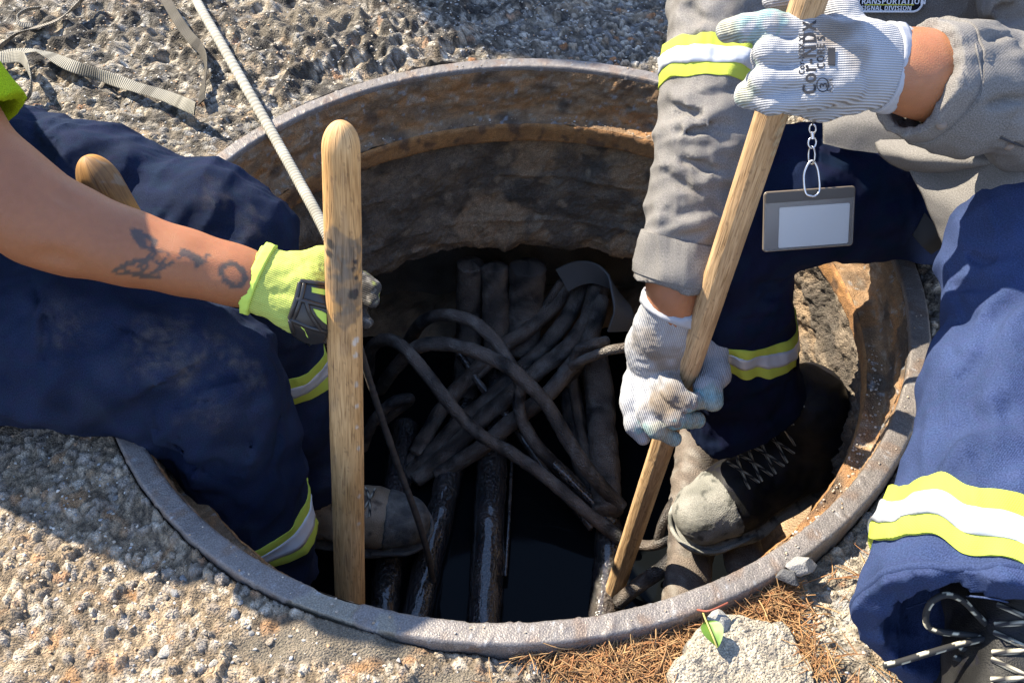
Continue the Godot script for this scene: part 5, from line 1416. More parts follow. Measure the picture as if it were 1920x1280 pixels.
	for q in [[Vector3(0.3827, 0.1020, 0.5695), Vector3(0.3599, 0.1250, 0.5598), Vector3(0.3424, 0.1429, 0.5526), Vector3(0.3292, 0.1480, 0.5502), Vector3(0.3187, 0.1419, 0.5523), Vector3(0.3163, 0.1286, 0.5560), Vector3(0.3192, 0.1191, 0.5617), Vector3(0.3305, 0.1167, 0.5656), Vector3(0.3559, 0.1139, 0.5686), Vector3(0.3809, 0.1057, 0.5714)], [Vector3(0.3873, 0.1055, 0.5716), Vector3(0.3678, 0.1142, 0.5712), Vector3(0.3404, 0.1152, 0.5759), Vector3(0.3140, 0.1129, 0.5813), Vector3(0.2934, 0.1072, 0.5843), Vector3(0.2804, 0.1034, 0.5854)], [Vector3(0.3460, 0.1001, 0.5715), Vector3(0.3665, 0.0984, 0.5762), Vector3(0.3822, 0.0909, 0.5870), Vector3(0.3917, 0.0812, 0.5986)], [Vector3(0.3422, 0.0933, 0.5758), Vector3(0.3604, 0.0893, 0.5829), Vector3(0.3739, 0.0804, 0.5951)], [Vector3(0.3709, 0.1012, 0.5733), Vector3(0.3841, 0.0962, 0.5828), Vector3(0.3954, 0.0874, 0.5950)]]:
		part("lace", tube(spline(q, 16), 0.0027, 9, func(t: float, a: float, p: Vector3) -> Color:
			return Color(0.58, 0.54, 0.40) if fmod(absf(p.x * 47.0 + p.z * 61.0 + a * 0.12), 1.0) < 0.26 and fmod(a, 2.1) < 0.9 else Color(0.014, 0.014, 0.015)), M.lace, last)
	var tg: Vector3 = nb.look(EYE, Vector3(0.3940, 0.0970, 0.5603))
	var tn: Vector3 = (EYE - tg).normalized()
	var tx: Vector3 = (Vector3(0.9, -0.25, 0.35) - tn * tn.dot(Vector3(0.9, -0.25, 0.35))).normalized()
	var ty := tn.cross(tx)
	var tongue := part("tongue", round_plate(Vector3(0.3984, 0.0944, 0.5601), tx, ty, tn, 0.048, 0.03, 0.012, 0.006), M.rubber, last)
	part("lettering", letters(null, "ST.", Vector3(0.3829, 0.1066, 0.5588), tx, ty, -tn, 0.0045, true), M.white_thread, tongue)
	part("lettering", letters(null, "HOTREC", Vector3(0.3920, 0.1007, 0.5651), tx, ty, -tn, 0.0065, true), M.white_thread, tongue)

# a thin plate with rounded corners, facing n
func round_plate(c: Vector3, x: Vector3, y: Vector3, n: Vector3, w: float, h: float, r: float, thick: float) -> ArrayMesh:
	var v := PackedVector3Array()
	var ring := []
	for k in 32:
		var a := TAU * k / 32.0
		ring.append(Vector2(clampf(cos(a) * 99.0, -1, 1) * (w / 2 - r) + cos(a) * r, clampf(sin(a) * 99.0, -1, 1) * (h / 2 - r) + sin(a) * r))
	for row in [[0.001, 0.0], [1.0, 0.0], [1.0, 1.0], [0.985, 1.15], [0.001, 1.15]]:
		for q in ring:
			v.append(c + (x * q.x + y * q.y) * row[0] + n * thick * row[1])
	return grid_mesh(v, 5, 32, true, PackedColorArray(), PackedVector2Array(), false)

func outline(c: Vector3, x: Vector3, y: Vector3, w: float, h: float, r: float, rad: float) -> ArrayMesh:
	var path := PackedVector3Array()
	for k in 65:
		var a := TAU * k / 64.0 + 0.01
		var q := Vector2(clampf(cos(a) * 99.0, -1, 1) * (w / 2 - r) + cos(a) * r, clampf(sin(a) * 99.0, -1, 1) * (h / 2 - r) + sin(a) * r)
		path.append(c + x * q.x + y * q.y)
	return tube(path, rad, 6, null, false, 1.0, x.cross(y))

func glove_color(p: Vector3, n: Vector3, latex_dir: Vector3, tips: Array, dirt: Array) -> Color:
	var c := Color(0.45, 0.46, 0.485) * (1.0 + 0.14 * n_mid.get_noise_3dv(p))
	c = spots(p, dirt, c, Color(0.23, 0.18, 0.13))
	var dip := smoothstep(0.16, 0.26, n.dot(latex_dir) + 0.12 * n_mid.get_noise_3dv(p))
	var rub := Color(0.25, 0.44, 0.48).lerp(Color(0.40, 0.40, 0.33), clampf(0.5 + 1.4 * n_mid.get_noise_3dv(p * 1.1), 0, 1)) * (1.0 + 0.35 * n_fine.get_noise_3dv(p * 1.3))
	c = c.lerp(rub, dip)
	return marks(p, tips, c, rub)

func upper_glove(who: Node3D) -> void:
	var into: Vector3 = Vector3(0.2802, -0.5157, -0.8096)
	var g := Field.new()
	g.blend = 0.005
	var wrist_u := g.add([[Vector3(0.3533, 0.3813, 0.1689), 0.0318], [Vector3(0.3376, 0.3857, 0.1730), 0.0325], [Vector3(0.3099, 0.3950, 0.1806), 0.0348], [Vector3(0.2905, 0.4018, 0.1851), 0.0363]], 0.015, into, 1.9)
	wrist_u.cuts.append([Vector3(0.3443, 0.3849, 0.1695), (Vector3(0.3534, 0.3826, 0.1675) - Vector3(0.3100, 0.3956, 0.1800)).normalized(), 0.0, 0.0])
	for q in [[Vector3(0.2920, 0.4118, 0.1746), Vector3(0.2615, 0.4242, 0.1674)], [Vector3(0.2910, 0.4063, 0.1833), Vector3(0.2592, 0.4119, 0.1832)], [Vector3(0.2906, 0.3998, 0.1901), Vector3(0.2580, 0.3968, 0.1961)], [Vector3(0.2908, 0.3912, 0.1963), Vector3(0.2609, 0.3821, 0.2029)]]:
		g.add([[q[0], 0.0185], [q[1], 0.0135]], 0.01)
	g.add([[Vector3(0.2636, 0.4236, 0.1666), 0.0127], [Vector3(0.2240, 0.4272, 0.1627), 0.0109], [Vector3(0.2042, 0.4244, 0.1614), 0.0104], [Vector3(0.1918, 0.4190, 0.1554), 0.0096]], 0.008)
	g.add([[Vector3(0.2605, 0.4119, 0.1832), 0.0117], [Vector3(0.2227, 0.4116, 0.1806), 0.0108], [Vector3(0.2267, 0.3929, 0.1553), 0.0103], [Vector3(0.2458, 0.3719, 0.1295), 0.0097]], 0.008)
	g.add([[Vector3(0.2589, 0.3965, 0.1965), 0.0118], [Vector3(0.2191, 0.3929, 0.1944), 0.0109], [Vector3(0.2227, 0.3758, 0.1689), 0.0098], [Vector3(0.2429, 0.3555, 0.1439), 0.0092]], 0.008)
	g.add([[Vector3(0.2600, 0.3821, 0.2028), 0.0109], [Vector3(0.2265, 0.3770, 0.2054), 0.0091], [Vector3(0.2063, 0.3763, 0.1916), 0.0088], [Vector3(0.2108, 0.3658, 0.1693), 0.0080]], 0.008)
	g.add([[Vector3(0.3017, 0.4091, 0.1673), 0.0183], [Vector3(0.2895, 0.4241, 0.1413), 0.0152], [Vector3(0.2703, 0.4323, 0.1140), 0.0131], [Vector3(0.2410, 0.4191, 0.1060), 0.0100]], 0.012)
	g.add([[Vector3(0.3018, 0.3658, 0.1910), 0.0121], [Vector3(0.2752, 0.3611, 0.1887), 0.0112], [Vector3(0.2473, 0.3626, 0.1871), 0.0094]], 0.012)
	g.noises.append([n_mid, 0.0014, 1.0, Basis()])
	g.noises.append([n_fine, 0.0006, 1.0, Basis()])
	g.crease([[Vector3(0.3053, 0.4336, 0.1923), Vector3(0.3028, 0.3927, 0.2353), 0.0059, 0.0023], [Vector3(0.2770, 0.4390, 0.1867), Vector3(0.2927, 0.4431, 0.1824), 0.0079, 0.0032], [Vector3(0.2435, 0.4308, 0.1952), Vector3(0.2304, 0.4321, 0.1938), 0.0040, 0.0021], [Vector3(0.2426, 0.4166, 0.2102), Vector3(0.2294, 0.4164, 0.2104), 0.0040, 0.0021], [Vector3(0.2418, 0.4036, 0.2239), Vector3(0.2285, 0.4018, 0.2257), 0.0040, 0.0021]], EYE)
	var tips: Array = [[Vector3(0.1912, 0.4251, 0.1650), 0.0217, 1.00], [Vector3(0.1999, 0.3886, 0.2033), 0.0154, 1.00], [Vector3(0.2098, 0.4030, 0.1882), 0.0081, 0.90], [Vector3(0.2145, 0.4207, 0.1697), 0.0136, 0.80], [Vector3(0.2249, 0.4428, 0.1464), 0.0272, 1.00]]
	var dirt: Array = [[Vector3(0.2866, 0.4289, 0.1827), 0.0178, 0.75], [Vector3(0.2731, 0.4262, 0.1856), 0.0178, 0.70], [Vector3(0.2904, 0.4180, 0.1941), 0.0178, 0.50], [Vector3(0.2336, 0.4366, 0.1747), 0.0116, 0.30], [Vector3(0.2084, 0.3888, 0.2249), 0.0133, 0.45], [Vector3(0.2216, 0.3863, 0.2275), 0.0133, 0.40], [Vector3(0.2659, 0.4188, 0.1934), 0.0160, 0.25]]
	var col := func(p: Vector3, n: Vector3) -> Color: return glove_color(p, n, into * 0.8 - Vector3(0, 0.35, 0), tips, dirt)
	var across: Vector3 = (Vector3(0.2588, 0.4307, 0.1664) - Vector3(0.2559, 0.3842, 0.2152)).normalized()
	var along: Vector3 = (Vector3(0.2035, 0.4106, 0.1875) - Vector3(0.3319, 0.3915, 0.1785)).normalized()
	var uvf := func(p: Vector3, n: Vector3) -> Vector2: return Vector2(p.dot(across) * 66.0, p.dot(along) * 52.0)
	var gl := part("glove", net(g, 0.0019, col, uvf), M.knit, who)
	gl.set_meta("label", "white knit glove with blue grey dipped palm on the upper hand")
	part("cuff", band(g, Vector3(0.3321, 0.3879, 0.1743), Vector3(0.2772, 0.4039, 0.1858) - Vector3(0.3377, 0.3870, 0.1716), 0.0065, 0.0024, 0.09, 0.0, Vector3.ZERO, 110), M.knit_plain, gl)
	# print on the back of the hand, reading upwards
	part("print", letters(g, "Cor-NDX", Vector3(0.2570, 0.4096, 0.1885), across, -(across.cross(into)).normalized() * -1.0, into, 0.011, true), M.ink, gl)
	part("print", letters(g, "Cor-NDX XL", Vector3(0.2505, 0.4123, 0.1857), across, across.cross(into).normalized(), into, 0.0035, true), M.ink, gl)
	part("print", letters(g, "CORE S", Vector3(0.2667, 0.4124, 0.1855), across, across.cross(into).normalized(), into, 0.006, true), M.ink, gl)
	part("print", letters(g, "3", Vector3(0.2677, 0.3932, 0.2058), across, across.cross(into).normalized(), into, 0.006, true), M.ink, gl)
	part("print", letters(g, "A5N", Vector3(0.2731, 0.3930, 0.2059), across, across.cross(into).normalized(), into, 0.0035, false), M.ink, gl)
	var loop := []
	for k in 25:
		var a := TAU * k / 24.0
		loop.append(Vector3(0.2669, 0.3935, 0.2054) + across * 0.0058 * sin(a) + along * 0.0052 * cos(a))
	part("print", stitch(g, loop, 0.0005, 0.0, 2), M.ink, gl)
	var sq := []
	for s in [-1.0, 1.0]:
		var r := []
		for k in 3:
			r.append(g.look(EYE, Vector3(0.2755, 0.4097, 0.1884) + along * 0.0032 * s + across * 0.0075 * (k - 1)) - into * 0.0006)
		sq.append(r)
	part("print", sheet(sq, 0.0005, 4, 0.0), M.ink, gl)

func lower_glove(who: Node3D) -> void:
	var into: Vector3 = Vector3(0.1421, -0.7410, -0.6563)
	var g := Field.new()
	g.blend = 0.003
	var wrist_l := g.add([[Vector3(0.1857, 0.0658, 0.1000), 0.0302], [Vector3(0.1837, 0.0329, 0.0983), 0.0309], [Vector3(0.1792, -0.0024, 0.0963), 0.0353], [Vector3(0.1752, -0.0437, 0.0918), 0.0388], [Vector3(0.1732, -0.0719, 0.0923), 0.0368]], 0.015, into, 1.3)
	wrist_l.cuts.append([Vector3(0.1837, 0.0414, 0.0981), (Vector3(0.1857, 0.0658, 0.1000) - Vector3(0.1792, -0.0024, 0.0963)).normalized(), 0.0, 0.0])
	g.add([[Vector3(0.1807, -0.0038, 0.0861), 0.0292], [Vector3(0.2151, -0.0786, 0.0704), 0.0294], [Vector3(0.2128, -0.1190, 0.0881), 0.0270]], 0.015)
	# fingers: root at the left, bend round the front of the handle
	g.add([[Vector3(0.1450, -0.0878, 0.1047), 0.0152], [Vector3(0.1375, -0.0949, 0.1354), 0.0130], [Vector3(0.1405, -0.1103, 0.1573), 0.0117], [Vector3(0.1504, -0.1229, 0.1677), 0.0097]], 0.008)
	g.add([[Vector3(0.1579, -0.0810, 0.1149), 0.0150], [Vector3(0.1547, -0.0890, 0.1523), 0.0129], [Vector3(0.1639, -0.0997, 0.1722), 0.0115], [Vector3(0.1865, -0.1170, 0.1760), 0.0103]], 0.008)
	g.add([[Vector3(0.1689, -0.0708, 0.1159), 0.0156], [Vector3(0.1706, -0.0767, 0.1568), 0.0127], [Vector3(0.1855, -0.0839, 0.1731), 0.0114], [Vector3(0.2137, -0.0988, 0.1641), 0.0103]], 0.008)
	g.add([[Vector3(0.1788, -0.0604, 0.1136), 0.0162], [Vector3(0.1840, -0.0605, 0.1514), 0.0133], [Vector3(0.1993, -0.0657, 0.1627), 0.0114], [Vector3(0.2190, -0.0783, 0.1498), 0.0102]], 0.008)
	# thumb on the other side of the handle
	g.add([[Vector3(0.2118, -0.0467, 0.0731), 0.0262], [Vector3(0.2414, -0.0647, 0.0804), 0.0198], [Vector3(0.2417, -0.0755, 0.1106), 0.0176], [Vector3(0.2294, -0.0726, 0.1366), 0.0154], [Vector3(0.2333, -0.0758, 0.1544), 0.0121]], 0.01)
	g.noises.append([n_mid, 0.0016, 1.0, Basis()])
	g.noises.append([n_fine, 0.0008, 1.0, Basis()])
	g.crease([[Vector3(0.1564, -0.0055, 0.1603), Vector3(0.1698, -0.0269, 0.1829), 0.0055, 0.0032], [Vector3(0.1434, -0.0093, 0.1644), Vector3(0.1500, -0.0305, 0.1867), 0.0055, 0.0026], [Vector3(0.1348, 0.0011, 0.1535), Vector3(0.1505, -0.0019, 0.1566), 0.0046, 0.0021], [Vector3(0.1530, -0.0222, 0.1779), Vector3(0.1701, -0.0421, 0.1988), 0.0046, 0.0032], [Vector3(0.1818, -0.0290, 0.1850), Vector3(0.1934, -0.0402, 0.1968), 0.0046, 0.0026], [Vector3(0.2001, -0.0299, 0.1860), Vector3(0.1970, -0.0403, 0.1970), 0.0037, 0.0021], [Vector3(0.1449, 0.0159, 0.1379), Vector3(0.1652, -0.0015, 0.1562), 0.0092, -0.0021]], EYE)
	var tips: Array = [[Vector3(0.1469, -0.0984, 0.1854), 0.0191, 1.00], [Vector3(0.1823, -0.1012, 0.1883), 0.0216, 1.00], [Vector3(0.2111, -0.0871, 0.1736), 0.0216, 1.00], [Vector3(0.2325, -0.0711, 0.1567), 0.0229, 1.00], [Vector3(0.1662, -0.0937, 0.1805), 0.0165, 0.80], [Vector3(0.1946, -0.0866, 0.1730), 0.0165, 0.80]]
	var dirt: Array = [[Vector3(0.1637, -0.0150, 0.1268), 0.0375, 0.60], [Vector3(0.1785, -0.0284, 0.1409), 0.0281, 0.70], [Vector3(0.1525, -0.0449, 0.1582), 0.0281, 0.60], [Vector3(0.1705, -0.0562, 0.1701), 0.0344, 0.75], [Vector3(0.1891, -0.0589, 0.1729), 0.0281, 0.80], [Vector3(0.1418, -0.0661, 0.1805), 0.0213, 0.50], [Vector3(0.2225, -0.0253, 0.1377), 0.0187, 0.50], [Vector3(0.1486, -0.0059, 0.1173), 0.0250, 0.35], [Vector3(0.1571, -0.0709, 0.1855), 0.0225, 0.50]]
	var col := func(p: Vector3, n: Vector3) -> Color: return glove_color(p, n, Vector3(0.55, -0.55, -0.6), tips, dirt)
	var along: Vector3 = (Vector3(0.1502, -0.0884, 0.1459) - Vector3(0.1818, 0.0260, 0.0983)).normalized()
	var across := along.cross(into).normalized()
	var uvf := func(p: Vector3, n: Vector3) -> Vector2: return Vector2(p.dot(across) * 58.0, p.dot(along) * 48.0)
	var gl := part("glove", net(g, 0.0021, col, uvf), M.knit, who)
	gl.set_meta("label", "dirty white knit glove on the lower hand, closed round the handle")
	part("cuff", band(g, Vector3(0.1836, 0.0288, 0.0968), along, 0.0085, 0.0035, 0.075, 0.0, Vector3(0.006, 0.0, 0), 100), M.knit_plain, gl)

# ------------------------------------------------------------------ wooden tool handles
func pole(top: Vector3, foot: Vector3, rad: float, tone: Callable, domed: bool, facets := 0.0) -> ArrayMesh:
	var path := PackedVector3Array()
	var length := top.distance_to(foot)
	var s := 0.0
	while s < length:
		path.append(top.lerp(foot, s / length))
		s += 0.0012 if s < 0.05 else 0.0025
	path.append(foot)
	var rf := func(_t: float, a: float, p: Vector3) -> float:
		var d := p.distance_to(top)
		var r := rad * (1.0 + 0.02 * n_mid.get_noise_3dv(p * 0.25 + Vector3(a * 0.02, 0, 0)))
		if domed:
			var u := clampf(d / (rad * 1.5), 0.0, 1.0)
			r *= sqrt(maxf(1.0 - (1.0 - u) * (1.0 - u), 0.0002)) * (0.97 + 0.03 * smoothstep(0.0, 0.2, d))
		if facets > 0.0:
			var seg := TAU / 8.0
			r *= lerpf(1.0, cos(seg / 2.0) / cos(fmod(a + 0.2, seg) - seg / 2.0) * 1.04, facets)
		return r
	return tube(path, rf, 72, tone, false)

func build_handles() -> void:
	# the pole that stands in front
	var top: Vector3 = Vector3(-0.1512, 0.3471, 0.1599)
	var foot: Vector3 = Vector3(-0.2165, -0.2548, 0.2931)
	var ends := top + (foot - top) * 1.66
	var grey: Array = [[Vector3(-0.1685, 0.2353, 0.1981), 0.0204, 0.70], [Vector3(-0.1608, 0.2150, 0.2027), 0.0227, 0.65], [Vector3(-0.1690, 0.1917, 0.2075), 0.0219, 0.60], [Vector3(-0.1607, 0.1734, 0.2117), 0.0179, 0.65], [Vector3(-0.1656, 0.1552, 0.2156), 0.0149, 0.60], [Vector3(-0.1745, 0.2096, 0.2035), 0.0155, 0.55], [Vector3(-0.1543, 0.2263, 0.2004), 0.0154, 0.60]]
	var ink: Array = [[Vector3(-0.1736, 0.2354, 0.1980), 0.0061, 0.90], [Vector3(-0.1761, 0.2241, 0.2004), 0.0051, 0.85], [Vector3(-0.1517, 0.2136, 0.2032), 0.0052, 0.95], [Vector3(-0.1555, 0.2078, 0.2044), 0.0041, 0.90], [Vector3(-0.1589, 0.1794, 0.2105), 0.0058, 0.90], [Vector3(-0.1526, 0.1972, 0.2068), 0.0042, 0.80], [Vector3(-0.1640, 0.1975, 0.2064), 0.0042, 0.60], [Vector3(-0.1724, 0.1646, 0.2133), 0.0053, 0.60]]
	var pale: Array = [[Vector3(-0.1625, 0.1236, 0.2225), 0.0043, 0.90], [Vector3(-0.1639, 0.1075, 0.2260), 0.0033, 0.80], [Vector3(-0.1693, 0.0712, 0.2337), 0.0033, 0.80], [Vector3(-0.1709, 0.0438, 0.2397), 0.0040, 0.80], [Vector3(-0.1754, 0.0157, 0.2457), 0.0034, 0.80], [Vector3(-0.1766, -0.0133, 0.2520), 0.0035, 0.80], [Vector3(-0.1890, -0.0581, 0.2614), 0.0036, 0.70], [Vector3(-0.1835, -0.0816, 0.2667), 0.0036, 0.80], [Vector3(-0.1894, -0.1215, 0.2753), 0.0037, 0.70]]
	var tone := func(_t: float, a: float, p: Vector3) -> Color:
		var off := Vector3(cos(a), sin(a), 0) * 0.018
		var q := p + off
		var c := Color(0.66, 0.41, 0.185).lerp(Color(0.55, 0.31, 0.115), clampf(0.5 + n_mid.get_noise_3dv(q * Vector3(1.4, 0.15, 1.4)), 0, 1))
		var s := top + (foot - top).normalized() * (p - top).dot((foot - top).normalized())
		# marks lie on the side that faces the light and the viewer
		var pp := p + (EYE - p).normalized() * 0.017 + Vector3(1, 0, 0) * 0.0185 * sin(a) * 0.0
		var face := Vector3.UP * cos(a)
		pp = p + around(a, top, foot) * 0.0185
		c = marks(pp, grey, c, Color(0.16, 0.135, 0.105))
		c = marks(pp, ink, c, Color(0.03, 0.03, 0.032))
		c = marks(pp, pale, c, Color(0.62, 0.56, 0.48))
		if n_fine.get_noise_3dv(pp * Vector3(1.6, 0.5, 1.6)) > 0.52:
			c = c.lerp(Color(0.22, 0.12, 0.055), 0.5)
		c = c.lerp(Color(0.36, 0.23, 0.12), 0.45 * smoothstep(0.2, 0.5, n_mid.get_noise_3dv(pp * Vector3(2.0, 0.3, 2.0) + Vector3(3, 0, 0))))
		return c
	var h := obj("tool_handle", pole(top, ends, 0.0183, tone, true), M.wood)
	tag(h, "upright honey coloured wooden tool handle with rounded top and grey smears", "tool handle")
	# the slanting one in the white gloves
	var t2: Vector3 = Vector3(0.2656, 0.5348, 0.1658)
	var f2: Vector3 = Vector3(0.1409, -0.7070, 0.0632)
	var mud: Array = [[Vector3(0.2517, 0.3172, 0.1579), 0.0069, 0.80], [Vector3(0.2515, 0.3012, 0.1565), 0.0060, 0.80], [Vector3(0.2496, 0.2882, 0.1553), 0.0051, 0.80], [Vector3(0.2535, 0.3296, 0.1591), 0.0059, 0.80]]
	var tone2 := func(_t: float, a: float, p: Vector3) -> Color:
		var pp := p + around(a, t2, f2) * 0.015
		var c := Color(0.48, 0.31, 0.165).lerp(Color(0.58, 0.39, 0.21), clampf(0.5 + n_mid.get_noise_3dv(pp * Vector3(1.2, 0.2, 1.2)), 0, 1))
		c = c.lerp(Color(0.30, 0.19, 0.10), 0.5 * smoothstep(0.2, 0.5, n_mid.get_noise_3dv(pp * Vector3(1.5, 0.35, 1.5) + Vector3(0, 4, 1))))
		c = marks(pp, mud, c, Color(0.55, 0.45, 0.30))
		if n_fine.get_noise_3dv(pp * 0.9) > 0.55:
			c = c.lerp(Color(0.16, 0.10, 0.055), 0.5)
		return c
	h = obj("tool_handle", pole(t2, f2, 0.0152, tone2, true, 0.8), M.wood)
	tag(h, "slanting wooden tool handle gripped by the two white gloves", "tool handle")
	# a brown grip that lies across the far thigh
	var tone3 := func(_t: float, a: float, p: Vector3) -> Color:
		var pp := p + Vector3(cos(a), 0, sin(a)) * 0.02
		var c := Color(0.42, 0.20, 0.035).lerp(Color(0.19, 0.10, 0.035), clampf(0.5 + 1.2 * n_mid.get_noise_3dv(pp * 0.8), 0, 1))
		return c.lerp(Color(0.22, 0.19, 0.15), 0.7 * smoothstep(0.3, 0.5, n_fine.get_noise_3dv(pp * 0.4)))
	h = obj("tool_handle", pole(Vector3(-0.4488, 0.2341, 0.0392), Vector3(-0.3933, 0.0385, 0.0851), 0.0235, tone3, true), M.wood)
	tag(h, "dark brown rounded handle end lying on the navy thigh behind the bare arm", "tool handle")

func around(a: float, from: Vector3, to: Vector3) -> Vector3:
	# the outward direction of angle a on a tube that starts with UP as its normal
	var t := (to - from).normalized()
	var nrm := (Vector3.UP - t * t.y).normalized()
	return nrm * cos(a) + t.cross(nrm) * sin(a)

# ------------------------------------------------------------------ webbing and rope
func strap(label: String, pts: Array, twist: Array, width: float, tone: Color) -> void:
	var path := spline(pts, 12)
	var sides := PackedVector3Array()
	var n := path.size()
	for i in n:
		var t := (path[mini(i + 1, n - 1)] - path[maxi(i - 1, 0)]).normalized()
		var flat := t.cross(Vector3.UP).normalized()
		var u := float(i) / (n - 1) * (twist.size() - 1)
		var k := mini(int(u), twist.size() - 2)
		var a := deg_to_rad(lerpf(twist[k], twist[k + 1], u - k))
		sides.append(flat.rotated(t, a))
	var o := obj("webbing_strap", ribbon(path, sides, width, 0.002, func(_t: float, _x: float, p: Vector3) -> Color:
		return tone * (1.0 + 0.35 * n_mid.get_noise_3dv(p)) if n_mid.get_noise_3dv(p * 0.8 + Vector3(5, 0, 0)) < 0.25 else tone * 0.5), M.webbing)
	tag(o, label, "strap", "loose straps on the ground")

func build_straps() -> void:
	strap("white webbing strap whose cut end points at the manhole ring", [Vector3(-0.8268, 0.0120, -0.5299), Vector3(-0.7765, 0.0200, -0.5410), Vector3(-0.7271, 0.0240, -0.5352), Vector3(-0.6684, 0.0260, -0.4889), Vector3(-0.6179, 0.0160, -0.4710), Vector3(-0.5627, 0.0140, -0.4405), Vector3(-0.5049, 0.0200, -0.4013), Vector3(-0.4470, 0.0350, -0.3416)], [10, 20, -30, 35, 70, 15, 20, 60], 0.019, Color(0.40, 0.38, 0.32))
	strap("tan webbing strap curling up behind the white cut end", [Vector3(-0.6918, 0.0300, -0.7081), Vector3(-0.7108, 0.0200, -0.6818), Vector3(-0.7372, 0.0120, -0.6531), Vector3(-0.7666, 0.0120, -0.6317), Vector3(-0.7868, 0.0180, -0.6030), Vector3(-0.8060, 0.0140, -0.5755), Vector3(-0.8211, 0.0120, -0.5388)], [60, 50, 20, 15, 40, 55, 30], 0.016, Color(0.36, 0.32, 0.26))
	strap("pale webbing loop touching the navy trousers", [Vector3(-0.8138, 0.0200, -0.5252), Vector3(-0.7813, 0.0200, -0.5289), Vector3(-0.7471, 0.0300, -0.5099), Vector3(-0.7197, 0.0300, -0.4597), Vector3(-0.7145, 0.0200, -0.4284), Vector3(-0.7258, 0.0120, -0.4129), Vector3(-0.7519, 0.0100, -0.4038), Vector3(-0.7792, 0.0100, -0.4017)], [20, 35, 60, 80, 70, 30, 10, 10], 0.019, Color(0.40, 0.38, 0.32))
	strap("thin frayed webbing strip looping beside the tan strap", [Vector3(-0.7761, 0.0120, -0.6981), Vector3(-0.7900, 0.0200, -0.6778), Vector3(-0.8002, 0.0200, -0.6579), Vector3(-0.7940, 0.0150, -0.6422), Vector3(-0.7730, 0.0120, -0.6390)], [30, 60, 70, 40, 20], 0.008, Color(0.33, 0.31, 0.27))
	strap("mud darkened webbing strap lying on the tarred mound", [Vector3(-0.5748, 0.0120, -0.7280), Vector3(-0.5401, 0.0180, -0.6486), Vector3(-0.5052, 0.0200, -0.5802), Vector3(-0.4697, 0.0240, -0.5180), Vector3(-0.4572, 0.0200, -0.4777), Vector3(-0.4559, 0.0150, -0.4338), Vector3(-0.4530, 0.0100, -0.3957)], [10, 25, 10, 60, 70, 50, 40], 0.017, Color(0.13, 0.115, 0.09))
	var pts: Array = [Vector3(-0.5557, 0.0100, -0.8208), Vector3(-0.5191, 0.0160, -0.7122)]
	pts.append_array([Vector3(-0.4330, 0.0281, -0.5129), Vector3(-0.3494, 0.0038, -0.3424), Vector3(-0.2907, -0.0064, -0.2157), Vector3(-0.2441, -0.0110, -0.1093), Vector3(-0.2322, -0.0527, -0.0873), Vector3(-0.2265, -0.0998, -0.0742)])
	var path := spline(pts, 150)
	var rf := func(t: float, a: float, p: Vector3) -> float:
		return 0.0078 * (1.0 + 0.05 * sin(t * 900.0))
	var cf := func(t: float, a: float, p: Vector3) -> Color:
		return Color(0.33, 0.315, 0.265) * (0.85 + 0.15 * sin(t * 900.0)) * (1.0 + 0.3 * n_mid.get_noise_3dv(p))
	var o := obj("rope", tube(path, rf, 12, cf, true, 0.75), M.fibre)
	tag(o, "taut braided white rope running over the ring into the hole behind the upright handle", "rope")
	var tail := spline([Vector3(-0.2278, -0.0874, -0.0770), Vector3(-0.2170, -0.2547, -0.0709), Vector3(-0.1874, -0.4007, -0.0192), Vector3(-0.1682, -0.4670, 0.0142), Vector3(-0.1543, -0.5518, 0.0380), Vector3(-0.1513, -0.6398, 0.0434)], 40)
	var tf := func(t: float, a: float, p: Vector3) -> float:
		return 0.0052 * (1.0 + 0.12 * n_fine.get_noise_3dv(p))
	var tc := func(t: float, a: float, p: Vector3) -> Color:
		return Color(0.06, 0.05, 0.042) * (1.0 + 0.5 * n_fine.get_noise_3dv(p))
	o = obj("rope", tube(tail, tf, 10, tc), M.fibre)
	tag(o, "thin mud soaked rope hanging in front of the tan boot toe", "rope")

# ------------------------------------------------------------------ badge holder
func ring_path(c: Vector3, x: Vector3, y: Vector3, n := 24) -> PackedVector3Array:
	var p := PackedVector3Array()
	for k in n + 1:
		var a := TAU * k / n
		p.append(c + x * cos(a) + y * sin(a))
	return p

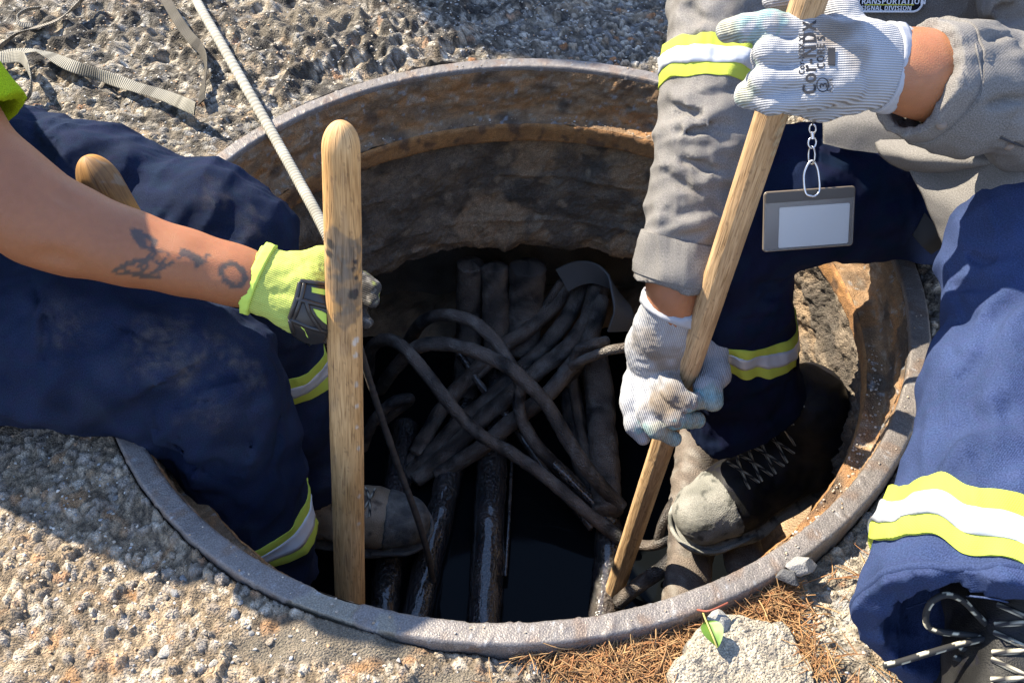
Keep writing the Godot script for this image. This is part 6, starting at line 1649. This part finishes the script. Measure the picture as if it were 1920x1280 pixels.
func build_badge() -> void:
	var t := thing("badge_holder", "clear vinyl badge holder with blank white card hanging from a small carabiner", "badge holder", Vector3(0.3136, 0.1444, 0.1335))
	var c: Vector3 = Vector3(0.3150, 0.1658, 0.1110)
	var x: Vector3 = (Vector3(0.3641, 0.1631, 0.1066) - Vector3(0.2667, 0.1677, 0.1162))
	var w := x.length()
	x = x.normalized()
	var n: Vector3 = (EYE - c).normalized()
	n = (n - x * n.dot(x)).normalized()
	n = (n + Vector3(0, -0.18, 0.1)).normalized()
	n = (n - x * n.dot(x)).normalized()
	var y := n.cross(x)
	var h := w * 0.635
	part("pouch", round_plate(c + n * 0.0022, x, y, n, w, h, 0.003, 0.0005), M.plastic, t)
	part("pouch_back", round_plate(c - n * 0.0006, x, y, n, w, h, 0.003, 0.0005), M.vinyl, t)
	part("pouch_edge", outline(c + n * 0.001, x, y, w, h, 0.003, 0.0012), M.vinyl, t)
	part("card", round_plate(c + n * 0.0006 + x * 0.0062 - y * 0.0075, x, y, n, w * 0.79, h * 0.70, 0.002, 0.0006), M.card, t)
	part("header_strip", round_plate(c + n * 0.003 + y * (h * 0.5 - 0.0055), x, y, n, w * 0.995, 0.011, 0.002, 0.0006), M.vinyl_dark, t)
	var top := c + y * h * 0.5
	var hole := top - y * 0.006
	part("carabiner", tube(spline([hole + n * 0.006, hole - x * 0.006 + y * 0.004 + n * 0.005, hole - x * 0.008 + y * 0.022 + n * 0.004, hole - x * 0.003 + y * 0.034 + n * 0.003, hole + x * 0.002 + y * 0.036 + n * 0.003, hole + x * 0.007 + y * 0.026 + n * 0.004, hole + x * 0.009 + y * 0.006 + n * 0.005, hole + x * 0.004 + n * 0.006, hole + n * 0.006], 8), 0.0013, 8, null, false), M.steel, t)
	part("link", tube(ring_path(hole + y * 0.042 + n * 0.003, (x * 0.4 + n * 0.9).normalized() * 0.0045, y * 0.0095), 0.0009, 8, null, false), M.steel, t)
	part("link", tube(ring_path(hole + y * 0.055 + n * 0.003, x * 0.0042, y * 0.0055), 0.0010, 8, null, false), M.steel, t)
	part("swivel", tube(PackedVector3Array([hole + y * 0.059 + n * 0.003, hole + y * 0.064 + n * 0.003, hole + y * 0.066 + n * 0.003]), 0.002, 10), M.steel, t)
	part("link", tube(ring_path(hole + y * 0.069 + n * 0.003, (x * 0.7 + n * 0.7).normalized() * 0.0035, y * 0.0048), 0.0009, 8, null, false), M.steel, t)
	part("cord", tube(spline([hole + y * 0.073 + n * 0.003, hole + y * 0.085 + n * 0.004, hole + y * 0.12 + n * 0.0], 8), 0.0012, 8), M.guard, t)
	part("crimp", tube(PackedVector3Array([hole + y * 0.081 + n * 0.004, hole + y * 0.089 + n * 0.004]), 0.0021, 10), M.steel, t)

# ------------------------------------------------------------------ litter round the ring
func build_litter() -> void:
	# pale broken concrete patch
	var corner := [Vector3(0.1432, 0.0000, 0.5020), Vector3(0.1653, 0.0000, 0.4858), Vector3(0.2063, 0.0000, 0.4789), Vector3(0.2330, 0.0000, 0.4873), Vector3(0.2446, 0.0000, 0.5094), Vector3(0.2561, 0.0000, 0.5446), Vector3(0.2462, 0.0000, 0.5777), Vector3(0.1845, 0.0000, 0.5846), Vector3(0.1354, 0.0000, 0.5728), Vector3(0.1295, 0.0000, 0.5302)]
	var mid := Vector3.ZERO
	for q in corner:
		mid += q / corner.size()
	var v := PackedVector3Array()
	var c := PackedColorArray()
	var cols := 140
	var rows := 44
	for r in rows:
		var u := minf(float(r) / (rows - 6), 1.0)
		for k in cols:
			var s := float(k) / cols * corner.size()
			var e: Vector3 = corner[int(s)].lerp(corner[(int(s) + 1) % corner.size()], s - int(s))
			var p := mid.lerp(e, u * (1.0 + 0.14 * n_mid.get_noise_3dv(e * 0.9) + 0.05 * n_fine.get_noise_3dv(e * 0.6)))
			var drop := maxf(float(r) - (rows - 6), 0.0) / 5.0
			var edge := smoothstep(0.8, 1.0, u)
			var h := 0.003 - 0.003 * edge + 0.005 * n_lump.get_noise_2d(p.x * 1.5, p.z * 1.5) + 0.004 * n_mid.get_noise_2d(p.x, p.z) + 0.0022 * n_fine.get_noise_2d(p.x, p.z)
			p += (p - mid).normalized() * drop * 0.006
			v.append(Vector3(p.x, h - drop * 0.03, p.z))
			var t := Color(0.50, 0.44, 0.345) * (1.0 + 0.28 * n_mid.get_noise_2d(p.x * 0.8, p.z * 0.8) + 0.35 * n_fine.get_noise_2d(p.x * 1.5, p.z * 1.5))
			c.append(t.lerp(Color(0.2, 0.18, 0.16), 0.7 * smoothstep(0.35, 0.55, n_fine.get_noise_2d(p.x * 0.5, p.z * 0.5 + 2.0))))
	var slab := obj("concrete_patch", grid_mesh(v, rows, cols, true, c, PackedVector2Array(), true), M.ground)
	tag(slab, "pale broken concrete patch with a green leaf at its edge", "concrete patch")
	# dry needles fallen into the gap
	var zones := []
	for poly in [[Vector3(-0.0188, 0.0000, 0.5031), Vector3(0.0676, 0.0000, 0.4964), Vector3(0.1489, 0.0000, 0.4795), Vector3(0.2299, 0.0000, 0.4477), Vector3(0.2559, 0.0000, 0.4332), Vector3(0.2583, 0.0000, 0.4577), Vector3(0.2141, 0.0000, 0.4770), Vector3(0.1681, 0.0000, 0.4842), Vector3(0.1456, 0.0000, 0.5022), Vector3(0.1338, -0.0000, 0.5340), Vector3(0.1375, 0.0000, 0.5583), Vector3(0.0624, 0.0000, 0.5550), Vector3(0.0548, 0.0000, 0.5320), Vector3(0.0224, 0.0000, 0.5113)], [Vector3(0.2145, 0.0000, 0.4754), Vector3(0.2589, 0.0000, 0.4549), Vector3(0.2597, 0.0000, 0.4967), Vector3(0.2752, 0.0000, 0.5343), Vector3(0.2678, 0.0000, 0.5451), Vector3(0.2495, 0.0000, 0.5423), Vector3(0.2432, 0.0000, 0.5093), Vector3(0.2330, 0.0000, 0.4873)]]:
		var q := PackedVector2Array()
		for p in poly:
			q.append(Vector2(p.x, p.z))
		zones.append(q)
	var mm := MultiMesh.new()
	mm.transform_format = MultiMesh.TRANSFORM_3D
	mm.use_colors = true
	var curve := PackedVector3Array()
	for i in 6:
		var u := i / 5.0
		curve.append(Vector3(u - 0.5, 0.18 * u * (1.0 - u), 0.22 * u * u))
	mm.mesh = tube(curve, func(t: float, _a: float, _p: Vector3) -> float: return 0.017 * (1.0 - 0.6 * absf(t - 0.4)), 4, null, false)
	mm.instance_count = 3600
	var i := 0
	while i < mm.instance_count:
		var z: PackedVector2Array = zones[0 if rng.randf() < 0.78 else 1]
		var p := Vector2(rng.randf_range(-0.05, 0.36), rng.randf_range(0.3, 0.6))
		if not Geometry2D.is_point_in_polygon(p, z):
			if rng.randf() > 0.008 or p.length() < 0.51:
				continue
		var s := rng.randf_range(0.012, 0.042)
		var b := Basis(Vector3.UP, rng.randf() * TAU) * Basis(Vector3.BACK, rng.randf_range(-0.4, 0.4)) * Basis(Vector3.RIGHT, rng.randf() * TAU)
		mm.set_instance_transform(i, Transform3D(b.scaled(Vector3.ONE * s), Vector3(p.x, ground_at(p.x, p.y, false)[0] + rng.randf_range(0.0, 0.011), p.y)))
		mm.set_instance_color(i, Color(0.30, 0.125, 0.045).lerp(Color(0.46, 0.29, 0.13), rng.randf()) * rng.randf_range(0.45, 1.1))
		i += 1
	var litter := MultiMeshInstance3D.new()
	litter.name = "pine_needles"
	litter.multimesh = mm
	litter.material_override = M.needle
	add_child(litter)
	tag(litter, "dry reddish brown needles gathered along the outside of the ring", "needles")
	litter.set_meta("kind", "stuff")
	# the green leaf
	var leaf := thing("leaf", "small green leaf with yellowed stem lying on the needles", "leaf", Vector3(0.1689, 0.0100, 0.5032))
	var lv := PackedVector3Array()
	var a: Vector3 = Vector3(0.1630, 0.0160, 0.4934)
	var b2: Vector3 = Vector3(0.1688, 0.0140, 0.5190)
	var dirx := b2 - a
	var side := dirx.cross(Vector3.UP).normalized()
	for r in 13:
		var u := r / 12.0
		var wdt := 0.0098 * pow(sin(PI * pow(u, 0.75)), 0.8) + 0.0003
		for k in 9:
			var s := k / 4.0 - 1.0
			lv.append(a + dirx * u + side * wdt * s + Vector3.UP * (0.0035 * absf(s) + 0.004 * sin(u * PI)))
	part("blade", grid_mesh(lv, 13, 9, false), M.leaf, leaf)
	part("stem", tube(spline([Vector3(0.1611, 0.0140, 0.4813), Vector3(0.1613, 0.0180, 0.4901), Vector3(0.1626, 0.0205, 0.4990), Vector3(0.1654, 0.0205, 0.5119), Vector3(0.1680, 0.0165, 0.5192)], 6), 0.0009, 6), M.stem, leaf)
	# loose stones by the ring
	for q in [[Vector3(0.2508, 0.0000, 0.4400), 0.013, 4, Color(0.14, 0.14, 0.145)], [Vector3(0.2668, 0.0000, 0.4302), 0.017, 1, Color(0.36, 0.35, 0.34)], [Vector3(0.1747, 0.0060, 0.4851), 0.014, 3, Color(0.42, 0.41, 0.38)]]:
		var st := obj("loose_stone", stone_mesh(q[2], 14, 20, 1.0), rock_material(q[3]))
		st.transform = Transform3D(Basis(Vector3.UP, q[1] * 200.0).scaled(Vector3(q[1], q[1] * 0.7, q[1])), q[0])
		tag(st, {4: "black pebble in the gap beside the ring next to a bigger grey stone", 1: "angular light grey stone beside the black pebble", 3: "pale stone on the edge of the concrete patch"}[q[2]], "stone", "loose stones beside the ring")
	var twig := obj("twig", tube(spline([Vector3(0.1569, 0.0120, 0.4783), Vector3(0.1659, 0.0200, 0.4844), Vector3(0.1852, 0.0160, 0.4748)], 6), 0.0011, 6), M.twig)
	tag(twig, "short red twig beside the ring above the leaf", "twig")

# ------------------------------------------------------------------ unseen umbrella, added only to shade the back of the ring
func build_shade() -> void:
	var at := Vector3(-1.075, 0.0, -1.62)
	var t := thing("added_shade_umbrella", "small round umbrella added out of view to shade the back of the ring", "umbrella", at)
	var v := PackedVector3Array()
	var cols := 48
	for row in [[0.003, 1.76], [0.1, 1.745], [0.2, 1.70], [0.29, 1.63], [0.335, 1.575], [0.333, 1.57], [0.28, 1.625], [0.1, 1.738], [0.003, 1.752]]:
		for k in cols:
			var a := TAU * k / cols
			var sag := 1.0 - 0.06 * absf(sin(a * 4.0)) * smoothstep(0.1, 0.33, row[0])
			v.append(at + Vector3(cos(a) * row[0] * sag, row[1], sin(a) * row[0] * sag))
	part("canopy", grid_mesh(v, 9, cols, true), M.orange, t)
	part("pole", tube(PackedVector3Array([at, at + Vector3(0, 0.9, 0), at + Vector3(0, 1.8, 0)]), 0.012, 12), M.steel, t)
	part("base", tube(PackedVector3Array([at, at + Vector3(0, 0.03, 0), at + Vector3(0, 0.06, 0)]), 0.16, 28), M.rubber, t)
	for k in 8:
		var a := TAU * (k + 0.5) / 8.0
		part("rib", tube(PackedVector3Array([at + Vector3(0, 1.735, 0), at + Vector3(cos(a) * 0.2, 1.68, sin(a) * 0.2), at + Vector3(cos(a) * 0.325, 1.57, sin(a) * 0.325)]), 0.003, 6), M.steel, t)

# ------------------------------------------------------------------ materials
func noise_tex(freq: float, sd: int, octaves: int, normal := 0.0, lo := 0.0, hi := 1.0, kind := FastNoiseLite.TYPE_SIMPLEX_SMOOTH, size := 512) -> NoiseTexture2D:
	var n := FastNoiseLite.new()
	n.noise_type = kind
	n.frequency = freq
	n.seed = sd
	n.fractal_octaves = octaves
	var t := NoiseTexture2D.new()
	t.width = size
	t.height = size
	t.seamless = true
	t.noise = n
	if normal > 0.0:
		t.as_normal_map = true
		t.bump_strength = normal
	else:
		var g := Gradient.new()
		g.set_color(0, Color(lo, lo, lo))
		g.set_color(1, Color(hi, hi, hi))
		t.color_ramp = g
	return t

func image_tex(w: int, h: int, f: Callable) -> ImageTexture:
	var im := Image.create(w, h, false, Image.FORMAT_RGB8)
	for y in h:
		for x in w:
			im.set_pixel(x, y, f.call(x, y))
	return ImageTexture.create_from_image(im)

func normal_of(w: int, h: int, f: Callable, strength: float) -> ImageTexture:
	var im := Image.create(w, h, false, Image.FORMAT_RGB8)
	for y in h:
		for x in w:
			var v: float = f.call(x, y)
			im.set_pixel(x, y, Color(v, v, v))
	im.bump_map_to_normal_map(strength)
	return ImageTexture.create_from_image(im)

func base(col: Color, rough: float, vertex := true) -> StandardMaterial3D:
	# col is a linear, real-world colour; with vertex colours it multiplies them
	var m := StandardMaterial3D.new()
	m.albedo_color = col.linear_to_srgb()
	m.roughness = rough
	m.vertex_color_use_as_albedo = vertex
	return m

func tri(m: StandardMaterial3D, per_metre: float) -> StandardMaterial3D:
	m.uv1_triplanar = true
	m.uv1_world_triplanar = true
	m.uv1_triplanar_sharpness = 3.0
	m.uv1_scale = Vector3.ONE * per_metre
	return m

func with_normal(m: StandardMaterial3D, t: Texture2D, s: float) -> StandardMaterial3D:
	m.normal_enabled = true
	m.normal_texture = t
	m.normal_scale = s
	return m

func rock_material(c: Color) -> StandardMaterial3D:
	var m := tri(base(c, 0.85, false), 9.0)
	m.albedo_texture = M.speckle
	with_normal(m, M.grain_n, 0.6)
	return m

func make_materials() -> void:
	var white := Color(1, 1, 1)
	M.grain_n = noise_tex(0.09, 3, 4, 6.0)
	M.speckle = noise_tex(0.11, 5, 4, 0.0, 0.6, 1.0)
	M.ground = with_normal(tri(base(white, 0.9), 7.0), M.grain_n, 1.6)
	M.ground.albedo_texture = M.speckle
	M.rock_tint = base(white, 0.85)
	M.iron = with_normal(tri(base(white, 0.6), 8.0), M.grain_n, 0.3)
	M.iron.metallic = 0.25
	M.iron.albedo_texture = M.speckle
	M.iron.roughness_texture = noise_tex(0.02, 15, 3, 0.0, 0.7, 1.0)
	M.rusty = with_normal(tri(base(white, 0.85), 8.0), M.grain_n, 0.9)
	M.rusty.albedo_texture = M.speckle
	M.mortar = with_normal(tri(base(white, 0.9), 6.0), M.grain_n, 1.0)
	M.mortar.albedo_texture = M.speckle
	M.soil = with_normal(tri(base(white, 0.95), 6.0), M.grain_n, 1.0)
	M.water = base(Color(0.004, 0.005, 0.006), 0.06, false)
	M.water.metallic_specular = 0.16
	M.wet = with_normal(tri(base(white, 0.1), 5.0), noise_tex(0.05, 31, 3, 8.0), 1.1)
	M.wet.clearcoat_enabled = true
	M.wet.clearcoat = 1.0
	M.wet.clearcoat_roughness = 0.05
	M.mud = with_normal(tri(base(white, 0.5), 7.0), M.grain_n, 1.5)
	M.mud.albedo_texture = M.speckle
	M.clay = with_normal(tri(base(Color(2.9, 2.3, 1.9) , 0.85), 7.0), M.grain_n, 0.8)
	M.clay.albedo_color = Color(1, 1, 1)
	M.clay.albedo_texture = M.speckle
	M.grey_rubber = with_normal(tri(base(Color(0.11, 0.11, 0.11), 0.7, false), 7.0), M.grain_n, 0.5)
	# cloth: a fine twill
	var twill := func(x: int, y: int) -> float:
		var a := 0.5 + 0.5 * sin((x + y) * TAU / 16.0)
		var b := 0.5 + 0.5 * sin((x - y * 3) * TAU / 32.0)
		return clampf(0.25 + 0.4 * a + 0.25 * b + 0.2 * fmod(absf(sin(x * 12.9898 + y * 78.233)) * 43758.5, 1.0), 0.0, 1.0)
	M.twill_n = normal_of(256, 256, twill, 3.0)
	M.cloth_tone = noise_tex(0.04, 41, 5, 0.0, 0.64, 1.0)
	M.navy = cloth(white, 0.92)
	M.grey_cloth = cloth(white, 0.95)
	M.skin = base(white, 0.52)
	tri(M.skin, 14.0)
	with_normal(M.skin, M.grain_n, 0.35)
	M.skin.subsurf_scatter_enabled = true
	M.skin.subsurf_scatter_strength = 0.12
	M.navy_plain = flat_cloth(Color(0.075, 0.105, 0.21), 0.92)
	M.navy_hem = flat_cloth(Color(0.050, 0.073, 0.165), 0.92)  # matches the sunlit tone painted on the near leg
	M.grey_plain = flat_cloth(Color(0.25, 0.238, 0.225), 0.95)
	M.button = base(Color(0.16, 0.12, 0.09), 0.4, false)
	M.lime = cloth(white, 0.8)
	M.lime.vertex_color_use_as_albedo = false
	M.lime.albedo_texture = null
	M.lime.albedo_color = Color(0.39, 0.45, 0.07).linear_to_srgb()
	M.hi_vis = cloth(white, 0.8)
	M.hi_vis.vertex_color_use_as_albedo = false
	M.hi_vis.albedo_color = Color(0.40, 0.58, 0.02).linear_to_srgb()
	M.silver = base(Color(0.44, 0.46, 0.49), 0.42, false)
	M.silver.metallic = 0.15
	# knitted glove: fine ribs along v
	var knit := func(x: int, y: int) -> float:
		var rib := 0.5 + 0.5 * cos(x * TAU / 16.0)
		var stitch := 0.5 + 0.5 * cos((y + 3.0 * absf(fmod(float(x), 16.0) - 8.0) * 0.5) * TAU / 12.8)
		return clampf(0.12 + 0.62 * rib + 0.22 * stitch * rib, 0.0, 1.0)
	M.knit_n = normal_of(128, 128, knit, 6.0)
	var knit_c := func(x: int, y: int) -> Color:
		var h: float = knit.call(x, y)
		var t := 0.74 + 0.26 * h
		return Color(t, t, t)
	M.knit_c = image_tex(128, 128, knit_c)
	M.knit = base(white, 0.95)
	M.knit.albedo_texture = M.knit_c
	with_normal(M.knit, M.knit_n, 0.9)
	M.knit_plain = with_normal(tri(base(Color(0.36, 0.37, 0.40), 0.95, false), 60.0), M.twill_n, 0.9)
	M.lime_knit = with_normal(tri(base(Color(0.50, 0.66, 0.10), 0.95, false), 60.0), M.twill_n, 0.9)
	M.latex = with_normal(tri(base(white, 0.75), 26.0), M.grain_n, 0.9)
	M.guard = base(Color(0.02, 0.02, 0.021), 0.32, false)
	M.leather = with_normal(tri(base(white, 0.8), 10.0), M.grain_n, 0.7)
	M.leather.albedo_texture = M.speckle
	M.black_leather = with_normal(tri(base(white, 0.5), 12.0), M.grain_n, 0.45)
	M.black_leather.metallic_specular = 0.3
	M.lace = with_normal(tri(base(white, 0.8), 60.0), M.twill_n, 0.8)
	M.steel = base(Color(0.62, 0.62, 0.63), 0.25, false)
	M.steel.metallic = 0.95
	M.plastic = base(Color(0.33, 0.29, 0.24), 0.22, false)
	M.plastic.transparency = BaseMaterial3D.TRANSPARENCY_ALPHA
	M.plastic.albedo_color.a = 0.13
	M.card = base(Color(0.82, 0.84, 0.84), 0.45, false)
	M.ink = base(Color(0.03, 0.03, 0.035), 0.85, false)
	M.white_thread = base(Color(0.72, 0.74, 0.78), 0.8, false)
	M.yellow_thread = base(Color(0.6, 0.6, 0.08), 0.8, false)
	M.patch = cloth(white, 0.9)
	M.patch.vertex_color_use_as_albedo = false
	M.patch.albedo_color = Color(0.02, 0.02, 0.025).linear_to_srgb()
	# wood: long grain along v
	var gn := FastNoiseLite.new()
	gn.seed = 77
	gn.frequency = 0.012
	gn.fractal_octaves = 4
	var grain := func(x: int, y: int) -> float:
		var ang := TAU * x / 256.0
		var q := gn.get_noise_3d(cos(ang) * 60.0, sin(ang) * 60.0, y * 0.18)
		var ring := 0.5 + 0.5 * sin(q * 26.0 + cos(ang) * 3.0)
		var pore := gn.get_noise_3d(cos(ang) * 900.0, sin(ang) * 900.0, y * 1.1)
		return clampf(0.88 + 0.10 * ring - 0.5 * maxf(pore - 0.08, 0.0), 0.0, 1.0)
	var wood_c := func(x: int, y: int) -> Color:
		var t: float = grain.call(x, y)
		return Color(t, pow(t, 1.15), pow(t, 1.4))
	M.wood_c = image_tex(256, 1024, wood_c)
	M.wood_n = normal_of(256, 1024, grain, 4.0)
	M.wood = base(white, 0.68)
	M.wood.albedo_texture = M.wood_c
	with_normal(M.wood, M.wood_n, 0.7)
	M.wood.uv1_scale = Vector3(1, 1.6, 1)
	# woven webbing: cross ribs
	var weave := func(x: int, y: int) -> float:
		var rib := 0.5 + 0.5 * cos(y * TAU / 16.0)
		return clampf(0.15 + 0.75 * rib + 0.08 * cos(x * TAU / 8.0), 0.0, 1.0)
	M.webbing = base(white, 0.9)
	M.webbing.albedo_texture = image_tex(64, 64, func(x: int, y: int) -> Color:
		var t: float = 0.5 + 0.5 * weave.call(x, y)
		return Color(t, t, t))
	with_normal(M.webbing, normal_of(64, 64, weave, 5.0), 1.2)
	M.webbing.uv1_scale = Vector3(1, 70, 1)
	M.leaf = base(Color(0.10, 0.19, 0.025), 0.5, false)
	M.leaf.backlight_enabled = true
	M.leaf.backlight = Color(0.1, 0.2, 0.02)
	M.stem = base(Color(0.34, 0.30, 0.09), 0.6, false)
	M.twig = base(Color(0.22, 0.06, 0.035), 0.7, false)
	M.fibre = with_normal(tri(base(white, 0.9), 60.0), M.twill_n, 0.8)
	M.vinyl = base(Color(0.16, 0.13, 0.10), 0.3, false)
	M.vinyl_dark = base(Color(0.075, 0.06, 0.045), 0.35, false)
	M.needle = base(white, 0.85)
	M.orange = base(Color(0.62, 0.14, 0.02), 0.5, false)
	M.barrel_white = base(Color(0.7, 0.7, 0.7), 0.4, false)
	M.rubber = base(Color(0.02, 0.02, 0.02), 0.85, false)

func cloth(c: Color, rough: float) -> StandardMaterial3D:
	var m := tri(base(c, rough), 26.0)
	m.albedo_texture = M.cloth_tone
	with_normal(m, M.twill_n, 0.7)
	m.metallic_specular = 0.12
	return m

func flat_cloth(c: Color, rough: float) -> StandardMaterial3D:
	var m := cloth(c, rough)
	m.vertex_color_use_as_albedo = false
	return m
